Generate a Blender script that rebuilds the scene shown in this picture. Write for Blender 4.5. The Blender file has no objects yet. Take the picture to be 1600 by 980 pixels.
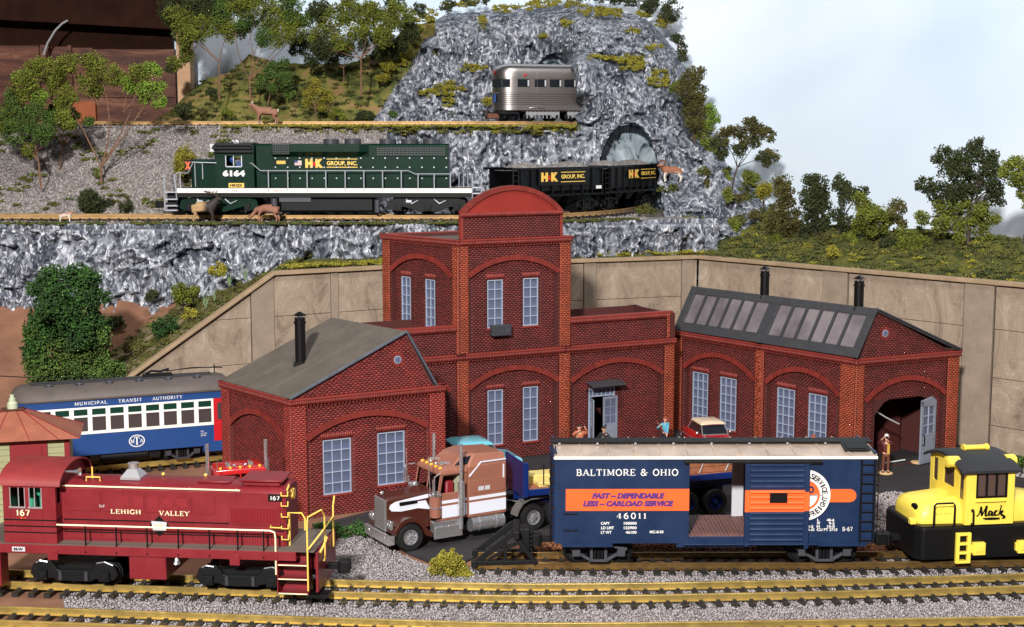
import bpy, bmesh, math, random
import numpy as np
from mathutils import Vector, Matrix, noise
random.seed(7); RNG = np.random.default_rng(11)
SC = bpy.context.scene
COL = SC.collection
R = math.radians
# ------------------------------------------------------------------ camera (1 unit = 1 cm of the layout)
CAMH, PITCH, FPX = 59.2, R(7.4), 2200.0
cam_d = bpy.data.cameras.new('camera'); cam = bpy.data.objects.new('camera', cam_d); COL.objects.link(cam)
cam.location = (0, 0, CAMH); cam.rotation_euler = (R(90) - PITCH, 0, 0)
cam_d.sensor_width = 36; cam_d.lens = 36 * FPX / 1600; cam_d.clip_start = 1; cam_d.clip_end = 3000
SC.camera = cam
# ------------------------------------------------------------------ world, lamps, exposure
W = bpy.data.worlds.new('World'); SC.world = W; W.use_nodes = True
bg = W.node_tree.nodes['Background']; bg.inputs[0].default_value = (.86, .92, 1, 1); bg.inputs[1].default_value = .085
def lamp(name, loc, aim, size, power, color=(1, 1, 1)):
    d = bpy.data.lights.new(name, 'AREA'); d.shape = 'DISK'; d.size = size; d.energy = power; d.color = color
    o = bpy.data.objects.new(name, d); COL.objects.link(o); o.location = loc
    o.rotation_euler = (Vector(aim) - Vector(loc)).to_track_quat('-Z', 'Y').to_euler()
    return o
lamp('flash_lamp', (-75, -170, 215), (0, 260, 20), 26, 2.9e6, (1, .97, .93))
lamp('ceiling_lamp', (20, 120, 300), (30, 385, 60), 60, .5e6, (1, .98, .96))
VS = SC.view_settings
VS.view_transform = 'Standard'; VS.look = 'None'; VS.exposure = 0; VS.gamma = 1; VS.use_curve_mapping = False
SC.cycles.max_bounces = 6; SC.cycles.diffuse_bounces = 3; SC.cycles.glossy_bounces = 3; SC.cycles.transmission_bounces = 4
SC.cycles.sample_clamp_indirect = 1.5; SC.cycles.caustics_reflective = False; SC.cycles.caustics_refractive = False
# ------------------------------------------------------------------ survey helpers: where a sight line meets a level or a distance
def _ray(px, py):
    x = (px - 800) / FPX; y = -(py - 490) / FPX
    return Vector((x, math.cos(PITCH) + y * math.sin(PITCH), -math.sin(PITCH) + y * math.cos(PITCH)))
def G(px, py, z=0.0):
    r = _ray(px, py); return r * ((z - CAMH) / r.z) + Vector((0, 0, CAMH))
def D(px, py, Y):
    r = _ray(px, py); return r * (Y / r.y) + Vector((0, 0, CAMH))
# ------------------------------------------------------------------ materials
def lin(c):
    return tuple((v / 255 / 12.92 if v / 255 <= .04045 else ((v / 255 + .055) / 1.055) ** 2.4) for v in c) + (1,)
MATS = {}
def M(name, rgb, rough=.5, metal=0., var=0., vs=1., bump=0., bs=4., island=0., spec=.5, rgb2=None, rvar=0., coat=0., alpha=None):
    m = bpy.data.materials.new(name); m.use_nodes = True; nt = m.node_tree; N = nt.nodes; L = nt.links
    b = N['Principled BSDF']; b.inputs['Roughness'].default_value = rough; b.inputs['Metallic'].default_value = metal
    b.inputs['Specular IOR Level'].default_value = spec
    if coat: b.inputs['Coat Weight'].default_value = coat; b.inputs['Coat Roughness'].default_value = .08
    c = lin(rgb); b.inputs['Base Color'].default_value = c
    tc = N.new('ShaderNodeTexCoord'); last = None
    if var or rgb2:
        n = N.new('ShaderNodeTexNoise'); n.inputs['Scale'].default_value = vs; n.inputs['Detail'].default_value = 6; n.inputs['Roughness'].default_value = .65
        L.new(tc.outputs['Object'], n.inputs['Vector'])
        mx = N.new('ShaderNodeMix'); mx.data_type = 'RGBA'
        r = N.new('ShaderNodeMapRange'); r.inputs[1].default_value = .36; r.inputs[2].default_value = .64
        L.new(n.outputs['Fac'], r.inputs[0]); L.new(r.outputs[0], mx.inputs[0])
        mx.inputs[6].default_value = c if rgb2 else tuple(v * (1 - var) for v in c[:3]) + (1,)
        mx.inputs[7].default_value = lin(rgb2) if rgb2 else tuple(min(1, v * (1 + var)) for v in c[:3]) + (1,)
        last = mx.outputs[2]
        if rvar:
            r2 = N.new('ShaderNodeMapRange'); r2.inputs[1].default_value = .3; r2.inputs[2].default_value = .7
            r2.inputs[3].default_value = max(.03, rough - rvar); r2.inputs[4].default_value = rough + rvar
            L.new(n.outputs['Fac'], r2.inputs[0]); L.new(r2.outputs[0], b.inputs['Roughness'])
    if island:
        g = N.new('ShaderNodeNewGeometry'); h = N.new('ShaderNodeHueSaturation')
        r = N.new('ShaderNodeMapRange'); r.inputs[3].default_value = 1 - island; r.inputs[4].default_value = 1 + island
        L.new(g.outputs['Random Per Island'], r.inputs[0]); L.new(r.outputs[0], h.inputs['Value'])
        if last: L.new(last, h.inputs['Color'])
        else: h.inputs['Color'].default_value = c
        last = h.outputs[0]
    if last: L.new(last, b.inputs['Base Color'])
    if bump:
        n2 = N.new('ShaderNodeTexNoise'); n2.inputs['Scale'].default_value = bs; n2.inputs['Detail'].default_value = 5
        L.new(tc.outputs['Object'], n2.inputs['Vector'])
        bp = N.new('ShaderNodeBump'); bp.inputs['Strength'].default_value = bump; bp.inputs['Distance'].default_value = .2
        L.new(n2.outputs['Fac'], bp.inputs['Height']); L.new(bp.outputs[0], b.inputs['Normal'])
    MATS[name] = m
    return m
def ramp_mat(name, stops, scale, warp=2.0, rough=.8, bump=.6, bs=5., detail=8, stretch=(1, 1, 1), spec=.3, rgh=.72):
    """mottled paint: a noise, domain-warped, run through several colours"""
    m = bpy.data.materials.new(name); m.use_nodes = True; nt = m.node_tree; N = nt.nodes; L = nt.links
    b = N['Principled BSDF']; b.inputs['Roughness'].default_value = rough; b.inputs['Specular IOR Level'].default_value = spec
    tc = N.new('ShaderNodeTexCoord'); mp = N.new('ShaderNodeMapping'); mp.inputs['Scale'].default_value = stretch
    L.new(tc.outputs['Object'], mp.inputs[0])
    n = N.new('ShaderNodeTexNoise'); n.inputs['Scale'].default_value = scale; n.inputs['Detail'].default_value = detail
    n.inputs['Roughness'].default_value = rgh; n.inputs['Distortion'].default_value = warp
    L.new(mp.outputs[0], n.inputs['Vector'])
    cr = N.new('ShaderNodeValToRGB'); e = cr.color_ramp.elements
    while len(e) < len(stops): e.new(.5)
    for k, (p, c) in enumerate(stops): e[k].position = p; e[k].color = lin(c)
    L.new(n.outputs['Fac'], cr.inputs[0]); L.new(cr.outputs[0], b.inputs['Base Color'])
    n2 = N.new('ShaderNodeTexNoise'); n2.inputs['Scale'].default_value = bs; n2.inputs['Detail'].default_value = 6
    L.new(tc.outputs['Object'], n2.inputs['Vector'])
    bp = N.new('ShaderNodeBump'); bp.inputs['Strength'].default_value = bump; bp.inputs['Distance'].default_value = .3
    L.new(n2.outputs['Fac'], bp.inputs['Height']); L.new(bp.outputs[0], b.inputs['Normal'])
    return m
# ------------------------------------------------------------------ mesh builder
class MB:
    def __init__(s): s.v = []; s.f = []; s.T = None
    def add(s, vs, fs):
        o = len(s.v)
        if s.T is not None: vs = [tuple(s.T @ Vector(p)) for p in vs]
        s.v += [tuple(p) for p in vs]; s.f += [tuple(o + i for i in f) for f in fs]; return s
    def box(s, x0, x1, y0, y1, z0, z1):
        return s.add([(x, y, z) for z in (z0, z1) for y in (y0, y1) for x in (x0, x1)],
                     [(0, 2, 3, 1), (4, 5, 7, 6), (0, 1, 5, 4), (2, 6, 7, 3), (0, 4, 6, 2), (1, 3, 7, 5)])
    def prism(s, pts, ax, a, b):
        f = {'x': lambda p, t: (t, p[0], p[1]), 'y': lambda p, t: (p[0], t, p[1]), 'z': lambda p, t: (p[0], p[1], t)}[ax]
        n = len(pts)
        return s.add([f(p, a) for p in pts] + [f(p, b) for p in pts],
                     [tuple(range(n)), tuple(range(2 * n - 1, n - 1, -1))] + [(i, i + n, (i + 1) % n + n, (i + 1) % n) for i in range(n)])
    def loft(s, rings, cap=True, closed=True):
        n = len(rings[0]); vs = [p for r in rings for p in r]; fs = []
        for k in range(len(rings) - 1):
            for i in range(n if closed else n - 1):
                j = (i + 1) % n; fs.append((k * n + i, k * n + j, (k + 1) * n + j, (k + 1) * n + i))
        if cap: fs += [tuple(range(n - 1, -1, -1)), tuple(range((len(rings) - 1) * n, len(rings) * n))]
        return s.add(vs, fs)
    def cyl(s, p0, p1, r0, r1=None, n=14):
        p0, p1 = Vector(p0), Vector(p1); r1 = r0 if r1 is None else r1
        d = (p1 - p0).normalized(); a = d.orthogonal().normalized(); b = d.cross(a)
        ring = lambda c, r: [tuple(c + (a * math.cos(t) + b * math.sin(t)) * r) for t in [2 * math.pi * i / n for i in range(n)]]
        return s.loft([ring(p0, r0), ring(p1, r1)])
    def tube(s, pts, r, n=6, rs=None):
        P = [Vector(p) for p in pts]; rings = []; up = None
        for i, p in enumerate(P):
            d = (P[min(i + 1, len(P) - 1)] - P[max(i - 1, 0)]).normalized()
            if up is None: up = d.orthogonal().normalized()
            a = (up - d * up.dot(d))
            a = a.normalized() if a.length > 1e-4 else d.orthogonal().normalized()
            up = a; b = d.cross(a); rr = rs[i] if rs else r
            rings.append([tuple(p + (a * math.cos(t) + b * math.sin(t)) * rr) for t in [2 * math.pi * k / n for k in range(n)]])
        return s.loft(rings)
    def lathe(s, prof, c=(0, 0, 0), ax='z', n=20):
        rings = []
        for r, h in prof:
            rg = []
            for i in range(n):
                t = 2 * math.pi * i / n; x, y = r * math.cos(t), r * math.sin(t)
                rg.append({'z': (c[0] + x, c[1] + y, c[2] + h), 'y': (c[0] + x, c[1] + h, c[2] + y), 'x': (c[0] + h, c[1] + x, c[2] + y)}[ax])
            rings.append(rg)
        return s.loft(rings)
    def ball(s, c, r, nu=12, nv=8):
        r = (r, r, r) if not hasattr(r, '__len__') else r
        rings = [[(c[0] + r[0] * math.sin(a) * math.cos(t), c[1] + r[1] * math.sin(a) * math.sin(t), c[2] - r[2] * math.cos(a))
                  for t in [2 * math.pi * i / nu for i in range(nu)]] for a in [math.pi * (.02 + .96 * k / nv) for k in range(nv + 1)]]
        return s.loft(rings)
    def build(s, name, mat, parent=None, smooth=None, bevel=0, label=None, seg=1, recalc=True):
        me = bpy.data.meshes.new(name); me.from_pydata(s.v, [], s.f)
        if recalc and len(s.f) < 30000:
            bm = bmesh.new(); bm.from_mesh(me); bmesh.ops.recalc_face_normals(bm, faces=bm.faces); bm.to_mesh(me); bm.free()
        if smooth is not False:
            me.shade_smooth(); me.set_sharp_from_angle(angle=R(smooth if smooth else 35))
        me.materials.append(mat); o = bpy.data.objects.new(name, me); COL.objects.link(o)
        if parent: o.parent = parent
        if label: o['label'] = label
        if bevel:
            b = o.modifiers.new('bevel', 'BEVEL'); b.width = bevel; b.segments = seg; b.limit_method = 'ANGLE'; b.angle_limit = R(40); b.harden_normals = False
        return o
def soup(name, V, Fc, mat, parent=None, smooth=False):
    """fast mesh from numpy arrays; every face has the same number of corners"""
    V = np.asarray(V, np.float32); Fc = np.asarray(Fc, np.int32); k = Fc.shape[1]
    me = bpy.data.meshes.new(name); me.vertices.add(len(V)); me.vertices.foreach_set('co', V.ravel())
    me.loops.add(Fc.size); me.loops.foreach_set('vertex_index', Fc.ravel())
    me.polygons.add(len(Fc)); me.polygons.foreach_set('loop_start', np.arange(0, Fc.size, k, dtype=np.int32))
    me.polygons.foreach_set('loop_total', np.full(len(Fc), k, np.int32))
    me.update(calc_edges=True); me.validate()
    if smooth: me.shade_smooth()
    me.materials.append(mat); o = bpy.data.objects.new(name, me); COL.objects.link(o)
    if parent: o.parent = parent
    return o
def tag(o, label=None, cat=None, group=None, kind=None):
    if label: o['label'] = label
    if cat: o['category'] = cat
    if group: o['group'] = group
    if kind: o['kind'] = kind
    return o
def thing(name, label, cat, loc=(0, 0, 0), rz=0., group=None):
    o = bpy.data.objects.new(name, None); COL.objects.link(o); o.location = loc; o.rotation_euler = (0, 0, rz); o.empty_display_size = 1
    return tag(o, label, cat, group)
def dup(o, parent=None):
    c = o.copy(); COL.objects.link(c); c.parent = parent
    for ch in [x for x in o.children]: dup(ch, c)
    return c
def twin(o, loc, parent):
    c = o.copy(); COL.objects.link(c); c.parent = parent; c.location = loc
    for ch in list(o.children): k = ch.copy(); COL.objects.link(k); k.parent = c
    return c
# little solids scattered in numbers
OCT_V = np.array([(1, 0, 0), (-1, 0, 0), (0, 1, 0), (0, -1, 0), (0, 0, 1), (0, 0, -1)], float)
OCT_F = np.array([(0, 2, 4), (2, 1, 4), (1, 3, 4), (3, 0, 4), (2, 0, 5), (1, 2, 5), (3, 1, 5), (0, 3, 5)])
TET_V = np.array([(1, 1, 1), (-1, -1, 1), (-1, 1, -1), (1, -1, -1)], float) * .7
TET_F = np.array([(0, 2, 1), (0, 1, 3), (0, 3, 2), (1, 2, 3)])
def rotmats(n):
    q = RNG.normal(size=(n, 4)); q /= np.linalg.norm(q, axis=1)[:, None]; w, x, y, z = q.T
    return np.stack([1 - 2 * (y * y + z * z), 2 * (x * y - z * w), 2 * (x * z + y * w), 2 * (x * y + z * w), 1 - 2 * (x * x + z * z), 2 * (y * z - x * w),
                     2 * (x * z - y * w), 2 * (y * z + x * w), 1 - 2 * (x * x + y * y)], 1).reshape(n, 3, 3)
def bits(P, size, kind='oct', jit=.3):
    P = np.asarray(P, float); n = len(P); V0, F0 = (OCT_V, OCT_F) if kind == 'oct' else (TET_V, TET_F)
    s = np.asarray(size) * np.ones(n); sh = V0[None] * RNG.uniform(1 - jit, 1 + jit, (n, len(V0), 1))
    sh = sh * RNG.uniform(.6, 1.15, (n, 1, 3))
    v = np.einsum('nij,nkj->nki', rotmats(n), sh) * s[:, None, None] + P[:, None]
    f = F0[None] + (np.arange(n) * len(V0))[:, None, None]
    return v.reshape(-1, 3), f.reshape(-1, 3)
def scatter(name, P, size, mat, kind='oct', parent=None, jit=.3):
    v, f = bits(P, size, kind, jit); return soup(name, v, f, mat, parent)
# ------------------------------------------------------------------ lettering
def flat_text(name, s, parent, loc, ex, ey, height, width, mat, shear=0., bold=0., char=None, lift=.02):
    """sans lettering: loc = centre, ex / ey = reading and upward directions in the parent's frame"""
    cu = bpy.data.curves.new(name, 'FONT'); cu.body = s; cu.size = 1; cu.shear = shear; cu.offset = bold
    cu.align_x = 'LEFT'; cu.resolution_u = 3; cu.extrude = .01
    if char: cu.space_character = char
    o = bpy.data.objects.new(name, cu); me = bpy.data.meshes.new_from_object(o); bpy.data.objects.remove(o); bpy.data.curves.remove(cu)
    v = np.empty(len(me.vertices) * 3); me.vertices.foreach_get('co', v); v = v.reshape(-1, 3)
    return _place_text(me, v, name, parent, loc, ex, ey, height, width, mat, lift)
def _place_text(me, v, name, parent, loc, ex, ey, height, width, mat, lift):
    lo, hi = v.min(0), v.max(0); ex, ey = Vector(ex).normalized(), Vector(ey).normalized(); n = ex.cross(ey)
    a = (v[:, 0] - (lo[0] + hi[0]) / 2) * (width / (hi[0] - lo[0])); b = (v[:, 1] - (lo[1] + hi[1]) / 2) * (height / (hi[1] - lo[1]))
    c = (v[:, 2] - lo[2]) / max(1e-6, hi[2] - lo[2]) * lift
    w = np.outer(a, ex) + np.outer(b, ey) + np.outer(c, n) + np.array(loc)
    me.vertices.foreach_set('co', w.ravel()); me.update(); me.materials.clear(); me.materials.append(mat); me.name = name
    o = bpy.data.objects.new(name, me); COL.objects.link(o); o.parent = parent; return o
def arc(cx, cy, rx, ry, a0, a1, n=10): return [(cx + rx * math.cos(R(a0 + (a1 - a0) * i / n)), cy + ry * math.sin(R(a0 + (a1 - a0) * i / n))) for i in range(n + 1)]
# glyph: width, thick strokes, thin strokes, serif spots (x, y)
GL = {
 'A': (.9, [[(.45, 1), (.82, 0)]], [[(.45, 1), (.1, 0)], [(.22, .33), (.68, .33)]], [(.1, 0), (.82, 0)]),
 'B': (.75, [[(.15, 0), (.15, 1)], arc(.35, .74, .27, .26, 90, -90), arc(.36, .26, .32, .26, 90, -90)], [[(.1, 1), (.36, 1)], [(.1, .5), (.36, .5)], [(.1, 0), (.36, 0)]], [(.15, 0), (.15, 1)]),
 'C': (.8, [arc(.45, .5, .38, .5, 45, 315, 18)], [[(.72, .98), (.72, .7)]], []),
 'E': (.75, [[(.18, 0), (.18, 1)]], [[(.1, 1), (.68, 1), (.68, .8)], [(.18, .5), (.52, .5), ], [(.52, .4), (.52, .62)], [(.1, 0), (.7, 0), (.7, .22)]], [(.18, 0), (.18, 1)]),
 'F': (.7, [[(.18, 0), (.18, 1)]], [[(.1, 1), (.66, 1), (.66, .8)], [(.18, .5), (.5, .5)]], [(.18, 0), (.18, 1)]),
 'G': (.85, [arc(.45, .5, .38, .5, 45, 330, 18), [(.74, 0), (.74, .4)]], [[(.55, .4), (.86, .4)], [(.72, .98), (.72, .72)]], []),
 'H': (.95, [[(.18, 0), (.18, 1)], [(.77, 0), (.77, 1)]], [[(.18, .5), (.77, .5)]], [(.18, 0), (.18, 1), (.77, 0), (.77, 1)]),
 'I': (.42, [[(.21, 0), (.21, 1)]], [], [(.21, 0), (.21, 1)]),
 'L': (.75, [[(.18, 0), (.18, 1)]], [[(.1, 0), (.7, 0), (.7, .28)]], [(.18, 0), (.18, 1)]),
 'M': (1.1, [[(.2, 1), (.55, .1)], [(.92, 0), (.92, 1)]], [[(.17, 0), (.17, 1)], [(.55, .1), (.9, 1)]], [(.17, 0), (.92, 0), (.15, 1), (.94, 1)]),
 'N': (.95, [[(.2, 1), (.75, 0)]], [[(.17, 0), (.17, 1)], [(.77, 0), (.77, 1)]], [(.17, 0), (.15, 1), (.77, 1)]),
 'O': (.9, [arc(.45, .5, .37, .5, 50, 310, 14), arc(.45, .5, .37, .5, -50, 50, 8)], [], []),
 'P': (.75, [[(.18, 0), (.18, 1)], arc(.38, .72, .29, .28, 90, -90)], [[(.1, 1), (.38, 1)], [(.18, .44), (.38, .44)]], [(.18, 0), (.18, 1)]),
 'R': (.85, [[(.18, 0), (.18, 1)], arc(.38, .74, .28, .26, 90, -90), [(.42, .48), (.76, 0)]], [[(.1, 1), (.38, 1)], [(.18, .48), (.4, .48)]], [(.18, 0), (.18, 1), (.78, 0)]),
 'S': (.7, [arc(.36, .74, .24, .26, 30, 270, 10)[0:] + arc(.36, .26, .26, .26, 90, -150, 10)], [[(.6, .98), (.6, .76)], [(.1, .02), (.1, .26)]], []),
 'T': (.8, [[(.4, 0), (.4, 1)]], [[(.06, .76), (.06, 1), (.74, 1), (.74, .76)]], [(.4, 0)]),
 'U': (.9, [[(.18, 1), (.18, .35)] + arc(.46, .32, .28, .32, 180, 360, 10)], [[(.74, .3), (.74, 1)]], [(.18, 1), (.74, 1)]),
 'V': (.9, [[(.12, 1), (.45, 0)]], [[(.45, 0), (.8, 1)]], [(.12, 1), (.8, 1)]),
 'Y': (.9, [[(.12, 1), (.45, .48)], [(.45, 0), (.45, .5)]], [[(.45, .48), (.8, 1)]], [(.12, 1), (.8, 1), (.45, 0)]),
 '&': (.95, [arc(.38, .76, .2, .24, -30, 180, 10) + [(.8, 0)], arc(.36, .27, .28, .27, 110, 330, 12)], [[(.6, .1), (.84, .5)], [(.5, .6), (.3, .5)]], [(.84, .5)]),
 '0': (.8, [arc(.4, .5, .3, .5, 0, 360, 18)], [], []), '1': (.5, [[(.26, 0), (.26, 1)]], [[(.26, .98), (.08, .78)]], [(.26, 0)]),
 '4': (.8, [[(.55, 0), (.55, 1)]], [[(.55, .98), (.08, .3), (.76, .3)]], [(.55, 0)]), '6': (.8, [arc(.4, .3, .28, .3, 0, 360, 14), arc(.62, .42, .5, .56, 175, 95, 8)], [], []),
 '7': (.75, [[(.66, .98), (.3, 0)]], [[(.1, .78), (.1, 1), (.7, 1)]], []), '-': (.5, [[(.08, .4), (.42, .4)]], [], []), 'K': (.85, [[(.18, 0), (.18, 1)], [(.34, .5), (.76, 0)]], [[(.18, .35), (.7, 1)]], [(.18, 0), (.18, 1), (.78, 0), (.7, 1)]),
 'X': (.85, [[(.12, 1), (.72, 0)]], [[(.72, 1), (.12, 0)]], []), ' ': (.5, [], [], []), '.': (.3, [[(.1, .05), (.2, .05)]], [], []),
}
def serif_text(name, s, parent, loc, ex, ey, height, width, mat, thick=.17, thin=.09, gap=.12, serif=.34, lift=.02):
    V = []; F = []; x = 0
    def strip(pts, w):
        P = [Vector((p[0] + x, p[1])) for p in pts]; o = len(V); n = len(P)
        for z in (0, .02):
            for i, p in enumerate(P):
                d = (P[min(i + 1, n - 1)] - P[max(i - 1, 0)]).normalized(); q = Vector((-d.y, d.x)) * w / 2
                V.append((*(p + q), z)); V.append((*(p - q), z))
        for i in range(n - 1):
            a = o + 2 * n + 2 * i; F.append((a, a + 1, a + 3, a + 2))
            for k in (0, 1): F.append((o + 2 * i + k, o + 2 * i + 2 + k, o + 2 * n + 2 * i + 2 + k, o + 2 * n + 2 * i + k))
    for ch in s:
        w, tk, tn, sf = GL[ch]
        for p in tk: strip(p, thick)
        for p in tn: strip(p, thin)
        for a, b in sf:
            if serif: strip([(a - serif / 2, b + (.035 if b < .5 else -.035)), (a + serif / 2, b + (.035 if b < .5 else -.035))], .08)
        x += w + gap
    me = bpy.data.meshes.new(name); me.from_pydata(V, [], F)
    return _place_text(me, np.array(V), name, parent, loc, ex, ey, height, width, mat, lift)
# ================================================================== materials
M('tan_dirt', (134, 94, 72), .9, var=.22, vs=.12, bump=.5, bs=2.5)
M('gravel_grey', (164, 157, 158), .9, island=.28, spec=.2)
M('gravel_talus', (160, 152, 150), .9, island=.45, spec=.2)
M('gravel_rust', (136, 86, 56), .9, island=.45)
M('asphalt', (44, 41, 44), .75, var=.25, vs=.3, bump=.5, bs=9)
M('brass', (206, 178, 104), .36, metal=.7, var=.16, vs=.35, rvar=.1)
M('old_brass', (132, 104, 62), .42, metal=.7, var=.35, vs=.3)
M('dull_brass', (186, 150, 102), .5, metal=.5, var=.2, vs=.3)
M('tie_plastic', (38, 34, 33), .55, var=.3, vs=.6, bump=.3, bs=6)
MATS['concrete'] = ramp_mat('concrete', [(.36, (122, 106, 92)), (.45, (150, 132, 115)), (.54, (160, 142, 124)), (.66, (182, 166, 148))], .16, warp=1.0, bump=.4, bs=3, rough=.85, stretch=(1, 1, .55), rgh=.8)
M('concrete_pier', (146, 130, 114), .8, var=.14, vs=.2, bump=.3, bs=4)
M('coping', (160, 136, 108), .8, var=.14, vs=.3, bump=.3, bs=5)
M('joint_dark', (62, 54, 46), .9)
MATS['plank_brown'] = ramp_mat('plank_brown', [(.34, (40, 21, 15)), (.48, (78, 42, 30)), (.56, (98, 58, 42)), (.68, (128, 88, 68))], .16, warp=.8, bump=.3, bs=2, rough=.55, stretch=(.35, 1, 2.2))
M('beam_dark', (40, 21, 14), .85, spec=.1, var=.3, vs=.15)
M('stud_pale', (204, 160, 122), .6, var=.12, vs=.2)
M('orange_wood', (150, 74, 30), .6, var=.2, vs=.2)
M('cable_grey', (150, 150, 152), .5)
M('leaf_olive', (116, 124, 40), .85, var=.35, vs=.35, island=.5)
M('leaf_dark', (62, 70, 32), .85, var=.35, vs=.35, island=.5)
M('leaf_green', (82, 108, 42), .85, var=.3, vs=.35, island=.5)
M('leaf_brown', (92, 88, 40), .85, var=.35, vs=.3, island=.5)
M('leaf_lime', (124, 150, 50), .85, var=.25, vs=.4, island=.4)
M('leaf_deep', (50, 84, 30), .8, var=.4, vs=.25, island=.5)
M('moss_yellow', (156, 148, 50), .9, var=.3, vs=1.2, island=.45)
M('moss_olive', (146, 138, 44), .9, var=.3, vs=.5, island=.4)
M('grass_mix', (104, 106, 44), .9, var=.45, vs=.25, island=.5, rgb2=(74, 76, 34))
M('bark', (120, 88, 68), .85, var=.25, vs=1.5)
M('bark_dark', (70, 58, 54), .85, var=.25, vs=1.5)
M('straw', (128, 150, 110), .8, island=.3)
M('black_paint', (13, 13, 15), .4, spec=.35); M('black_plastic', (17, 17, 19), .5, spec=.3, bump=.15, bs=8); M('dark_grey', (62, 62, 68), .45)
M('truck_grey', (66, 67, 74), .5, var=.12, vs=1); M('chrome', (236, 236, 240), .16, metal=.85, bump=.7, bs=1.5); M('silver', (205, 205, 210), .32, metal=.7)
M('white_paint', (238, 236, 232), .4); M('cream_letter', (255, 238, 196), .45); M('yellow_letter', (245, 205, 96), .45); M('gold_letter', (240, 196, 90), .5)
M('rubber', (24, 23, 24), .6, bump=.1, bs=6); M('glass_dark', (30, 34, 40), .08, spec=.8); M('glass_brown', (84, 68, 62), .12, spec=.7)
def rock_mat():
    """mid grey plaster, white dry-brushed streaks, black washed cracks"""
    m = bpy.data.materials.new('rock'); m.use_nodes = True; nt = m.node_tree; N = nt.nodes; L = nt.links; b = N['Principled BSDF']; b.inputs['Roughness'].default_value = .72; b.inputs['Specular IOR Level'].default_value = .22
    tc = N.new('ShaderNodeTexCoord')
    def nz(scale, typ, dist, st=(1, 1, 1), rot=0., det=6):
        mp = N.new('ShaderNodeMapping'); mp.inputs['Scale'].default_value = st; mp.inputs['Rotation'].default_value = (0, rot, 0); L.new(tc.outputs['Object'], mp.inputs[0])
        n = N.new('ShaderNodeTexNoise'); n.noise_type = typ; n.inputs['Scale'].default_value = scale; n.inputs['Detail'].default_value = det; n.inputs['Distortion'].default_value = dist; L.new(mp.outputs[0], n.inputs['Vector']); return n.outputs['Fac']
    def rng(f, a, c):
        r = N.new('ShaderNodeMapRange'); r.inputs[1].default_value = a; r.inputs[2].default_value = c; L.new(f, r.inputs[0]); return r.outputs[0]
    def mix(f, a, c, k=1.):
        if k < 1: mm_ = N.new('ShaderNodeMath'); mm_.operation = 'MULTIPLY'; mm_.inputs[1].default_value = k; L.new(f, mm_.inputs[0]); f = mm_.outputs[0]
        x = N.new('ShaderNodeMix'); x.data_type = 'RGBA'; L.new(f, x.inputs[0])
        for k, v in ((6, a), (7, c)):
            if isinstance(v, tuple): x.inputs[k].default_value = lin(v)
            else: L.new(v, x.inputs[k])
        return x.outputs[2]
    base = mix(rng(nz(.12, 'FBM', .6), .4, .6), (74, 79, 90), (112, 115, 122))
    base = mix(rng(nz(.36, 'FBM', 1.2, (1, 1, .6), .5), .46, .62), base, (158, 161, 168))
    base = mix(rng(nz(.42, 'FBM', 2.2, (1.6, 1, .6), .6, 9), .55, .62), base, (222, 223, 228), .75)
    base = mix(rng(nz(.36, 'FBM', 2.4, (1.5, 1, .6), -.5, 9), .53, .62), base, (40, 42, 52), .85)
    L.new(base, b.inputs['Base Color'])
    bp = N.new('ShaderNodeBump'); bp.inputs['Strength'].default_value = 1; bp.inputs['Distance'].default_value = .28; L.new(nz(.8, 'FBM', 1.5, (1.5, 1, .7), .5, 8), bp.inputs['Height']); L.new(bp.outputs[0], b.inputs['Normal'])
    return m
ROCK = rock_mat()
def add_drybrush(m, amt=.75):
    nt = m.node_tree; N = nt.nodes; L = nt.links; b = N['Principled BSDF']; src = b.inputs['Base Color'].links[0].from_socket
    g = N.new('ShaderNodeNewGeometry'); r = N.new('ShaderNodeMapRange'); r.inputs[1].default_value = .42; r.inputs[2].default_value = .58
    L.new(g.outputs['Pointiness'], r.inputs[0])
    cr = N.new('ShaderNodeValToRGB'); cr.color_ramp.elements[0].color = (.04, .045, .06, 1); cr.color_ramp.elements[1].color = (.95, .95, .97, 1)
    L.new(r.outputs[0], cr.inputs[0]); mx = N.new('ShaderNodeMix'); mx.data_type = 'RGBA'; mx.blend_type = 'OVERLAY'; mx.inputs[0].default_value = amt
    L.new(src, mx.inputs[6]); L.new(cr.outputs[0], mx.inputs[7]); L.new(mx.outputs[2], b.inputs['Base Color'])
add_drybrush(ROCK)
HILL = ramp_mat('hill_scrub', [(.36, (60, 66, 36)), (.46, (98, 102, 50)), (.54, (128, 120, 62)), (.63, (150, 116, 84))], .12, warp=1.2, bump=.8, bs=1.5, rough=.9)
BANKG = ramp_mat('grass_bank', [(.36, (44, 50, 24)), (.48, (76, 80, 34)), (.58, (102, 100, 42)), (.68, (104, 78, 50))], .2, warp=.8, bump=1, bs=2, rough=.95)
LINER = ramp_mat('tunnel_plaster', [(.40, (60, 70, 80)), (.455, (150, 165, 176)), (.56, (178, 192, 200)), (.7, (206, 214, 218))], .12, warp=4, bump=.3, bs=2, rough=.6)
GTOP = ramp_mat('ledge_gravel', [(.38, (92, 86, 84)), (.5, (140, 132, 128)), (.62, (172, 166, 160))], 1.4, warp=.3, bump=1, bs=4, rough=.9)
SKY = ramp_mat('sky_paint', [(.34, (204, 222, 240)), (.46, (216, 231, 246)), (.58, (226, 238, 250)), (.7, (236, 243, 251))], .014, warp=.5, bump=.05, bs=1, detail=3, rough=.85, stretch=(.7, .7, 1.3), rgh=.5)
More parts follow.
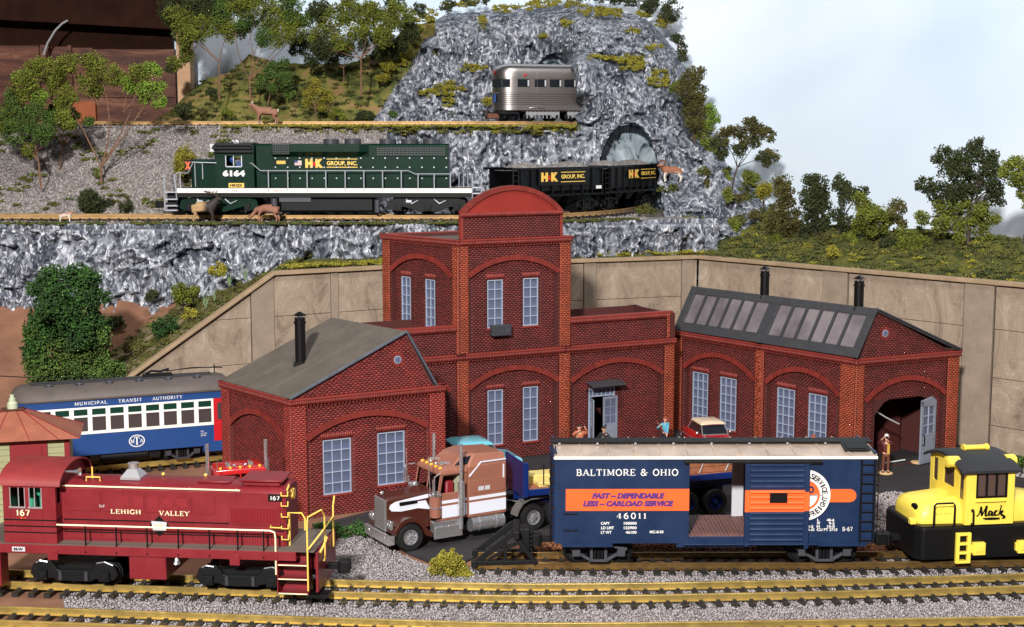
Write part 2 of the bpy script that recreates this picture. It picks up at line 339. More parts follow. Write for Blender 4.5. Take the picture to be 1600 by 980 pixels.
# ================================================================== setting
def fbm(p, s, o=4, seed=0.):
    return noise.fractal(Vector((p[0] * s + seed, p[1] * s - seed, p[2] * s + 3 * seed)), 1., 2.1, o)
def patch(name, us, vs, fn, mat, smooth=True, keep=None, kind='structure', parent=None):
    V = [fn(u, v) for v in vs for u in us]; n = len(us); F = []
    for j in range(len(vs) - 1):
        for i in range(n - 1):
            if keep is None or keep((us[i] + us[i + 1]) / 2, (vs[j] + vs[j + 1]) / 2): F.append((j * n + i, j * n + i + 1, (j + 1) * n + i + 1, (j + 1) * n + i))
    o = soup(name, V, F, mat, parent, smooth)
    if kind: o['kind'] = kind
    return o
fr = lambda a, b, st: list(np.arange(a, b + st * .5, st))
patch('ground', fr(-420, 420, 12), fr(40, 760, 12), lambda x, y: (x, y, 0.0), MATS['tan_dirt'])
def _tilt(q, f, seed):
    """facets: every cell is a little plane with its own tilt"""
    d, P = noise.voronoi(q * f + Vector((seed, 0, seed * .3))); c = P[0]; g = noise.cell_vector(c * 7.3 + Vector((.5, .5, .5))); r = (q * f + Vector((seed, 0, seed * .3))) - c
    return ((g.x - .5) * 2 * r.x + (g.z - .5) * 2 * r.z + (g.y - .5) * .5) - .35 * math.exp(-(d[1] - d[0]) * 9)
def crumple(x, z, s=1., seed=0.):
    p = Vector((x + seed, seed * .7, z)); w = Vector((noise.noise(p * .15), 0, noise.noise(p * .15 + Vector((3, 8, 5))))) * 3.0 + Vector((noise.noise(p * .6), 0, noise.noise(p * .6 + Vector((3, 8, 5))))) * .8
    q = p + w
    return s * (3.4 * _tilt(q, .07, 2.2) + 2.8 * _tilt(q, .16, 0) + 1.6 * _tilt(q, .36, 4.1) + .5 * _tilt(q, .8, 7.7))
# --- lower cliff under the middle track
CX = [-130, -30, 0, 13, 30, 46]; CY = [297, 298, 301, 306, 312, 317]
cliffY = lambda x: float(np.interp(x, CX, CY))
def cliff_pt(x, z):
    t = max(0, (39.5 - z) / 30)
    y = cliffY(x) - 9 * t * (1 if x < -30 else .25) + crumple(x, z, .9)
    if z > 38.6: y = max(y, cliffY(x) - .5)
    return (x + .5 * noise.noise(Vector((x * .5, z * .5, 0))), min(y, cliffY(x) + 2.5), z)
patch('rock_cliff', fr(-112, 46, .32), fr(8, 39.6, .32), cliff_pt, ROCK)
# --- middle ledge (flat bed of the middle track)
def midbed(u, v):   # u = x, v 0..1 front to back
    y0 = cliffY(u) - .3; y1 = 318 if u < -2 else float(np.interp(u, [-2, 10, 50], [322, 346, 372]))
    y = y0 + (y1 - y0) * v; return (u, y, 39.5 + .35 * fbm((u, y, 0), .25) * (1 if .1 < v else .3))
patch('middle_ledge', fr(-128, 42, 1.), fr(0, 1, .05), midbed, GTOP)
# --- talus slope and the rock bank that carry the upper track
def talus(u, v):
    y = 313 + 29.5 * v; z = 39.4 + 20.5 * v ** .92; n = fbm((u, y, z), .09, 4, 5) * 1.5 * math.sin(math.pi * min(1, v * .9 + .05))
    return (u, y - n * .5, z + n)
patch('gravel_slope', fr(-128, -30, .9), fr(0, 1, .02), talus, GTOP)
def ubank(x, z):
    t = (60 - z) / 21; y = 343 - 9 * t * (1 if x < 2 else .3) + crumple(x, z, .75, 40)
    if z > 59.3: y = 343.
    return (x, min(y, 345), z)
patch('rock_bank', fr(-33, 20, .33), fr(38.6, 60, .33), ubank, ROCK)
patch('upper_ledge', fr(-135, 16, 1.), fr(0, 1, .08), lambda u, v: (u, 342.3 + 24 * v, 60 + .3 * fbm((u, v * 24, 1), .3)), GTOP)
# --- mountain: distance of the rock face given over (x, z) by survey points
CP = [(560, 190, 369), (600, 170, 370), (700, 160, 367), (770, 100, 369), (770, 170, 367), (835, 120, 371), (860, 60, 371), (885, 170, 371), (884, 100, 371), (700, 40, 378), (640, 80, 378), (850, 15, 382), (800, 50, 374),
      (897, 190, 344), (896, 150, 344), (897, 120, 345), (899, 100, 347), (903, 60, 366), (930, 95, 350), (940, 120, 350), (940, 150, 346), (1000, 150, 350), (1050, 190, 357), (950, 60, 367), (1020, 50, 377), (960, 15, 382), (1070, 90, 380), (1085, 150, 374), (1060, 300, 342),
      (1040, 230, 346), (920, 195, 344), (912, 250, 342), (905, 310, 340), (900, 345, 338), (1045, 280, 343), (1080, 310, 334), (1035, 330, 322), (1015, 350, 314), (1100, 380, 320), (1050, 385, 317), (1180, 385, 322), (1210, 350, 334),
      (1150, 290, 346), (1120, 240, 358), (1100, 190, 370), (1220, 310, 350), (1250, 380, 340), (540, 60, 385), (1150, 120, 385), (1200, 220, 375), (1010, 385, 313), (980, 385, 313), (1150, 340, 330)]
PP = np.array([tuple(D(*c)) for c in CP]); A_ = PP[:, [0, 2]]; K_ = len(A_)
dd = np.linalg.norm(A_[:, None] - A_[None], axis=2); Ks = np.block([[dd + np.eye(K_) * .6, np.ones((K_, 1)), A_], [np.ones((1, K_)), np.zeros((1, 3))], [A_.T, np.zeros((2, 3))]])
Wt = np.linalg.solve(Ks, np.concatenate([PP[:, 1], np.zeros(3)]))
def mY(x, z): return float(np.dot(Wt[:K_], np.hypot(A_[:, 0] - x, A_[:, 1] - z)) + Wt[K_] + Wt[K_ + 1] * x + Wt[K_ + 2] * z)
OUT = [D(a, b, 374) for a, b in [(520, 200), (575, 170), (592, 148), (618, 105), (640, 62), (662, 34), (690, 14), (780, 8), (900, -6), (960, 4), (1010, 14), (1040, 40), (1066, 72), (1084, 110), (1096, 160), (1102, 210)]] + [D(1150, 262, 350), D(1215, 330, 338), D(1262, 395, 330)]
def ztop(x): return float(np.interp(x, [p.x for p in OUT], [p.z for p in OUT]))
PX2, PW2 = D(978, 200, 346).x, 7.5; PX1 = D(862, 120, 371).x
def hole(x, z):
    h2 = abs(x - PX2 - .06 * (z - 50)) < PW2 * math.sqrt(max(0, 1 - max(0, (z - 47) / 14.2) ** 2)) and 36 < z < 61.5
    h1 = abs(x - PX1) < 5.3 * math.sqrt(max(0, 1 - max(0, (z - 68) / 11.0) ** 2)) and 59 < z < 80
    return h1 or h2
def mount_pt(x, z):
    zt = ztop(x); e = max(0., zt - z); edge = 1 - min(1, e / 9)
    zz = min(z, zt + .5 * fbm((x, 0, 0), .5)); y = mY(x, zz)
    y = y + edge ** 2 * 9 + crumple(x, zz, .95, 90) * (.35 + .65 * (1 - edge))
    return (x + .35 * noise.noise(Vector((x * .6, z * .6, 4))), y, zz)
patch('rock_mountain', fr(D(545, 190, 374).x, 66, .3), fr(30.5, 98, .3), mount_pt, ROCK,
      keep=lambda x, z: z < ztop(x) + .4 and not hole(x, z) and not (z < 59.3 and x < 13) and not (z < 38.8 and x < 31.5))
# plaster tubes seen inside the two tunnel mouths
def tunnel(cx, y0, zb, w, h, dx, L, nm):
    def f(t, s):
        a = math.pi * (t * 1.1 - .05); y = y0 + L * s
        r = 1 + .05 * fbm((t * 6, y * .3, 0), .8)
        return (cx + dx * s + w * r * math.cos(a), y, zb + h * r * max(-.1, math.sin(a)))
    patch(nm, fr(0, 1, .03), fr(0, 1, .05), f, LINER)
    patch(nm + '_end', fr(-1, 1, .1), fr(-.1, 1.1, .1), lambda u, v: (cx + dx * .8 + w * 1.05 * u, y0 + L * (.45 + .3 * u) + .5 * fbm((u * 4, v * 4, 0), 1.), zb + h * 1.0 * v), LINER)
tunnel(PX2 + .5, 344.5, 38, 8.6, 23.6, 2, 16, 'lower_tunnel_lining')
tunnel(PX1 + .4, 374, 59.5, 5.2, 18.0, .3, 6, 'upper_tunnel_lining')
# --- far hills behind the upper track (left)
HO = [(250, 190), (275, 165), (300, 140), (325, 122), (362, 112), (390, 84), (430, 96), (480, 99), (540, 100), (575, 88), (600, 70), (640, 40), (680, 30)]
HP = [D(a, b, 382) for a, b in HO]
def hill(u, v):
    zt = float(np.interp(u, [p.x for p in HP], [p.z for p in HP])) + .5 * fbm((u, 0, 0), .4)
    z = 59.8 + (zt - 59.8) * v; return (u, 366.5 + 15 * v ** .8 + .8 * fbm((u, 0, z), .18), z)
patch('far_hills', fr(HP[0].x, HP[-1].x, .7), fr(0, 1, .03), hill, HILL)
# --- right hand bank of grass on top of the retaining wall
def rbank(u, v):
    a = Vector((41, 311.5)); b = Vector((150, 199)); p = a.lerp(b, u); n = Vector((.72, .69)); q = p + n * (26 * v - .5)
    z = 31.6 + 6.5 * v * (1 - .25 * u) + (3.5 * (1 - v) * 0) + 1.1 * fbm((q.x, q.y, 0), .12, 4, 2) * min(1, v * 4)
    return (q.x, q.y, z)
patch('grass_bank', fr(-.02, 1, .008), fr(0, 1, .04), rbank, BANKG)
# --- painted backdrop: one sheet bent round the room
BP = [(-104, 393), (20, 393), (48, 388), (72, 368), (95, 340), (150, 285), (210, 225), (260, 170)]
def backdrop():
    m = MB(); n = len(BP)
    vs = [(x, y, z) for z in (-1, 175) for x, y in BP] + [(x + .8, y + .8, z) for z in (-1, 175) for x, y in BP]
    m.add(vs, [(i, i + 1, n + i + 1, n + i) for i in range(n - 1)] + [(2 * n + i + 1, 2 * n + i, 3 * n + i, 3 * n + i + 1) for i in range(n - 1)] + [(n + i, n + i + 1, 3 * n + i + 1, 3 * n + i) for i in range(n - 1)])
    tag(m.build('sky_backdrop', SKY, smooth=60, recalc=False), kind='structure')
backdrop()
# --- dirt bank and planted slope at the left
def dbank(u, v):
    y = 246 + 48 * v; z = 24 * v ** 1.15 + .9 * fbm((u, y, 0), .08, 4, 8); return (u, y, max(z, -.05) if v > .02 else -.05)
patch('dirt_bank', fr(-150, -70, 1.2), fr(0, 1, .03), dbank, MATS['tan_dirt'])
def pslope(u, v):
    a = Vector((-46.9, 274.6, 31.6)).lerp(Vector((-78, 256.8, 8.6)), u); b = Vector((-42, 297.5, 33.5)).lerp(Vector((-92, 287, 14)), u)
    p = a.lerp(b, v); p.z += .6 * fbm(tuple(p), .15, 4, 3) * (1 if v > .05 else 0); return tuple(p)
SCRUB = ramp_mat('scrub_slope', [(.38, (62, 66, 32)), (.48, (112, 104, 60)), (.56, (140, 124, 100)), (.66, (150, 132, 118))], .45, warp=.6, bump=1, bs=3, rough=.95)
patch('planted_slope', fr(0, 1, .02), fr(0, 1, .05), pslope, SCRUB)
# level strip behind the coping, from the slope to the tower and beyond
patch('coping_ledge', fr(-47, 46, 1.), fr(0, 1, .1), lambda u, v: (u, (1 - v) * (float(np.interp(u, [-47, -24.5, 13, 41, 46], [275, 288, 303.3, 311.5, 309])) - .4) + v * (cliffY(u) + 1), 31.5 + 1.2 * v + .3 * fbm((u, v * 9, 0), .3)), BANKG)
# --- asphalt yard and the brown bed behind the siding
def sheet(name, pts, z, mat, th=.3, bevel=0):
    m = MB().prism(pts, 'z', z - th, z); o = m.build(name, mat, smooth=False); return tag(o, kind='structure')
yard = [tuple(G(a, b)[:2]) for a, b in [(575, 832), (640, 868), (700, 893), (745, 872), (800, 852), (870, 846), (1100, 840), (1345, 838), (1368, 770), (1460, 782), (1600, 762), (1700, 750)]] + [(125, 252), (84, 262), (42, 300), (-20, 290), (-10, 250), (-12, 224), (-30, 206)]
sheet('asphalt_yard', yard, .32, MATS['asphalt'], .36)
# --- railway tracks
def smooth_path(P, n=240):
    P = np.array(P, float); d = np.r_[0, np.cumsum(np.linalg.norm(np.diff(P, axis=0), axis=1))]; t = np.linspace(0, d[-1], n)
    Q = np.stack([np.interp(t, d, P[:, k]) for k in (0, 1)], 1)
    for _ in range(60): Q[1:-1] = Q[1:-1] * .5 + (Q[:-2] + Q[2:]) * .25
    d = np.r_[0, np.cumsum(np.linalg.norm(np.diff(Q, axis=0), axis=1))]; return Q, d
_tie = MB().box(-.42, .42, -4.1, 4.1, -.5, .0)
for s in (-1, 1):
    for k in (-1, 1): _tie.box(-.24, .24, s * 2.35 + k * .48 - .16, s * 2.35 + k * .48 + .16, 0, .26)
    _tie.box(-.34, .34, s * 2.35 - .7, s * 2.35 + .7, 0, .07)
def make_track(label, pts, z0, brass, spacing=2.12, xr=(-95, 95)):
    """z0 = height of the rail tops"""
    Q, d = smooth_path(pts); t = thing('railway_track', label, 'railway track', (0, 0, 0))
    tz = z0 - .9
    prof = [(-.38, 0), (.38, 0), (.38, .07), (.09, .16), (.09, .58), (.2, .66), (.2, .84), (.16, .88), (-.16, .88), (-.2, .84), (-.2, .66), (-.09, .58), (-.09, .16), (-.38, .07)]
    for s in (-1, 1):
        rings = []
        for i in range(len(Q)):
            a = Q[min(i + 1, len(Q) - 1)] - Q[max(i - 1, 0)]; a /= np.linalg.norm(a); nn = np.array([-a[1], a[0]])
            rings.append([(Q[i][0] + nn[0] * (s * 2.35 + p[0]), Q[i][1] + nn[1] * (s * 2.35 + p[0]), tz + .04 + p[1]) for p in prof])
        MB().loft(rings).build('rail', MATS[brass], t, smooth=30)
    base = None; n = int(d[-1] / spacing)
    for k in range(n):
        q = (k + .5) * spacing; x, y = np.interp(q, d, Q[:, 0]), np.interp(q, d, Q[:, 1]); x2, y2 = np.interp(q + .3, d, Q[:, 0]), np.interp(q + .3, d, Q[:, 1])
        if not (xr[0] < x < xr[1]): continue
        if base is None: o = base = _tie.build('tie', MATS['tie_plastic'], t, smooth=False)
        else: o = base.copy(); COL.objects.link(o); o.parent = t
        o.location = (x, y, tz); o.rotation_euler = (0, 0, math.atan2(y2 - y, x2 - x) + random.uniform(-.015, .015))
    return Q, d
TA = [(-100, 182), (-66, 178.2), (-45, 176.2), (-24, 174.2), (0, 172.4), (16, 172.7), (40, 174.2), (65, 176.3), (100, 181)]
make_track('brass track directly beneath the dark red switcher, second from the bottom edge', TA, 1.5, 'brass', xr=(-80, 80))
make_track('brass track nearest the viewer, running along the bottom edge', [(-100, 166.5), (-62, 163.8), (-23, 159.9), (0, 157.9), (15, 158.1), (61, 160.1), (100, 163.5)], 1.5, 'brass', xr=(-66, 66))
make_track('tarnished siding track under the blue boxcar, ending at the black bumper', [(-5, 186.3), (17, 186.0), (43, 186.1), (70, 187.4), (110, 190.5)], 1.5, 'old_brass', xr=(-5, 85))
make_track('brass track at the left under the blue and white trolley', [(-112, 222), (-79.5, 238.1), (-43, 253.5), (-20, 263.5)], 1.5, 'brass', xr=(-95, -40))
make_track('middle level track on the rock ledge under the dark green locomotive', [(-150, 309.5), (-76, 308.6), (-6, 308.3), (5, 311), (16, 319), (24, 331), (29, 345), (32, 362)], 41, 'dull_brass', xr=(-125, 40))
make_track('upper level track on the highest ledge under the silver passenger car', [(-150, 353), (-76, 352.5), (-12, 352), (4, 354), (24, 360)], 61.5, 'dull_brass', xr=(-140, 22))
# --- ballast: every stone is a solid
def in_poly(P, poly):
    x, y = P[:, 0], P[:, 1]; c = np.zeros(len(P), bool); n = len(poly)
    for i in range(n):
        (x0, y0), (x1, y1) = poly[i], poly[i - 1]
        k = ((y0 > y) != (y1 > y)) & (x < (x1 - x0) * (y - y0) / ((y1 - y0) or 1e-9) + x0); c ^= k
    return c
def gravel(name, poly, n, mat, size=.24, z=.1, zr=.25, label=None, kind='oct'):
    poly = np.array(poly, float); lo, hi = poly.min(0), poly.max(0)
    P = RNG.uniform(lo, hi, (n, 2)); P = P[in_poly(P, poly)]
    P = np.c_[P, z + RNG.uniform(0, zr, len(P))]
    o = scatter(name, P, RNG.uniform(size * .55, size * 1.25, len(P)), MATS[mat], kind); return tag(o, label, 'gravel', kind='stuff')
fg = [tuple(G(a, b)[:2]) for a, b in [(95, 925), (130, 905), (330, 903), (520, 870), (530, 838), (575, 838), (640, 875), (700, 900), (745, 885), (1380, 885), (1380, 862), (1620, 862)]] + [(95, 200), (95, 150), (-48, 150)]
BED = ramp_mat('ballast_grit', [(.38, (92, 84, 82)), (.5, (140, 131, 130)), (.62, (168, 160, 160))], 2.2, warp=.3, bump=1, bs=6, rough=.95)
sheet('ballast_bed', fg, .1, BED, .14)
gravel('ballast', fg, 100000, 'gravel_grey', .19, .12, .22, 'light grey ballast stones between and around the brass front tracks', 'tet')
gravel('ballast', [tuple(G(a, b)[:2]) for a, b in [(1352, 846), (1366, 775), (1400, 772), (1470, 785), (1480, 850)]], 4200, 'gravel_grey', .22, .3, .2, 'patch of grey gravel between boxcar end and yellow engine')
gravel('ballast', [(86, 236), (94, 232), (110, 240), (96, 250)], 2500, 'gravel_grey', .25, .3, .2, 'grey gravel beyond the yard, right of the yellow engine')
gravel('ballast', [(2, 190.6), (2, 196.5), (56, 197.5), (60, 191.5)], 9000, 'gravel_rust', .24, .15, .4, 'rust brown gravel strip seen beneath the blue boxcar', 'tet')
gravel('ballast', [(-76, 228), (-110, 210), (-60, 200), (-25, 180), (-14, 190), (-60, 230)], 260, 'gravel_grey', .22, .02, .1, 'few loose grey stones strewn on the bare dirt at left')
def on_patch(fn, us, vs, n, up=.12):
    u = RNG.uniform(us[0], us[1], n); v = RNG.uniform(vs[0], vs[1], n); return np.array([fn(a, b) for a, b in zip(u, v)]) + np.c_[np.zeros(n), np.zeros(n), RNG.uniform(0, up, n)]
tag(scatter('ballast', on_patch(talus, (-125, -30), (0, 1), 15000), RNG.uniform(.18, .46, 15000), MATS['gravel_talus'], 'tet'), 'grey loose stones covering the slope between the middle and upper tracks', 'gravel', kind='stuff')
tag(scatter('ballast', on_patch(midbed, (-126, 30), (.02, 1), 12000), RNG.uniform(.18, .38, 12000), MATS['gravel_talus'], 'tet'), 'grey ballast stones along the middle level track', 'gravel', kind='stuff')
tag(scatter('ballast', on_patch(lambda u, v: (u, 342.3 + 24 * v, 60.1), (-130, 16), (0, .8), 7000), RNG.uniform(.2, .42, 7000), MATS['gravel_talus'], 'tet'), 'grey ballast stones along the upper level track', 'gravel', kind='stuff')
# --- concrete retaining wall
def wall_part(name, parent, A, B, t0, t1, z0, z1a, z1b, n0, n1, mat):
    """slab between fractions t0..t1 of the wall line A-B, top height z1a -> z1b, from n0 to n1 out of the wall plane (towards the yard)"""
    d = (B - A); L = d.length; d = d / L; nn = Vector((d.y, -d.x)); V = []
    for n in (n0, n1):
        for t, zt in ((t0, z1a), (t1, z1b)):
            p = A + d * (t * L) + nn * n; V += [(p.x, p.y, z0), (p.x, p.y, zt)]
    m = MB().add(V, [(0, 1, 3, 2), (4, 6, 7, 5), (0, 4, 5, 1), (2, 3, 7, 6), (1, 5, 7, 3), (0, 2, 6, 4)])
    return m.build(name, mat, parent, smooth=False, bevel=.07)
def retaining_wall():
    t = thing('retaining_wall', 'tan concrete panel wall with flat coping, wrapping behind the brick buildings', 'wall', (0, 0, 0))
    W0 = Vector((-72.5, 259.2)); W1 = Vector((-46.7, 274)); W2 = Vector((41, 309.8)); W3 = Vector((94, 250.5)); W4 = Vector((140, 199))
    tz = 31.2; rows = [5, 14, 23]
    m0 = Vector((-24.5, 287)); wa = m0
    # dark backing in the joints
    for A, B, a, b in ((W0, W1, 12.6, tz), (W1, wa, tz, tz), (wa, W2, tz, tz), (W2, W4, tz, tz)):
        wall_part('joint_backing', t, A, B, 0, 1, -.5, a - .3, b - .3, -.8, -.35, MATS['joint_dark'])
    # sloping wing
    for k in range(3):
        z0 = [-.5, 5.08, 14.08][k]; z1 = [5, 14, 23][k]; zz = lambda t: 12.6 + (tz - 12.6) * t
        s = max(0, (z0 - 12.6) / (tz - 12.6) + .02); e = (z1 - 12.6) / (tz - 12.6)
        if e <= 0: wall_part('panel', t, W0, W1, 0, .84, z0, z1, z1, -.35, 0, MATS['concrete']); continue
        if e > s: wall_part('panel', t, W0, W1, s, min(e, .84), z0, max(z0 + .1, zz(s)), min(z1, zz(min(e, .84))), -.35, 0, MATS['concrete'])
        if e < .84: wall_part('panel', t, W0, W1, e + .0001, .84, z0, z1, z1, -.35, 0, MATS['concrete'])
    wall_part('panel', t, W0, W1, .575, .84, 23.08, 23.2, 12.6 + (tz - 12.6) * .84, -.35, 0, MATS['concrete'])
    wall_part('pier', t, W0, W1, .845, 1.0, -.5, 12.6 + (tz - 12.6) * .845, tz, -.35, .28, MATS['concrete_pier'])
    def run(A, B, cuts, pier=.022):
        prev = 0.
        for c in list(cuts) + [1.]:
            e = c - pier if c < 1 else 1.
            for i, z0 in enumerate([-.5] + rows):
                z1 = (rows + [tz])[i] - .09
                wall_part('panel', t, A, B, prev + .002, e - .002, z0, z1, z1, -.35, random.uniform(-.03, .04), MATS['concrete'])
            if c < 1: wall_part('pier', t, A, B, c - pier, c + pier, -.5, tz, tz, -.35, .3, MATS['concrete_pier'])
            prev = c + pier if c < 1 else 1
    run(W1, wa, [.5], .03); run(wa, W2, [.25, .63, .965], .02); run(W2, W4, [.245, .46, .7], .02)
    L0 = (W1 - W0).length; import_z = 12.6
    d = (W1 - W0).normalized(); nn = Vector((d.y, -d.x)); V = []
    for n in (-.9, 1.0):
        for p, z in ((W0 - d * 2, 12.6 - 1.25), (W1, tz)):
            q = p + nn * n; V += [(q.x, q.y, z), (q.x, q.y, z + .75)]
    MB().add(V, [(0, 1, 3, 2), (4, 6, 7, 5), (0, 4, 5, 1), (2, 3, 7, 6), (1, 5, 7, 3), (0, 2, 6, 4)]).build('coping', MATS['coping'], t, smooth=False, bevel=.1)
    for A, B in ((W1, wa), (wa, W2), (W2, W3), (W3, W4)):
        wall_part('coping', t, A, B, .001, .999, tz + .003, tz + .75, tz + .75, -1.3, .9, MATS['coping'])
retaining_wall()
# --- dark wooden wall of the room at the far left, with the pale stud beside the backdrop
def plank_wall():
    t = thing('wooden_wall', 'dark brown plank wall of the room at the far left behind the trees', 'wall', (0, 0, 0)); Y = 386
    xs = [-150, -141.5, -119, -115, -100.5, -92.2]; x = [D(p, 100, Y).x for p in (-60, 62, 110, 146, 274)]
    for i in range(4):
        for z0, z1 in ((52, 66), (66.1, 82 - i * .3)) if i != 3 else ((52, 68), (68.1, 81)):
            MB().box(x[i] + .08, x[i + 1] - .08, Y, Y + 1.5, z0, z1).build('plank', MATS['plank_brown'], t, smooth=False, bevel=.08)
    bl, br = D(-60, 28, Y - 3), D(276, 47, Y - 3)
    MB().add([(bl.x, Y - 4, bl.z), (br.x, Y - 4, br.z), (br.x, Y - 4, 125), (bl.x, Y - 4, 125), (bl.x, Y + 3, bl.z), (br.x, Y + 3, br.z), (br.x, Y + 3, 125), (bl.x, Y + 3, 125)],
             [(0, 1, 2, 3), (5, 4, 7, 6), (4, 0, 3, 7), (1, 5, 6, 2), (3, 2, 6, 7), (4, 5, 1, 0)]).build('beam', MATS['beam_dark'], t, smooth=False, bevel=.1)
    a = D(107, 100, Y - 1).x; MB().box(a, a + .9, Y - 1.2, Y - .01, 60, 82).build('batten', MATS['plank_brown'], t, smooth=False)
    a = D(66, 100, Y - 1).x; MB().box(a, a + 2.2, Y - 2, Y - .01, 60, 82).build('post', MATS['plank_brown'], t, smooth=False)
    a = D(115, 170, Y - 1); MB().box(a.x, D(150, 170, Y - 1).x, Y - 1.6, Y - .01, 60, 67).build('orange_block', MATS['orange_wood'], t, smooth=False)
    a = D(276, 100, Y - 3).x; MB().box(a, D(297, 100, Y - 3).x, Y - 3, Y + 2, 62, 110).build('stud', MATS['stud_pale'], t, smooth=False, bevel=.1, label='pale bare timber stud at the edge of the painted sky')
    MB().box(-200, -92.6, Y + 3.2, Y + 4, -1, 130).build('backing', MATS['beam_dark'], t, smooth=False)
    pts = [D(x, y, Y - 5) for x, y in [(68, 86), (74, 68), (86, 48), (97, 37), (106, 32)]]
    tag(MB().tube(pts, .28, 8).build('cable', MATS['cable_grey']), 'grey ribbed cable curving up the dark plank wall', 'cable')
plank_wall()
# ================================================================== brick buildings
M('brick_wall_red', (112, 34, 30), .6, var=.2, vs=.25, island=.3)
M('brick_pier_red', (148, 52, 42), .6, var=.12, vs=.3, island=.16)
M('mortar_red', (104, 46, 41), .8)
M('brick_wall_maroon', (98, 31, 28), .6, var=.22, vs=.22, island=.3)
M('brick_pier_orange', (156, 68, 40), .6, var=.16, vs=.3, island=.18)
M('mortar_maroon', (74, 30, 27), .8)
M('brick_trim', (126, 44, 36), .6, var=.12, vs=.5, island=.14)
M('red_plaster', (142, 44, 36), .5, var=.1, vs=.2)
M('roof_felt', (92, 84, 76), .75, var=.16, vs=.25, bump=.25, bs=5)
M('roof_dark', (58, 58, 62), .55, var=.12, vs=.5)
M('edge_lead', (88, 94, 104), .5, var=.2, vs=1)
M('window_paint', (160, 170, 190), .45); M('window_glass', (92, 100, 124), .22, var=.15, vs=.25, spec=.6)
M('skylight_glass', (116, 108, 112), .3, var=.28, vs=.16, spec=.6); M('door_grey', (132, 138, 152), .5, var=.06, vs=1)
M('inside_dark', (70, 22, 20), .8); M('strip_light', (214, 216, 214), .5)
def facade_T(A, B):
    d = (B - A).normalized(); T = Matrix.Identity(4)
    T.col[0] = (d.x, d.y, 0, 0); T.col[1] = (d.y, -d.x, 0, 0); T.col[2] = (0, 0, 1, 0); T.col[3] = (A.x, A.y, 0, 1); return T
BOXF = np.array([(0, 1, 5, 4), (2, 6, 7, 3), (0, 4, 6, 2), (1, 3, 7, 5), (4, 5, 7, 6)])
def brick_soup(name, L, mat, T, parent, stuff=True):
    """L: rows of (u0,u1,n0,n1,z0,z1) in facade coordinates (u, outward n, z)"""
    L = np.array(L, float); n = len(L)
    if not n: return
    V = np.stack([np.stack([L[:, 0 + (k & 1)], L[:, 2 + (k >> 2 & 1)], L[:, 4 + (k >> 1 & 1)]], 1) for k in range(8)], 1)   # k bits: u, z, n
    V = V.reshape(-1, 3); Mx = np.array(T)[:3]; V = V @ Mx[:, :3].T + Mx[:, 3]
    F = np.array([(4, 5, 7, 6), (0, 1, 5, 4), (2, 6, 7, 3), (0, 4, 6, 2), (1, 3, 7, 5)])
    F = (F[None] + (np.arange(n) * 8)[:, None, None]).reshape(-1, 4)
    o = soup(name, V, F, mat, parent)
    if stuff: o['kind'] = 'stuff'
    return o
BW, BH = .78, .33
def lay(z0, z1, u0, u1, test, n_of, jw=.07):
    """running bond; test(u,z) True where a brick may lie; n_of(u,z) = depth of the wall face there"""
    out = []; k = 0; z = z0
    while z < z1 - .1:
        u = u0 - (BW / 2 if k % 2 else 0)
        while u < u1 - .08:
            a, b = max(u, u0), min(u + BW - jw, u1)
            if b - a > .12 and test((a + b) / 2, z + BH / 2, (b - a) / 2):
                n = n_of((a + b) / 2, z + BH / 2); out.append((a, b, n - .03, n + random.uniform(.035, .07), z + .03, min(z + BH - .035, z1)))
            u += BW
        z += BH; k += 1
    return out
def arch_z(u, a):
    u0, u1, zs, rise = a; w = (u1 - u0) / 2; r = (w * w + rise * rise) / (2 * rise); x = u - (u0 + u1) / 2
    return zs + rise - r + math.sqrt(max(0, r * r - x * x)) if abs(x) <= w else -1e9
def window(parent, T, uc, w, z0, z1, cols, rows, n=-.22, top=None):
    m = MB(); m.T = T; f = .17
    for a, b in ((uc - w / 2, uc - w / 2 + f), (uc + w / 2 - f, uc + w / 2)): m.box(a, b, n, n + .3, z0, z1)
    m.box(uc - w / 2, uc + w / 2, n + .01, n + .31, z0, z0 + f); m.box(uc - w / 2, uc + w / 2, n + .01, n + .31, z1 - f, z1)
    for i in range(1, cols): u = uc - w / 2 + w * i / cols; m.box(u - .07, u + .07, n + .02, n + .26, z0 + f, z1 - f)
    for j in range(1, rows): z = z0 + (z1 - z0) * j / rows; m.box(uc - w / 2 + f, uc + w / 2 - f, n + .03, n + .24, z - .065, z + .065)
    win = m.build('window', MATS['window_paint'], parent, smooth=False)
    base = None; cw, ch = w / cols, (z1 - z0) / rows
    for i in range(cols):
        for j in range(rows):
            if base is None:
                q = MB(); R3 = T.to_3x3().to_4x4(); q.T = R3
                q.box(-cw / 2 + .01, cw / 2 - .01, 0, .06, -ch / 2 + .01, ch / 2 - .01); o = base = q.build('pane', MATS['window_glass'], win, smooth=False)
            else: o = base.copy(); COL.objects.link(o); o.parent = win
            o.location = T @ Vector((uc - w / 2 + cw * (i + .5), n + .02, z0 + ch * (j + .5)))
    # lintel of soldier bricks and a sill
    L = [(u, u + .24, -.02, .16, z1 + .12, z1 + 1.0) for u in np.arange(uc - w / 2 - .2, uc + w / 2 + .15, .3)]
    return win, L
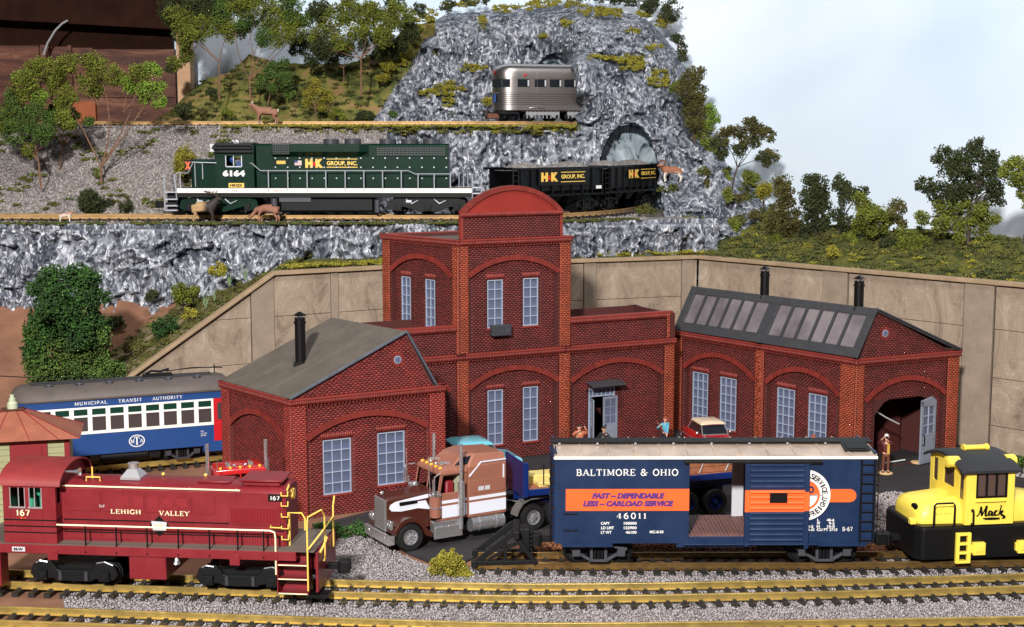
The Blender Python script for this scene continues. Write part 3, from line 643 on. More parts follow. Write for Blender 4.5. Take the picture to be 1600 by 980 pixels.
def facade(parent, A, B, z0, z1, mats, arch=None, wins=(), openings=(), gable=None, pier=(1.35, 1.35), cornice=True, base=.9, n_arch=.3, parapet=0, individual=False, ztopband=0, pier_n=.55):
    """one brick wall. mats = wall, pier, mortar. arch=(u0,u1,zspring,rise)"""
    T = facade_T(A, B); L = (B - A).length; wallm, pierm, mort = mats
    op = [(u - w / 2, u + w / 2, a, b) for (u, w, a, b, c, r) in wins] + list(openings)
    # backing wall with real openings, in columns
    us = sorted({0., L, *[x for o in op for x in o[:2]]}); m = MB(); m.T = T
    for a, b in zip(us[:-1], us[1:]):
        zs = [(o[2], o[3]) for o in op if o[0] <= a + 1e-6 and o[1] >= b - 1e-6]; zs.sort(); z = z0
        for p, q in zs:
            if p > z + .01: m.box(a, b, -.5, 0, z, p)
            z = q
        if z < z1: m.box(a, b, -.5, 0, z, z1)
    if gable: m.prism(gable, 'y', -.5, -.002)
    m.build('wall', mort, parent, smooth=False)
    # spandrel step above the arch
    aw = .9
    def n_of(u, z):
        if arch and z > base and pier[0] < u < L - pier[1]:
            az = arch_z(u, arch); 
            if z > az: return n_arch
        return 0.
    if arch:
        m = MB(); m.T = T; N = 26; a0, a1 = arch[0], arch[1]
        for i in range(N):
            ua, ub = a0 + (a1 - a0) * i / N, a0 + (a1 - a0) * (i + 1) / N
            za, zb = max(arch_z(ua + 1e-4, arch), arch[2]), max(arch_z(ub - 1e-4, arch), arch[2])
            m.add([(ua, .002, za), (ub, .002, zb), (ub, .002, z1), (ua, .002, z1), (ua, n_arch, za), (ub, n_arch, zb), (ub, n_arch, z1), (ua, n_arch, z1)],
                  [(4, 5, 6, 7), (0, 1, 5, 4), (3, 2, 6, 7)])
        for ua, ub in ((pier[0] - .1, a0), (a1, L - pier[1] + .1)):
            if ub > ua: m.box(ua, ub, .002, n_arch, z0, z1)
        m.build('spandrel', mort, parent, smooth=False)
        def n_of(u, z, a0=arch[0], a1=arch[1]):
            if u < pier[0] or u > L - pier[1]: return 0.
            if u < a0 or u > a1: return n_arch
            return n_arch if z > arch_z(u, arch) else 0.
        # ring of voussoirs
        u0, u1, zs, rise = arch; w = (u1 - u0) / 2; r = (w * w + rise * rise) / (2 * rise); cx, cz = (u0 + u1) / 2, zs + rise - r; ang = math.asin(min(1, w / r)); nv = int(2 * ang * r / .3)
        V = []
        ring = MB(); ring.T = T
        for k in range(nv):
            t0, t1 = -ang + 2 * ang * k / nv, -ang + 2 * ang * (k + .8) / nv; e = random.uniform(-.02, .03)
            P = [(cx + rr * math.sin(t), cz + rr * math.cos(t)) for rr, t in ((r, t0), (r, t1), (r + aw, t1), (r + aw, t0))]
            q = MB(); q.T = T; tgt = q if individual else ring
            tgt.prism(P, 'y', n_arch - .02, n_arch + .28 + e)
            if individual: q.build('brick', MATS['brick_trim'], parent, smooth=False)
        if not individual: tag(ring.build('arch_brickwork', MATS['brick_trim'], parent, smooth=False), kind='stuff')
        arcring = (cx, cz, r, aw)
    ok_op = lambda u, z, h: not any(o[0] - .05 < u + h and u - h < o[1] + .05 and o[2] < z + .12 and z - .12 < o[3] for o in op)
    def test(u, z, h):
        if not ok_op(u, z, h): return False
        if arch:
            rr = math.hypot(u - cx, z - cz)
            if abs(u - cx) < w + .6 and r - .02 < rr < r + aw - .02 and z > zs - .3: return False
            if abs(u - arch[0]) < h or abs(u - arch[1]) < h:
                return z > arch_z(min(max(u, arch[0] + .01), arch[1] - .01), arch) + .1
        return True
    bl = lay(z0 + .1, z1 - (1.0 if cornice else .1), pier[0], L - pier[1], test, n_of)
    if gable:
        gp = np.array(gable)
        def tg(u, z, h): return all(in_poly(np.array([(u + s * (h + .05), z + q * .2)]), gp)[0] for s in (-1, 1) for q in (-1, 1)) and math.hypot(u - gc[0], z - gc[1]) > .95
        gx = max(gable, key=lambda p: p[1]); gc = (gx[0] - (.8 if gx[0] > L / 2 else -2.2), gx[1] - 4.0)
        if gx[0] > L / 2: gc = (gx[0] - 1.4, gx[1] - 4.2)
        bl += lay(z1 + .15, gx[1], 0, L, tg, lambda u, z: 0.)
        m = MB(); m.T = T; m.cyl((gc[0], -.1, gc[1]), (gc[0], .12, gc[1]), .62, n=20); wn = m.build('round_window', MATS['window_paint'], parent)
        m = MB(); m.T = T; m.cyl((gc[0], .1, gc[1]), (gc[0], .15, gc[1]), .5, n=20); m.build('pane', MATS['window_glass'], wn)
        m = MB(); m.T = T
        for k in range(22):
            t = 2 * math.pi * k / 22; P = [(gc[0] + rr * math.cos(t + q), gc[1] + rr * math.sin(t + q)) for rr, q in ((.68, -.11), (.68, .11), (1.15, .09), (1.15, -.09))]; m.prism(P, 'y', -.01, .11)
        tag(m.build('arch_brickwork', MATS['brick_trim'], parent, smooth=False), kind='stuff')
    brick_soup('brickwork', bl, wallm, T, parent)
    # corner piers
    m = MB(); m.T = T; pl = []
    for k, pw in enumerate(pier):
        if pw <= 0: continue
        a, b = (0, pw) if k == 0 else (L - pw, L)
        a2, b2 = (a - pier_n, b) if k == 0 else (a, b + pier_n)
        m.box(a2, b2, -.3, pier_n - .002, z0, z1 - (.9 if cornice else 0)); pl += lay(z0 + .1, z1 - (1.0 if cornice else .05), a2 - .06, b2 + .06, lambda u, z, h: True, lambda u, z: pier_n)
    if m.v: m.build('pier', mort, parent, smooth=False); brick_soup('pier_brickwork', pl, pierm, T, parent)
    if cornice:
        m = MB(); m.T = T; m.box(-.75, L + .75, -.2, .72, z1 - .9, z1 - .12); m.box(-.95, L + .95, -.25, .95, z1 - .118, z1 + .16); m.build('cornice', MATS['brick_trim'], parent, smooth=False, bevel=.04)
        sl = [(u, u + .22, .7, .86, z1 - .85, z1 - .16) for u in np.arange(-.8, L + .7, .29)]
        sl += [(u, u + .3, .35, .62, z1 - 1.25, z1 - .93) for u in np.arange(pier[0] + .1, L - pier[1] - .2, .58)]
        brick_soup('soldier_course', sl, MATS['brick_trim'], T, parent)
    ll = []
    for wv in wins: ll += window(parent, T, *wv)[1]
    for wv in wins:
        m = MB(); m.T = T; m.box(wv[0] - wv[1] / 2 - .25, wv[0] + wv[1] / 2 + .25, -.1, .3, wv[2] - .35, wv[2] - .02); m.build('sill', MATS['brick_trim'], parent, smooth=False, bevel=.03)
    if ll: brick_soup('lintel_brickwork', ll, MATS['brick_trim'], T, parent)
    return T
def stovepipe(parent, p, h, r=.62):
    c = (p[0], p[1], p[2]); m = MB(); m.box(c[0] - 1.0, c[0] + 1.0, c[1] - 1.0, c[1] + 1.0, c[2] - 1.6, c[2] + .55); 
    ch = m.build('chimney', MATS['black_paint'], parent, smooth=False, bevel=.05)
    MB().lathe([(r, .5), (r, h - 1.9), (r + .14, h - 1.9), (r + .14, h - 1.6), (r, h - 1.6), (r, h - .95), (r - .1, h - .95)], c).build('flue', MATS['black_paint'], ch)
    m = MB()
    for k in range(4): t = math.pi / 4 + k * math.pi / 2; m.cyl((c[0] + .45 * math.cos(t), c[1] + .45 * math.sin(t), c[2] + h - 1.0), (c[0] + .45 * math.cos(t), c[1] + .45 * math.sin(t), c[2] + h - .6), .07, n=6)
    m.build('cap_post', MATS['silver'], ch)
    MB().lathe([(1.05, h - .66), (1.05, h - .58), (.1, h)], c, n=4 if r > .6 else 16).build('cap', MATS['black_paint'], ch, smooth=False)
    return ch
V2 = lambda x, y: Vector((x, y))
def slab(parent, name, quad, th, mat, bevel=.05):
    q = [Vector(p) for p in quad]; n = (q[1] - q[0]).cross(q[3] - q[0]).normalized()
    if n.z < 0: n = -n
    return MB().add([tuple(p) for p in q] + [tuple(p + n * th) for p in q], [(0, 1, 2, 3), (4, 5, 6, 7), (0, 1, 5, 4), (1, 2, 6, 5), (2, 3, 7, 6), (3, 0, 4, 7)]).build(name, mat, parent, smooth=False, bevel=bevel)
def local(*pts): return pts
RED = (MATS['brick_wall_red'], MATS['brick_pier_red'], MATS['mortar_red']); MAR = (MATS['brick_wall_maroon'], MATS['brick_pier_orange'], MATS['mortar_maroon'])
def shed_roofs(t, A, B, C, h, ridge_u, ridge_h, long_left, over=.4):
    pass
# ---------- left shed: A near corner, B right end, C far left
def left_shed():
    O = Vector((-33.3, 209.6, 0)); t = thing('brick_shed', 'small red brick shed with long brown roof, one black stovepipe and two tall front windows', 'brick shed', O)
    A = V2(0, 0); B = V2(21.8, 11.9); C = V2(-13.2, 15.6); h = 18.8; L = (B - A).length; LS = (C - A).length
    pk = (.76 * L, h + 9.0); g = [(.0, h), (L * .955, h), pk]
    facade(t, A, B, -.1, h, RED, arch=(2.3, L - 2.6, 12.2, 3.0), wins=[(7.1, 4.6, 3.4, 12.0, 3, 5), (16.2, 4.6, 3.8, 12.2, 3, 5)], gable=g, pier=(2.0, 2.0), individual=True)
    facade(t, C, A, -.1, h, RED, arch=(2.2, LS - 2.0, 12.0, 3.0), pier=(1.9, 1.6))
    D2 = B + C; facade(t, D2, C, -.1, h, RED, pier=(1.6, 1.6)); facade(t, B, D2, -.1, h, RED, pier=(1.6, 1.6))
    d = (B - A) / L; e = (C - A)
    P = lambda u, v, z: (d.x * u + e.x * v, d.y * u + e.y * v, z)
    bk = MB(); T = facade_T(A, B)
    bk.prism([(p[0], p[1]) for p in g], 'y', -.3, -.6); bk.v = [tuple(Vector((d.x * p[0], d.y * p[0], p[2])) + Vector((e.x, e.y, 0))) for p in bk.v]; bk.build('gable', MATS['mortar_red'], t, smooth=False)
    # long slope (left) in three felt strips, and the short steep slope
    for k in range(3):
        a, b = -.03 + 1.06 * k / 3, -.03 + 1.06 * (k + 1) / 3 - .004
        slab(t, 'roof', [P(-.5, a, h + .1), P(pk[0], a, pk[1] + .1), P(pk[0], b, pk[1] + .1), P(-.5, b, h + .1)], .22, MATS['roof_felt'])
    slab(t, 'roof', [P(pk[0] + .05, -.03, pk[1] + .1), P(L * .955 + .3, -.03, h + .1), P(L * .955 + .3, 1.03, h + .1), P(pk[0] + .05, 1.03, pk[1] + .1)], .22, MATS['roof_dark'])
    m = MB(); m.T = T
    for a, b in (((-.5, h + .05), pk), (pk, (L * .955 + .3, h + .05))):
        m.prism([(a[0], a[1]), (b[0], b[1]), (b[0], b[1] + .42), (a[0], a[1] + .42)], 'y', .28, .62)
    m.build('verge', MATS['edge_lead'], t, smooth=False, bevel=.04)
    u, v = 7.2, .5; z = h + 9.0 * u / pk[0]; q = P(u, v, z)
    stovepipe(t, q, 8.6, .85)
    MB().box(-1, 1, -.6, .6, 0, 1).build('vent_box', MATS['brick_trim'], t).location = P(L * .35, .98, h + 3.2)
left_shed()
# ---------- right shed with the glazed steep slope
def right_shed():
    O = Vector((59.6, 240.2, 0)); t = thing('brick_engine_shed', 'long maroon brick shed with a glazed slanting roof and one grey door standing open', 'brick engine shed', O)
    A = V2(0, 0); B = V2(19.8, 9.2); C = V2(-26.9, 34.6); h = 20.; L = (B - A).length; LS = (C - A).length
    pk = (.17 * L, h + 8.2); g = [(.03 * L, h), (L * .97, h), pk]
    door = (4.0, L - 5.6)
    facade(t, A, B, -.1, h, MAR, arch=(2.1, L - 2.4, 12.2, 3.4), openings=[(4.2, L - 5.0, .4, 12.4)], gable=g, pier=(1.2, 1.9), cornice=True)
    # two-bay long wall
    mid = C + (A - C) * .5
    for a, b, pr in ((C, mid, (1.7, .9)), (mid, A, (1.1, 3.0))):
        l = (b - a).length; s = pr[0] - .9
        facade(t, a, b, -.1, h, MAR, arch=(pr[0] + .8, l - pr[1] - .6, 12.8, 3.4), wins=[(6.2 + s * .3, 4.1, 2.6, 12.6, 3, 6), (13.6 + s * .3 , 4.1, 2.6, 12.6, 3, 6)], pier=pr)
    D2 = B + C; facade(t, D2, C, -.1, h, MAR, pier=(1.5, 1.5)); facade(t, B, D2, -.1, h, MAR, pier=(1.5, 1.5))
    d = (B - A) / L; e = (C - A); P = lambda u, v, z: (d.x * u + e.x * v, d.y * u + e.y * v, z)
    MB().add([P(*p) for p in ((.03 * L, .98, h), (.97 * L, .98, h), (pk[0], .98, pk[1]))], [(0, 1, 2)]).build('gable', MATS['mortar_maroon'], t, smooth=False)
    # steep glazed slope: frame bars, then panes
    q0 = lambda v, s, o=0.: Vector(P(-.35 + (pk[0] + .35) * s, v, h + .2 + (pk[1] - h) * s)) + nrm * o
    nrm = (Vector(P(pk[0], 0, pk[1])) - Vector(P(-.35, 0, h + .2))).cross(Vector(P(0, 1, 0)) - Vector(P(0, 0, 0))).normalized()
    if nrm.z < 0: nrm = -nrm
    def bar(v0, v1, s0, s1, o0, o1, mb):
        c = [q0(v, s, o) for o in (o0, o1) for v, s in ((v0, s0), (v1, s0), (v1, s1), (v0, s1))]
        mb.add([tuple(p) for p in c], [(0, 1, 2, 3), (4, 5, 6, 7), (0, 1, 5, 4), (1, 2, 6, 5), (2, 3, 7, 6), (3, 0, 4, 7)])
    m = MB(); bar(-.012, 1.012, 0, .2, 0, .4, m); bar(-.012, 1.012, .86, 1.0, 0, .42, m)
    edges = []
    for b0, b1 in ((.025, .475), (.535, .975)):
        edges.append([b0 + (b1 - b0) * k / 6 for k in range(7)])
    bar(-.012, .025, .2, .86, 0, .41, m); bar(.475, .535, .2, .86, 0, .41, m); bar(.975, 1.012, .2, .86, 0, .41, m)
    m.build('skylight_frame', MATS['roof_dark'], t, smooth=False, bevel=.04)
    for ed in edges:
        for k in range(6):
            w = .006; mm = MB(); bar(ed[k] + w * .4, ed[k + 1] - w * .4, .2, .86, .08, .16, mm); mm.build('pane', MATS['skylight_glass'], t, smooth=False)
            if k: mm = MB(); bar(ed[k] - w, ed[k] + w, .19, .87, .05, .5, mm); mm.build('glazing_bar', MATS['roof_dark'], t, smooth=False)
    slab(t, 'roof', [P(pk[0] - .2, -.02, pk[1] + .25), P(L + .8, -.02, h + .2), P(L + .8, 1.02, h + .2), P(pk[0] - .2, 1.02, pk[1] + .25)], .3, MATS['roof_dark'])
    m = MB(); m.T = facade_T(A, B); m.prism([(pk[0], pk[1] - .1), (L + .7, h), (L + .7, h + .4), (pk[0], pk[1] + .5)], 'y', .12, .55); m.prism([(-.3, h + .1), (pk[0], pk[1] + .1), (pk[0], pk[1] + .6), (-.45, h + .5)], 'y', .12, .5)
    m.build('verge', MATS['roof_dark'], t, smooth=False)
    for u, v, hh in ((4.4, .10, 6.2), (4.4, .60, 6.2)):
        stovepipe(t, P(u, v, pk[1] - (u - pk[0]) * .48), hh, .85)
    # dark room behind the open doorway and the leaf that stands open
    T = facade_T(A, B)
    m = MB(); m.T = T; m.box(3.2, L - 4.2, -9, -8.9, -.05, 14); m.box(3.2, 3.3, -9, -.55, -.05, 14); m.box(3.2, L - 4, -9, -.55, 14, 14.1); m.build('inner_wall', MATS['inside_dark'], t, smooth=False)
    m = MB(); m.T = T; m.tube([(4.4, -1.2, 10.2), (6.2, -1.6, 9.9), (8.4, -1.9, 8.7), (11.6, -2.2, 7.2)], .13, 6); m.tube([(7.6, -1.6, .5), (12.4, -1.2, .8)], .12, 6); m.build('pale_strip', MATS['strip_light'], t)
    m = MB(); m.T = T; a = [(3.9, 12.6), (3.9, 10.8), (5.6, 12.75)]
    m.prism([(4.0, 12.6), (4.0, 9.7), (6.2, 12.0), (8.0, 12.6)], 'y', -.6, .06); m.prism([(L - 4.8, 12.6), (L - 4.8, 10.9), (L - 6.4, 12.0), (L - 8, 12.6)], 'y', -.6, .06); m.build('arch_infill', MATS['mortar_maroon'], t, smooth=False)
    h0 = T @ Vector((L - 4.6, .55, 0)); a0 = T @ Vector((L - 8.9, 1.7, 0)); TD = facade_T(V2(a0.x, a0.y), V2(h0.x, h0.y)); w = (h0 - a0).length
    out = [(0, .5), (w, .5), (w, 11.6), (w * .72, 12.4), (0, 11.9)]
    m = MB(); m.T = TD; f = .65
    m.box(0, w, 0, .35, .5, 5.8); m.box(0, f, 0, .35, 5.8, 11.9); m.box(w - f, w, 0, .352, 5.8, 11.6); m.prism([(0, 10.9), (w, 10.6), (w, 11.6), (w * .72, 12.4), (0, 11.95)], 'y', 0, .35)
    dr = m.build('door', MATS['door_grey'], t, smooth=False, bevel=.04)
    m = MB(); m.T = TD; m.box(w / 2 - .1, w / 2 + .1, .0, .3, 5.8, 10.9)
    for z in (7.4, 9.1): m.box(f, w - f, .01, .28, z - .08, z + .08)
    m.build('muntin', MATS['window_paint'], dr, smooth=False)
    m = MB(); m.T = TD; m.box(f, w - f, .1, .16, 5.7, 11); m.build('pane', MATS['window_glass'], dr, smooth=False)
    m = MB(); m.T = TD
    for k in range(6): m.box(f + (w - 2 * f) * k / 6 + .02, f + (w - 2 * f) * (k + 1) / 6 - .02, .3, .39, 1.0, 5.3)
    m.build('door_board', MATS['door_grey'], dr, smooth=False, bevel=.02)
    m = MB(); m.T = TD; m.tube([(.45, .36, 5.9), (.45, .75, 5.8), (.45, .75, 4.1), (.45, .36, 4.0)], .1, 6); m.build('handle', MATS['black_paint'], dr)
right_shed()
# ---------- centre building: two storey tower between two low wings
def tower():
    O = Vector((-9.3, 245, 0)); t = thing('brick_factory', 'tall maroon brick factory with an arched parapet tower between two low wings', 'brick factory', O)
    a = R(26.5); d = V2(math.cos(a), math.sin(a)); Wd = 21.4; A = V2(0, 0); B = d * Wd; E = d * (Wd + 22.6); Lw = d * -19.5; C = V2(-13.9, 14.9); h = 20.; H2 = 40.2; par = 4.8
    wn = dict(); lw = (C - A).length
    facade(t, A, B, -.1, h, MAR, arch=(2.0, Wd - 2.0, 13.6, 3.0), wins=[(7.0, 3.0, 3.2, 13.2, 2, 5), (14.1, 3.0, 3.2, 13.2, 2, 5)], pier=(1.55, 1.55))
    facade(t, A, B, h + .17, H2, MAR, arch=(2.0, Wd - 2.0, 33.6, 2.8), wins=[(7.0, 3.0, 24.4, 33.0, 2, 5), (14.1, 3.0, 24.4, 33.0, 2, 5)], pier=(1.55, 1.55), base=20)
    facade(t, C, A, -.1, H2, MAR, arch=(1.9, lw - 1.7, 33.4, 3.0), wins=[(5.7, 2.6, 24.2, 32.8, 2, 5), (12.6, 2.6, 24.2, 32.8, 2, 5)], pier=(1.5, 1.1))
    Dd = B + C; facade(t, B, Dd, -.1, H2, MAR, pier=(1.3, 1.3)); facade(t, Dd, C, -.1, H2, MAR, pier=(1.3, 1.3))
    slab(t, 'roof', [(A.x, A.y, H2 - .9), (B.x, B.y, H2 - .9), (Dd.x, Dd.y, H2 - .9), (C.x, C.y, H2 - .9)], .3, MATS['roof_felt'])
    # arched name parapet
    T = facade_T(A, B); u0, u1 = .35, Wd - .9; zb, zs, rise = H2 + .18, H2 + par, 4.5
    arcp = (u0, u1, zs, rise); N = 28; P = [(u0 + (u1 - u0) * i / N, max(zs, arch_z(u0 + (u1 - u0) * i / N, arcp))) for i in range(N + 1)]
    m = MB(); m.T = T; m.prism([(u0, zb), (u1, zb)] + P[::-1], 'y', -.7, -.05); m.build('parapet_wall', MATS['red_plaster'], t, smooth=False)
    brick_soup('brickwork', lay(zb, zs - .8, u0 + .45, u1 - .45, lambda *q: True, lambda u, z: 0.), MAR[0], T, t)
    m = MB(); m.T = T; m.box(u0, u1, -.06, .02, zb, zs - .8); m.build('mortar_face', MAR[2], t, smooth=False)
    m = MB(); m.T = T; m.box(u0 - .1, u1 + .1, -.1, .28, zs - .8, zs - .02); m.box(u0 - .05, u0 + .45, -.75, .22, zb, zs - .8); m.box(u1 - .45, u1 + .05, -.75, .22, zb, zs - .8); m.build('parapet_band', MATS['brick_trim'], t, smooth=False, bevel=.03)
    brick_soup('soldier_course', [(u, u + .22, .26, .42, zs - .76, zs - .08) for u in np.arange(u0, u1 - .2, .3)], MATS['brick_trim'], T, t)
    w = (u1 - u0) / 2; r = (w * w + rise * rise) / (2 * rise); cx, cz = (u0 + u1) / 2, zs + rise - r; ang = math.asin(w / r); nv = 62; m = MB(); m.T = T
    for k in range(nv):
        t0, t1 = -ang + 2 * ang * k / nv, -ang + 2 * ang * (k + .82) / nv
        m.prism([(cx + rr * math.sin(q), cz + rr * math.cos(q)) for rr, q in ((r - .75, t0), (r - .75, t1), (r + .1, t1), (r + .1, t0))], 'y', -.8, .3)
    tag(m.build('arch_brickwork', MATS['brick_trim'], t, smooth=False), kind='stuff')
    m = MB(); m.T = T
    for k in range(nv):
        t0, t1 = -ang + 2 * ang * k / nv, -ang + 2 * ang * (k + 1) / nv
        m.prism([(cx + rr * math.sin(q), cz + rr * math.cos(q)) for rr, q in ((r - .68, t0), (r - .68, t1), (r + .05, t1), (r + .05, t0))], 'y', -.72, .2)
    m.build('parapet_rim', MAR[2], t, smooth=False)
    # wings
    LE = 22.6
    dz = 11.0
    facade(t, B, E, -.1, h, MAR, arch=(1.2, LE - 2.0, 13.2, 3.2), openings=[(4.8, 10.4, .5, 11.9)], pier=(.4, 1.5))
    facade(t, B, E, h + .17, h + 5.0, MAR, pier=(.4, .9), cornice=False, pier_n=.3)
    facade(t, Lw, A, -.1, h, MAR, arch=(2, 17.4, 13.4, 3.0), pier=(1.3, .5))
    facade(t, Lw, A, h + .17, h + 5.0, MAR, pier=(.9, .4), cornice=False, pier_n=.3)
    nb = V2(-d.y, d.x) * 13
    facade(t, E, E + nb, -.1, h + 5, MAR, pier=(1.2, 1.2), cornice=False); facade(t, Lw + nb, Lw, -.1, h + 5, MAR, pier=(1.2, 1.2), cornice=False)
    facade(t, E + nb, Lw + nb, -.1, h + 5, MAR, pier=(1.2, 1.2), cornice=False)
    for p, q in ((B, E), (Lw, A)):
        T2 = facade_T(p, q); l = (q - p).length; m = MB(); m.T = T2; m.box(-.3, l + .4, -.9, .35, h + 4.95, h + 5.35); m.build('parapet_coping', MATS['brick_trim'], t, smooth=False, bevel=.04)
        brick_soup('soldier_course', [(u, u + .22, .2, .34, h + 4.2, h + 4.93) for u in np.arange(.3, l - .2, .3)], MATS['brick_trim'], T2, t)
        slab(t, 'roof', [(p.x, p.y, h + 1.5), (q.x, q.y, h + 1.5), (q.x + nb.x, q.y + nb.y, h + 1.5), (p.x + nb.x, p.y + nb.y, h + 1.5)], .3, MATS['roof_felt'])
    # doorway of the right wing
    T = facade_T(B, E); m = MB(); m.T = T; a, b = 4.8, 10.4; f = .25
    m.box(a, a + f, -.35, .1, .5, 11.9); m.box(b - f, b, -.35, .1, .5, 11.9); m.box(a, b, -.34, .09, 11.65, 11.9); m.box(a, b, -.34, .09, 10.2, 10.45)
    for k in range(1, 6): u = a + (b - a) * k / 6; m.box(u - .07, u + .07, -.3, .05, 10.45, 11.65)
    dfm = m.build('door_frame', MATS['window_paint'], t, smooth=False)
    m = MB(); m.T = T; m.box(a, b, -.2, -.12, 10.4, 11.7); m.build('transom_pane', MATS['window_glass'], dfm, smooth=False)
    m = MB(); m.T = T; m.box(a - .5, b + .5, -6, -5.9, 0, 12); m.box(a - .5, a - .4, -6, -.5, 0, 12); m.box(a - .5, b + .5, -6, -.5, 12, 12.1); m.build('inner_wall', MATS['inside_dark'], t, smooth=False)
    def leaf(p0, p1, nm):
        TD = facade_T(p0, p1); w = (p1 - p0).length; m = MB(); m.T = TD; f = .42
        m.box(0, w, 0, .25, .5, 5.0); m.box(0, f, 0, .25, 5.0, 10.1); m.box(w - f, w, 0, .25, 5.0, 10.1); m.box(f, w - f, .001, .249, 9.6, 10.1)
        dr = m.build('door', MATS['door_grey'], t, smooth=False, bevel=.03)
        m = MB(); m.T = TD; m.box(w / 2 - .07, w / 2 + .07, 0, .22, 5, 9.6)
        for z in (6.5, 8.05): m.box(f, w - f, .01, .2, z - .07, z + .07)
        m.build('muntin', MATS['door_grey'], dr, smooth=False)
        m = MB(); m.T = TD; m.box(f, w - f, .08, .14, 4.9, 9.7); m.build('pane', MATS['window_glass'], dr, smooth=False)
        m = MB(); m.T = TD; m.box(f, w - f, .25, .3, 1.0, 4.3); m.box(f + .3, w - f - .3, .3, .34, 1.3, 4.0); m.build('door_panel', MATS['door_grey'], dr, smooth=False, bevel=.02)
        m = MB(); m.T = TD; m.ball((w * (.12 if nm else .88), .42, 4.8), .17); m.build('handle', MATS['black_paint'], dr)
    q = lambda u, n: V2(*(T @ Vector((u, n, 0)))[:2])
    leaf(q(4.3, 2.6), q(5.05, .1), 0); leaf(q(7.7, .35), q(10.9, .12), 1)
    m = MB(); m.T = T; m.prism([(0.2, 12.9), (.2, 13.2), (2.6, 12.7), (2.6, 12.4)], 'x', a - .6, b + 1.0)
    aw = m.build('awning', MATS['roof_dark'], t, smooth=False, bevel=.03)
    m = MB(); m.T = T
    for u in (a - .4, b + .8): m.tube([(u, .1, 11.4), (u, 2.2, 12.45)], .07, 5)
    m.build('awning_bracket', MATS['black_paint'], aw)
    # window air conditioner
    T = facade_T(A, B); m = MB(); m.T = T; m.box(5.9, 9.6, .1, 1.5, 23.1, 25.0); ac = m.build('air_conditioner', MATS['dark_grey'], t, smooth=False, bevel=.08)
    m = MB(); m.T = T
    for k in range(6): m.box(6.1, 8.2, 1.5, 1.56, 23.35 + k * .25, 23.48 + k * .25)
    m.cyl((8.9, 1.5, 24.0), (8.9, 1.58, 24.0), .45); m.build('grille', MATS['truck_grey'], ac, smooth=False)
    m = MB(); m.T = T; m.box(7.2, 7.5, .3, .6, 22.7, 23.1); m.box(8.0, 8.3, .3, .6, 22.7, 23.1); m.build('bracket', MATS['black_paint'], ac, smooth=False)
    # drain pipe at the right edge of the tower
    T = facade_T(B, Dd); m = MB(); m.T = T; m.box(.9, 1.9, .6, 1.3, h + 5, 33.5); m.box(.9, 2.4, 1.3, 1.6, 28.5, 28.9); m.box(.9, 2.2, 1.3, 1.6, 26.4, 26.7); m.build('drain_pipe', MATS['truck_grey'], t, smooth=False)
tower()
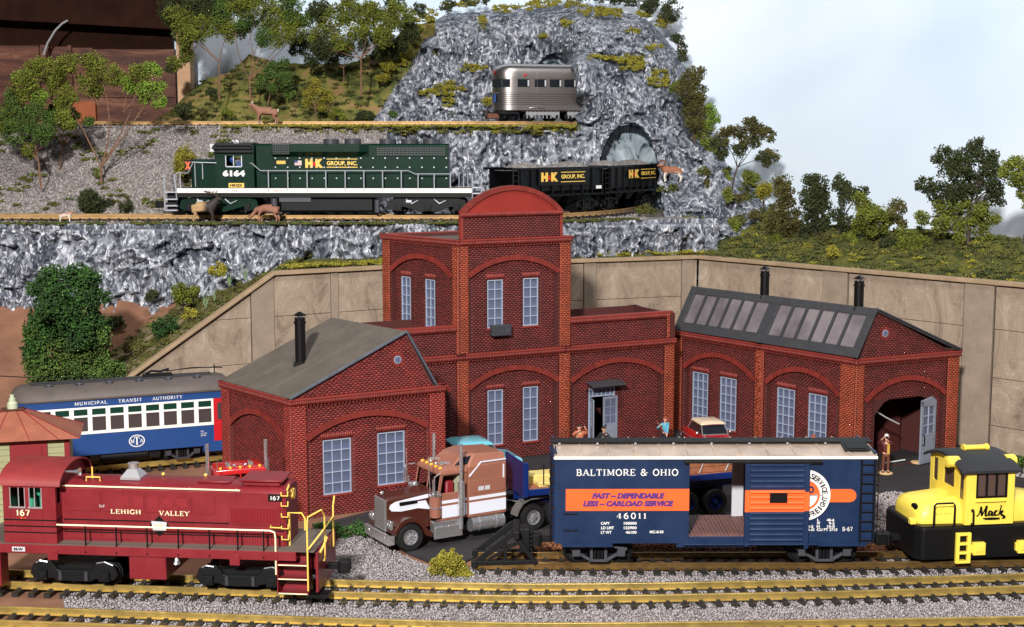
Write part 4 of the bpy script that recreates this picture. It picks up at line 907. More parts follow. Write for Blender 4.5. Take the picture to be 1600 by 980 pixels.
# ---------- small wooden station at the far left
M('siding_green', (150, 150, 108), .6, var=.08, vs=.4); M('trim_maroon', (134, 30, 38), .5); M('copper_roof', (150, 88, 66), .5, var=.14, vs=.35, bump=.12, bs=2); M('cream_smoke', (180, 188, 160), .5)
def station():
    t = thing('wooden_station', 'small green sided station with maroon door and low rust coloured hipped roof', 'station', (-66.3, 206.5, 0))
    a = R(14); d = V2(math.cos(a), math.sin(a)); A = d * -22; B = V2(0, 0); nb = V2(-d.y, d.x) * 13; T = facade_T(A, B); L = 22; h = 13.8
    m = MB(); m.T = T; m.box(0, L, -8, -.1, 0, h); m.build('wall', MATS['siding_green'], t, smooth=False)
    dx = (13.0, 18.3) if False else (13.9, 18.6)
    base = None
    for u0, u1 in ((.6, dx[0] - .35), (dx[1] + .35, L - .6)):
        for k in range(14):
            z = .4 + k * .92; m = MB(); m.T = T; m.prism([(-.08, z), (.16, z), (.02, z + .9), (-.08, z + .9)], 'x', u0, u1); m.build('siding_board', MATS['siding_green'], t, smooth=False)
    m = MB(); m.T = T; m.box(L - .7, L + .1, -.1, .22, 0, h); m.build('corner_post', MATS['trim_maroon'], t, smooth=False, bevel=.03)
    m = MB(); m.T = T; m.box(dx[0] - .3, dx[1] + .3, -.1, .15, .3, h - .1); dr = m.build('door', MATS['trim_maroon'], t, smooth=False, bevel=.03)
    m = MB(); m.T = T; m.box(dx[0] + .5, dx[1] - .5, .15, .26, 1, h - 1.3); m.build('door_panel', MATS['trim_maroon'], dr, smooth=False, bevel=.04)
    m = MB(); m.T = T; uc = (dx[0] + dx[1]) / 2 + .1
    for q in ((uc - 1.1, uc + 1.1, 10.2, 10.5), (uc - 1.1, uc + 1.1, 7.2, 7.5), (uc - 1.1, uc - .85, 7.5, 10.2), (uc + .85, uc + 1.1, 7.5, 10.2)): m.box(q[0], q[1], .26, .38, q[2], q[3])
    m.build('window_frame', MATS['yellow_letter'], dr, smooth=False)
    m = MB(); m.T = T; m.box(uc - .85, uc + .85, .26, .3, 7.5, 10.2); m.build('pane', MATS['glass_dark'], dr, smooth=False)
    o = 1.7; c = [T @ Vector(p) for p in ((-o, o, h), (L + o, o, h), (L + o, -8 - o, h), (-o, -8 - o, h))]
    u0, u1, v0, v1 = 9.2, 12.4, -3.2, -5.2; tp = [T @ Vector(p) for p in ((u0 + 3, v0, h + 3.6), (u1 + 3, v0, h + 3.6), (u1 + 3, v1, h + 3.6), (u0 + 3, v1, h + 3.6))]
    rf = MB().add([tuple(p) for p in c] + [tuple(p) for p in tp], [(0, 1, 5, 4), (1, 2, 6, 5), (2, 3, 7, 6), (3, 0, 4, 7), (4, 5, 6, 7), (3, 2, 1, 0)]).build('roof', MATS['copper_roof'], t, smooth=False)
    m = MB()
    for k in range(4):
        m.tube([c[k] + Vector((0, 0, .05)), tp[k] + Vector((0, 0, .05))], .07, 4)
    for f0, f1 in ((.3, .02), (.52, .3), (.72, .7), (.88, .98)):
        m.tube([c[0].lerp(c[1], f0) + Vector((0, 0, .05)), tp[0].lerp(tp[1], f1) + Vector((0, 0, .05))], .06, 4)
    m.build('roof_seam', MATS['trim_maroon'], rf, smooth=False)
    m = MB(); m.T = T; m.box(u0 + 3.1, u1 + 2.9, v1 + .2, v0 - .1, h + 2.6, h + 3.75); m.box(u0 + 2.9, u1 + 3.1, v1, v0 + .1, h + 3.75, h + 3.92); m.build('roof_box', MATS['plank_brown'], rf, smooth=False, bevel=.04)
    cc = T @ Vector((u0 + 4.6, (v0 + v1) / 2, h + 3.9)); MB().lathe([(.8, 0), (.75, .8), (.5, 1.1), (.5, 1.5), (.34, 1.6), (.3, 2.1)], cc, n=14).build('smoke_jack', MATS['cream_smoke'], rf)
station()
# ================================================================== railway vehicles (x along the car, -y the side we see, z up from the rail tops)
M('lv_red', (126, 33, 41), .4, var=.08, vs=.35, rvar=.08); M('lv_roof', (134, 46, 46), .5, var=.15, vs=.3); M('deck_grey', (98, 86, 78), .7)
M('bo_blue', (16, 41, 76), .42, var=.1, vs=.3, rvar=.08); M('bo_orange', (250, 104, 44), .45, var=.04, vs=.5); M('bo_purple', (84, 42, 120), .5); M('roof_tan', (186, 166, 150), .35, metal=.15, var=.2, vs=.25, rvar=.1)
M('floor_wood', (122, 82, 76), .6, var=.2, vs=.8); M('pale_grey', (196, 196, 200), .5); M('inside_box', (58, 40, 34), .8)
M('hk_green', (4, 40, 28), .32, var=.2, vs=.4, spec=.22); M('hk_black', (10, 11, 14), .4, var=.2, vs=.5, spec=.3); M('rail_silver', (190, 194, 204), .35, metal=.4)
M('stainless', (172, 165, 162), .34, metal=1); M('coal_grey', (128, 122, 126), .9, island=.25, var=.2, vs=3)
M('mta_blue', (30, 68, 128), .45, var=.06, vs=.4); M('mta_white', (240, 238, 232), .45); M('mta_red', (196, 24, 34), .4); M('mta_green', (16, 56, 44), .3); M('mta_glass', (74, 64, 64), .25); M('mta_roof', (96, 86, 82), .55, var=.12, vs=.4)
M('sw_yellow', (250, 222, 88), .4, var=.04, vs=.3); M('sw_black', (14, 14, 16), .45, spec=.3, bump=.15, bs=5); M('sw_roof', (36, 37, 41), .6, bump=.3, bs=9); M('red_lens', (200, 30, 30), .3); M('rust_brown', (110, 66, 48), .7)
M('green_inside', (60, 170, 130), .6)
def holed(T, x0, x1, z0, z1, y, th, holes):
    """wall in the x-z plane at depth y..y+th, with rectangular holes (a,b,c,d)"""
    m = T; xs = sorted({x0, x1, *[v for h in holes for v in h[:2]]})
    for a, b in zip(xs[:-1], xs[1:]):
        hs = sorted([(h[2], h[3]) for h in holes if h[0] <= a + 1e-6 and h[1] >= b - 1e-6]); z = z0
        for p, q in hs:
            if p > z: m.box(a, b, y, y + th, z, p)
            z = q
        if z < z1: m.box(a, b, y, y + th, z, z1)
    return m
def wheelset(parent, x, r, gauge=2.3, mat='black_plastic', face='rust_brown'):
    for s in (-1, 1):
        m = MB(); y = s * gauge
        prof = [(r * .25, -.5), (r * .92, -.42), (r + .12, -.42), (r + .12, -.3), (r, -.28), (r, .18), (r * .88, .22), (r * .8, .05), (r * .3, .0), (r * .22, .25), (.02, .25)]
        m.lathe([(p, h * s) for p, h in prof], (x, y, r), 'y', 22); m.build('wheel', MATS[mat], parent, smooth=40)
    MB().cyl((x, -gauge, r), (x, gauge, r), .22, n=8).build('axle', MATS['black_plastic'], parent)
def bettendorf(parent, x, wb=5.7, r=1.45, mat='truck_grey', ys=3.55):
    tr = thing_part('truck', parent, x)
    for s in (-1, 1):
        m = MB(); y = s * ys; h = wb / 2
        P = [(-h - .9, r - .25), (-h - .9, r + .55), (-h - .4, r + .85), (-1.1, r + 1.35), (1.1, r + 1.35), (h + .4, r + .85), (h + .9, r + .55), (h + .9, r - .25), (h - .2, r - .25), (h - .6, r + .3), (1.25, r - .95), (1.25, r - 1.15), (-1.25, r - 1.15), (-1.25, r - .95), (-h + .6, r + .3), (-h + .2, r - .25)]
        # arch bars instead of a solid plate
        def bar(a, b, w):
            a, b = Vector((a[0], 0, a[1])), Vector((b[0], 0, b[1])); d = (b - a).normalized(); q = Vector((-d.z, 0, d.x)) * w / 2
            m.prism([((a + q).x, (a + q).z), ((b + q).x, (b + q).z), ((b - q).x, (b - q).z), ((a - q).x, (a - q).z)], 'y', y - .22, y + .22)
        bar((-h - .8, r + .55), (-1.1, r + 1.2), .42); bar((1.1, r + 1.2), (h + .8, r + .55), .42); bar((-1.3, r + 1.22), (1.3, r + 1.22), .46)
        bar((-h - .4, r + .4), (-1.0, r - .95), .4); bar((h + .4, r + .4), (1.0, r - .95), .4); bar((-1.35, r - 1.0), (1.35, r - 1.0), .36)
        m.box(-1.15, -.75, y - .26, y + .26, r - 1, r + 1.2); m.box(.75, 1.15, y - .26, y + .26, r - 1, r + 1.2)
        m.build('side_frame', MATS[mat], tr, smooth=False, bevel=.05)
        for k in (-1, 1):
            m = MB(); m.box(k * h - .55, k * h + .55, min(y + s * .1, y + s * .5), max(y + s * .1, y + s * .5), r - .35, r + .6); m.build('journal_box', MATS[mat], tr, smooth=False, bevel=.08)
        m = MB()
        for k in (-.45, 0, .45): m.cyl((k, y + s * .05, r - .75), (k, y + s * .05, r + .55), .2, n=10)
        m.build('spring', MATS['black_plastic'], tr)
    MB().box(-.7, .7, -ys + .25, ys - .25, r - .2, r + .8).build('bolster', MATS['black_plastic'], tr, smooth=False)
    for k in (-1, 1): wheelset(tr, k * wb / 2, r)
    return tr
def thing_part(name, parent, x=0, y=0, z=0):
    o = bpy.data.objects.new(name, None); COL.objects.link(o); o.location = (x, y, z); o.parent = parent; o.empty_display_size = .5; return o
def coupler(parent, x, s, z=2.6, mat='black_plastic'):
    m = MB(); m.box(min(x, x + s * 1.6), max(x, x + s * 1.6), -.45, .45, z - .35, z + .35); a = x + s * 1.5
    m.prism([(a, -.7), (a + s * .5, -.9), (a + s * 1.5, -.7), (a + s * 1.6, -.2), (a + s * 1.0, 0), (a + s * 1.0, .3), (a + s * 1.5, .75), (a + s * .3, .9), (a, .5)], 'z', z - .75, z + .75)
    m.cyl((a + s * .6, -.2, z - 1.6), (a + s * .9, -.9, z - 1.2), .1, n=6)
    return m.build('coupler', MATS[mat], parent, smooth=False, bevel=.06)
F_ = ((1, 0, 0), (0, 0, 1))   # lettering directions on the near side
# ------------------------------------------------------------------ blue boxcar
def boxcar():
    t = thing('boxcar', 'dark blue boxcar with orange band and its side door slid open, on the siding', 'boxcar', (26.75, 186.3, 1.5), R(.4))
    L, Wd, zb, zt = 21.2, 5.3, 3.5, 15.2; body = MATS['bo_blue']; dx0, dx1 = -3.4, 4.6
    m = MB(); holed(m, -L, L, zb, zt, -Wd, .25, [(dx0, dx1, zb + .9, zt - .9)]); m.build('side_wall', body, t, smooth=False, bevel=.03)
    m = MB(); holed(m, -L, L, zb, zt, Wd - .25, .25, [(-4.0, 5.5, zb + .9, zt - .9)]); m.build('side_wall', body, t, smooth=False, bevel=.03)
    for s in (-1, 1):   # ribbed ends
        m = MB(); m.box(s * L - .3 if s > 0 else -L, s * L if s > 0 else -L + .3, -Wd + .25, Wd - .25, zb, zt + .6)
        for k in range(10):
            z = zb + .8 + k * 1.12; x = s * L
            m.loft([[(x, -Wd + .5 + e, z - .32), (x + s * .38, -Wd + .9 + e, z), (x, -Wd + .5 + e, z + .32)] for e in (0, 2 * Wd - 1.4)])
        m.build('end_wall', body, t, smooth=False)
    # thin vertical seams of rivets on the side sheets
    m = MB()
    for x in (-16.9, -12.6, -8.3, -3.9, 12.9, 16.9): m.box(x - .05, x + .05, -Wd - .03, -Wd, zb, zt)
    m.build('seam_strip', body, t, smooth=False)
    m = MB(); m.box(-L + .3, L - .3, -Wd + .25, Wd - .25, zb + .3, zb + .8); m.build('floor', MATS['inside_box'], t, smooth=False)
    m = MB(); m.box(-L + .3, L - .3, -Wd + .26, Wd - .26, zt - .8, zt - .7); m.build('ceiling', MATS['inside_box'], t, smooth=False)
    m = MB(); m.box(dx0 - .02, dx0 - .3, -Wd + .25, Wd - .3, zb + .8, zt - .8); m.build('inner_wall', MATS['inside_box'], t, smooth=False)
    for k in range(26): m = MB(); a = -6.5 + k * .5; m.box(a, a + .43, -Wd + .2, Wd - .2, zb + .82, zb + .95 + .02 * (k % 3)); m.build('floor_board', MATS['floor_wood'], t, smooth=False)
    m = MB(); m.box(3.85, 5.45, Wd - .8, Wd - .3, zb + .9, zt - 2.2); m.build('door_post', MATS['pale_grey'], t, smooth=False, bevel=.04)
    m = MB(); m.box(3.75, 5.6, Wd - .85, Wd - .27, zt - 2.2, zt - .9); m.build('post_cap', MATS['black_plastic'], t, smooth=False)
    # sliding door
    a, b = 3.85, 12.3; y = -Wd - .5; m = MB(); m.box(a, b, y, -Wd - .1, zb - .1, zt - .75); m.box(a, a + .55, y - .12, y, zb - .3, zt - .7); m.box(b - .55, b, y - .12, y, zb - .6, zt - .7)
    for k in range(15):
        z = zb + .55 + k * .72
        m.prism([(y, z - .22), (y - .14, z), (y, z + .2)], 'x', a + .7, b - .7)
    d = m.build('sliding_door', body, t, smooth=False, bevel=.02)
    m = MB(); m.box(a - .01, b + .01, y - .03, y + .01, 7.9, 10.85); m.box(a - .012, a + .56, y - .135, y, 7.9, 10.86); m.box(b - .56, b + .012, y - .135, y, 8.05, 10.6)
    for k in range(4): z = zb + .55 + (k + 6) * .72; m.prism([(y - .03, z - .22), (y - .17, z), (y - .03, z + .2)], 'x', a + .7, b - .7)
    m.build('orange_band', MATS['bo_orange'], d, smooth=False)
    m = MB(); m.box(7.1, 9.4, y - .2, y - .1, 9.15, 10.5); m.build('tack_board', MATS['black_paint'], d, smooth=False)
    m = MB(); m.box(-4.2, 13.9, -Wd - .75, -Wd, zt - .72, zt - .42); m.build('door_track', MATS['black_plastic'], t, smooth=False, bevel=.03)
    m = MB(); m.box(-4.2, 13.6, -Wd - .65, -Wd, zb - .1, zb + .08); m.build('door_sill', body, t, smooth=False, bevel=.03)
    # bottom sill steps down at the bolsters
    m = MB(); m.box(-L + 1, -13.5, -Wd + .02, -Wd + .3, zb - .5, zb); m.box(12.8, L - 1, -Wd + .02, -Wd + .3, zb - .45, zb); m.box(-5, 5, -Wd + .05, -Wd + .3, zb - .55, zb); m.build('side_sill', body, t, smooth=False)
    # band, lettering and emblem
    yy = -Wd - .04
    m = MB(); m.box(-19.7, dx0 - .02, yy, -Wd + .02, 7.95, 10.9); m.build('orange_band', MATS['bo_orange'], t, smooth=False)
    X = lambda px: (px - 800) / 11.84 - 26.75
    Z = lambda py: 15.2 - (py - 714.5) / 11.42
    P = lambda px, py, o=.0: (X(px), yy - .02 - o, Z(py))
    serif_text('lettering', 'BALTIMORE & OHIO', t, P(979, 738), *F_, .95, 13.4, MATS['white_paint'], thick=.15, serif=.32)
    flat_text('lettering', 'FAST – DEPENDABLE', t, P(981, 774), *F_, .78, 9.6, MATS['bo_purple'], shear=.25, bold=.07)
    flat_text('lettering', 'LESS – CARLOAD SERVICE', t, P(981, 786), *F_, .78, 12.0, MATS['bo_purple'], shear=.25, bold=.07)
    serif_text('lettering', '46011', t, P(986, 805), *F_, .85, 3.9, MATS['white_paint'], gap=.3)
    for s, x, w, yv in (('CAPY', 945.5, 1.2, 816.5), ('100000', 984.5, 1.7, 816.5), ('LD LMT', 949, 1.7, 823.5), ('122900', 984.5, 1.7, 823.5), ('LT WT', 947, 1.4, 830.5), ('46100', 986, 1.45, 830.5), ('MC-8-50', 1026, 1.8, 830),
                        ('L', 1279, .3, 812), ('40-6', 1298, 1.0, 812), ('IW', 1279.5, .4, 817), ('9-2', 1300, .75, 817), ('IH', 1279, .4, 822), ('10-0', 1299, 1.0, 822), ('3-2', 1267, .75, 822), ('3-10', 1268, .85, 827), ('CU FT 3715', 1293, 2.75, 827)):
        flat_text('lettering', s, t, P(x, yv), *F_, .38, w, MATS['white_paint'], bold=.03)
    serif_text('lettering', 'B-67', t, P(1325, 826), *F_, .6, 1.35, MATS['white_paint'], gap=.1)
    cx, cz = X(1256), Z(773.5)
    def disc(r, o, mat, nm, a0=-90, a1=90, r0=0):
        pts = [(cx + r * math.cos(R(a)), cz + r * math.sin(R(a))) for a in np.linspace(a0, a1, 40)]
        if a1 - a0 < 359: pts = pts + ([(cx + r0 * math.cos(R(a)), cz + r0 * math.sin(R(a))) for a in np.linspace(a1, a0, 40)] if r0 else ([(cx, cz)] if a1 - a0 < 180 else []))
        m = MB(); m.prism(pts, 'y', yy - o, -Wd + .02); m.build(nm, mat, t, smooth=False)
    m = MB(); zc = Z(774.5); m.prism([(X(1290), zc + .88)] + [(X(1327) + .88 * math.cos(R(q)), zc + .88 * math.sin(R(q))) for q in range(90, -91, -15)] + [(X(1290), zc - .88)], 'y', yy, -Wd + .02); m.build('orange_band', MATS['bo_orange'], t, smooth=False)
    disc(3.45, .01, MATS['white_paint'], 'emblem_disc'); disc(2.05, .03, MATS['bo_orange'], 'emblem_ring', r0=1.75); disc(1.76, .03, MATS['bo_orange'], 'emblem_field', a0=3, a1=90)
    m = MB(); m.box(cx, cx + 1.75, yy - .045, yy, cz - .04, cz + .04); m.box(cx + 2.0, cx + 2.5, yy - .045, yy, cz - .04, cz + .04); m.build('emblem_line', MATS['bo_blue'], t, smooth=False)
    flat_text('lettering', 'O', t, (cx + .85, yy - .05, cz + .75), *F_, 1.0, .85, MATS['bo_blue'], bold=.06)
    flat_text('lettering', 'S', t, (cx + .45, yy - .05, cz - .6), *F_, .75, .5, MATS['bo_orange'], bold=.04)
    for word, a0, a1, rr, fl in (('SERVICE', 68, 8, 2.72, 1), ('FREIGHT', -72, -8, 2.72, -1)):
        for k, ch in enumerate(word):
            an = R(a0 + (a1 - a0) * k / (len(word) - 1)); rad = Vector((math.cos(an), 0, math.sin(an)))
            up = rad * fl; ex = Vector((up.z, 0, -up.x)); w = .2 if ch == 'I' else .46
            flat_text('lettering', ch, t, (cx + rad.x * rr, yy - .05, cz + rad.z * rr), ex, up, .72, w, MATS['black_paint'], bold=.02)
    # roof
    rz = zt + .6
    for s in (-1, 1):
        for k in range(12):
            a, b = -L + 2 * L * k / 12, -L + 2 * L * (k + 1) / 12
            m = MB(); m.prism([(s * (Wd + .12), zt + .05), (s * .2, rz), (s * .2, rz + .12), (s * (Wd + .12), zt + .2)], 'x', a + .02, b - .02); m.build('roof_panel', MATS['roof_tan'], t, smooth=False)
    m = MB()
    for k in range(13): x = -L + 2 * L * k / 12; m.prism([(-Wd - .14, zt + .1), (0, rz + .05), (Wd + .14, zt + .1), (Wd + .14, zt + .36), (0, rz + .28), (-Wd - .14, zt + .36)], 'x', max(-L, x - .12), min(L, x + .12))
    m.build('roof_rib', MATS['roof_tan'], t, smooth=False, bevel=.04)
    m = MB(); m.box(-L - .1, L + .1, -Wd - .2, -Wd - .02, zt - .3, zt + .08); m.box(-L - .1, L + .1, Wd + .02, Wd + .2, zt - .3, zt + .08); m.build('eave_strip', MATS['white_paint'], t, smooth=False, bevel=.03)
    for k in range(3): m = MB(); m.box(-L - .4, L + .4, -1.3 + k * .9, -.5 + k * .9, rz + .42, rz + .54); m.build('running_board', MATS['black_plastic'], t, smooth=False)
    m = MB()
    for k in range(9): x = -L + .8 + k * (2 * L - 1.6) / 8; m.box(x - .15, x + .15, -1.3, 1.3, rz + .15, rz + .42)
    m.build('saddle', MATS['silver'], t, smooth=False)
    m = MB(); m.box(17.2, 20.6, -4.3, -1.5, zt + .75, zt + .95); m.box(17.6, 20.2, -3.9, -1.9, zt + .95, zt + 1.02)
    m.v = [(x, y, z + (y + 2.9) * .17) for x, y, z in m.v]; m.build('lateral_board', MATS['black_plastic'], t, smooth=False, bevel=.03)
    # ladder and grab irons
    m = MB(); a, b = 19.2, 20.9
    for k in range(9): z = zb + .5 + k * 1.28; m.tube([(a, -Wd - .35, z), (b, -Wd - .35, z)], .09, 6)
    m.box(a - .08, a + .08, -Wd - .4, -Wd, zb + .2, zt - .4); m.box(b - .08, b + .08, -Wd - .4, -Wd, zb + .2, zt - .4); m.build('ladder', MATS['black_paint'], t, smooth=False)
    m = MB()
    for z in (8.0 - .35, 5.4): m.tube([(-20.0, -Wd, z), (-20, -Wd - .3, z), (-18.2, -Wd - .3, z), (-18.2, -Wd, z)], .07, 6)
    for k in range(7): z = zb + .6 + k * 1.5; m.tube([(-L - .4, -4.8, z), (-L - .45, -3.2, z)], .08, 6)
    m.tube([(-L - .45, -4.8, zb), (-L - .45, -4.8, zt)], .08, 6); m.tube([(-L - .45, -3.2, zb), (-L - .45, -3.2, zt)], .08, 6); m.tube([(-L - .5, 2, 9.5), (-L - 1.2, 2, 9.6), (-L - 1.2, 2, 12.5)], .09, 6)
    m.tube([(L + .4, -4.9, zb - .3), (L + .45, -4.9, zt + .3)], .08, 6); m.tube([(L + .4, -3.6, zb), (L + .45, -3.6, zt)], .08, 6)
    for k in range(8): z = zb + .6 + k * 1.4; m.tube([(L + .42, -4.9, z), (L + .42, -3.6, z)], .08, 6)
    m.build('grab_iron', MATS['black_paint'], t)
    MB().cyl((6.2, -2.2, 2.5), (9.4, -2.2, 2.5), .95).build('air_tank', MATS['black_plastic'], t)
    MB().box(-17, 17, -.8, .8, 2.6, 3.6).build('centre_sill', MATS['black_plastic'], t, smooth=False)
    bettendorf(t, -15.2, 6.0, 1.65); bettendorf(t, 15.0, 6.0, 1.65)
    coupler(t, -L, -1); coupler(t, L, 1)
boxcar()
# ------------------------------------------------------------------ dark red switcher in the foreground
def switcher_truck(parent, x, wb=8.2, r=1.55, mat='black_plastic'):
    tr = thing_part('truck', parent, x)
    for s in (-1, 1):
        m = MB(); y = s * 3.9; h = wb / 2
        m.prism([(-h - 1.7, r + .2), (-h - 1.2, r + 1.5), (-h + 1.2, r + 1.7), (-h + 2.0, r + .7), (h - 2.0, r + .7), (h - 1.2, r + 1.7), (h + 1.2, r + 1.5), (h + 1.7, r + .2), (h + 1.1, r - .5), (h - 1.3, r - .4), (h - 2, r - .75), (-h + 2, r - .75), (-h + 1.3, r - .4), (-h - 1.1, r - .5)], 'y', min(y, y - s * .6), max(y, y - s * .6))
        m.build('side_frame', MATS[mat], tr, smooth=False, bevel=.12)
        for k in (-1, 1):
            m = MB(); m.box(k * h - .7, k * h + .7, min(y, y + s * .5), max(y, y + s * .5), r - .55, r + .7); m.cyl((k * h, y + s * .3, r), (k * h, y + s * .62, r), .42, n=10); m.build('journal_box', MATS[mat], tr, smooth=False, bevel=.08)
            m = MB(); m.cyl((k * 1.7, y + s * .15, r - .5), (k * 1.7, y + s * .15, r + .65), .26, n=10); m.build('spring', MATS['dark_grey'], tr)
        m = MB(); m.box(-1.5, 1.5, min(y, y + s * .3), max(y, y + s * .3), r - .6, r + .1); m.build('spring_plank', MATS[mat], tr, smooth=False, bevel=.06)
        m = MB(); m.tube([(-h - .8, y, r + 1.6), (-h - .2, y + s * .2, r + 1.95), (-h + .7, y, r + 1.75)], .1, 5); m.tube([(h - 1, y, r + 1.75), (h + .1, y + s * .2, r + 2.0), (h + 1.1, y, r + 1.5)], .1, 5); m.build('brake_rod', MATS['silver'], tr)
    MB().box(-h, h, -3, 3, r, r + 1.2).build('bolster', MATS['black_plastic'], tr, smooth=False)
    for k in (-1, 1): wheelset(tr, k * h, r, mat='black_plastic')
    return tr
def switcher():
    t = thing('switcher_locomotive', 'dark red hood switcher locomotive with rounded cab roof, nearest at lower left', 'locomotive', (-45.2, 176.15, 1.5), R(-5.6))
    rd = MATS['lv_red']; cr = MATS['cream_letter']; ye = MATS['yellow_letter']; bk = MATS['black_paint']
    m = MB(); m.box(-23.2, 19.0, -5.1, 5.1, 4.7, 5.85); m.box(18.99, 21.4, -2.7, 2.7, 3.0, 5.85); m.build('frame', rd, t, smooth=False, bevel=.06)
    m = MB(); m.box(-23.1, 21.3, -4.95, 4.95, 5.86, 5.98); m.build('walkway', MATS['deck_grey'], t, smooth=False)
    m = MB(); m.box(-2.5, 2.3, -4.9, 4.9, 1.7, 4.69); m.build('fuel_tank', rd, t, smooth=False, bevel=.1)
    m = MB(); m.cyl((-2.0, -4.95, 3.0), (-2, -5.02, 3), .12, n=8); m.cyl((1.8, -4.95, 3.0), (1.8, -5.02, 3), .12, n=8); m.build('tank_bolt', rd, t)
    # cab
    c0, c1, cw, cz = -18.6, -11.7, 5.0, 13.5
    cab = thing_part('cab', t)
    for s in (-1, 1):
        m = MB(); holed(m, c0, c1, 5.99, cz, -cw if s < 0 else cw - .22, .22, [(-17.7, -15.7, 10.75, 13.2), (-15.2, -13.5, 10.75, 13.2)]); m.build('side_wall', rd, cab, smooth=False, bevel=.03)
    ar = lambda rise, w, z0: [(w * math.sin(R(a)), z0 + rise * math.cos(R(a))) for a in range(-90, 91, 10)]
    for x, nm in ((c0, 0), (c1 - .22, 1)):
        m = MB(); xs = sorted
        hs = [(-4.5, -3.4, 11.0, 13.4), (3.4, 4.5, 11.0, 13.4)]
        q = MB(); holed(q, -cw + .22, cw - .22, 6, cz, 0, .22, hs); m.add([(x + y, X_, z) for X_, y, z in q.v], q.f)
        m.prism(ar(2.2, cw, cz), 'x', x, x + .22); m.build('end_wall', rd, cab, smooth=False)
    rings = []
    for x in (c0 - .5, c1 + .7):
        rings.append([(x, p[0], p[1]) for p in ar(2.35, cw + .25, cz - .05)] + [(x, p[0], p[1]) for p in ar(2.15, cw + .05, cz - .05)[::-1]])
    MB().loft(rings).build('cab_roof', MATS['lv_roof'], cab, smooth=40)
    m = MB()
    for u in (-17.7, -16.6, -15.8, -15.2, -14.5, -13.62): m.box(u, u + .12, -cw + .02, -cw + .14, 10.75, 13.2)
    m.box(-17.8, -15.6, -cw - .12, -cw, 10.55, 10.75); m.box(-15.3, -13.4, -cw - .12, -cw, 10.55, 10.75); m.build('window_frame', MATS['silver'], cab, smooth=False)
    m = MB(); m.box(-17.7, -13.5, -cw + .15, -cw + .17, 11.2, 13.6); m.build('pane', MATS['mta_glass'], cab, smooth=False) if False else None
    m = MB(); m.box(-15.6, -13.2, -1.6, -.8, 7.0, 13.0); m.ball((-14.6, -2.4, 12.2), (.8, .6, .9)); m.box(-17.8, -16.6, -.5, .5, 7, 12.5); m.build('cab_seat', MATS['green_inside'], cab, smooth=False)
    # driver's controls
    # hood
    h1, hw, hz = 17.3, 3.15, 13.1
    sec = [(-hw, 5.99), (-hw, hz - .35), (-hw + .2, hz - .05), (-hw + .7, hz + .2), (0, hz + .5), (hw - .7, hz + .2), (hw - .2, hz - .05), (hw, hz - .35), (hw, 5.99)]
    m = MB(); m.loft([[(x, p[0], p[1]) for p in sec] for x in (c1 + .01, h1 - .35)] + [[(h1, p[0] * .93, p[1] - (.25 if p[1] > 8 else 0)) for p in sec]]); hood = m.build('hood', rd, t, smooth=30)
    for a, b, z0, z1 in [(-11.2, -6.6, 9.9, 12.4), (-6.4, -3.6, 9.9, 12.6), (-3.4, -.9, 9.9, 12.3), (-.7, 1.7, 9.9, 12.1), (1.9, 3.5, 9.9, 12.1), (3.7, 5.2, 9.9, 12.1), (5.4, 8.2, 9.9, 12.1), (-11.2, -6.6, 6.3, 8.9), (-6.4, -.9, 6.3, 8.9), (-.7, 5.2, 6.3, 8.9), (5.4, 9.6, 6.3, 8.9)]:
        MB().box(a, b, -hw - .07, -hw, z0, z1).build('hood_door', rd, hood, smooth=False, bevel=.03)
    for k in range(5): MB().box(-4.2 + k * 1.9, -2.9 + k * 1.9, -hw - .1, -hw - .06, 10.6, 12.0 - .05 * k).build('vent_panel', MATS['trim_maroon'], hood, smooth=False)
    m = MB()
    for x in (-6.5, -3.5, -.8, 1.8, 3.6, 5.3): m.box(x - .03, x + .2, -hw - .16, -hw - .06, 10.7, 11.0); m.box(x, x + .12, -hw - .14, -hw - .06, 7.2, 7.6)
    m.build('latch', rd, hood, smooth=False)
    # radiator shutters
    m = MB(); m.box(10.0, 16.6, -hw - .14, -hw, 8.65, 11.0); m.v = m.v; gr = m.build('radiator_frame', rd, hood, smooth=False, bevel=.03)
    for k in range(15): MB().add([(10.3 + k * .41, -hw - .14, z) for z in (8.9, 10.8)] + [(10.3 + k * .41 + .1, -hw - .3, z) for z in (8.9, 10.8)] + [(10.3 + k * .41 + .3, -hw - .14, z) for z in (8.9, 10.8)], [(0, 2, 3, 1), (2, 4, 5, 3), (0, 4, 2), (1, 3, 5), (0, 1, 5, 4)]).build('louvre', MATS['trim_maroon'], gr, smooth=False)
    for k in range(18): MB().box(10.3 + k * .35, 10.48 + k * .35, -hw - .1, -hw, 6.4, 7.9).build('louvre', MATS['trim_maroon'], gr, smooth=False)
    m = MB()
    for z in (8.95, 8.15, 7.35):
        m.box(c0, c1, -cw - .03, -cw, z, z + .16); m.box(c1 + .23, h1 - .3, -hw - .12, -hw, z - .35 + .1, z - .2 + .1); m.box(c1, c1 + .03, -cw, -hw, z, z + .16)
    m.build('black_stripe', bk, t, smooth=False)
    m = MB(); m.tube([(c1 + .3, -hw - .2, hz + .05), (6.5, -hw - .2, hz - .0)] + [(11.6, -hw - .2, hz - .02)], .11, 6)
    for x in (-8, 0, 5, 11): m.tube([(x, -hw - .2, hz), (x, -hw + .3, hz)], .07, 5)
    m.build('hood_rail', cr, t)
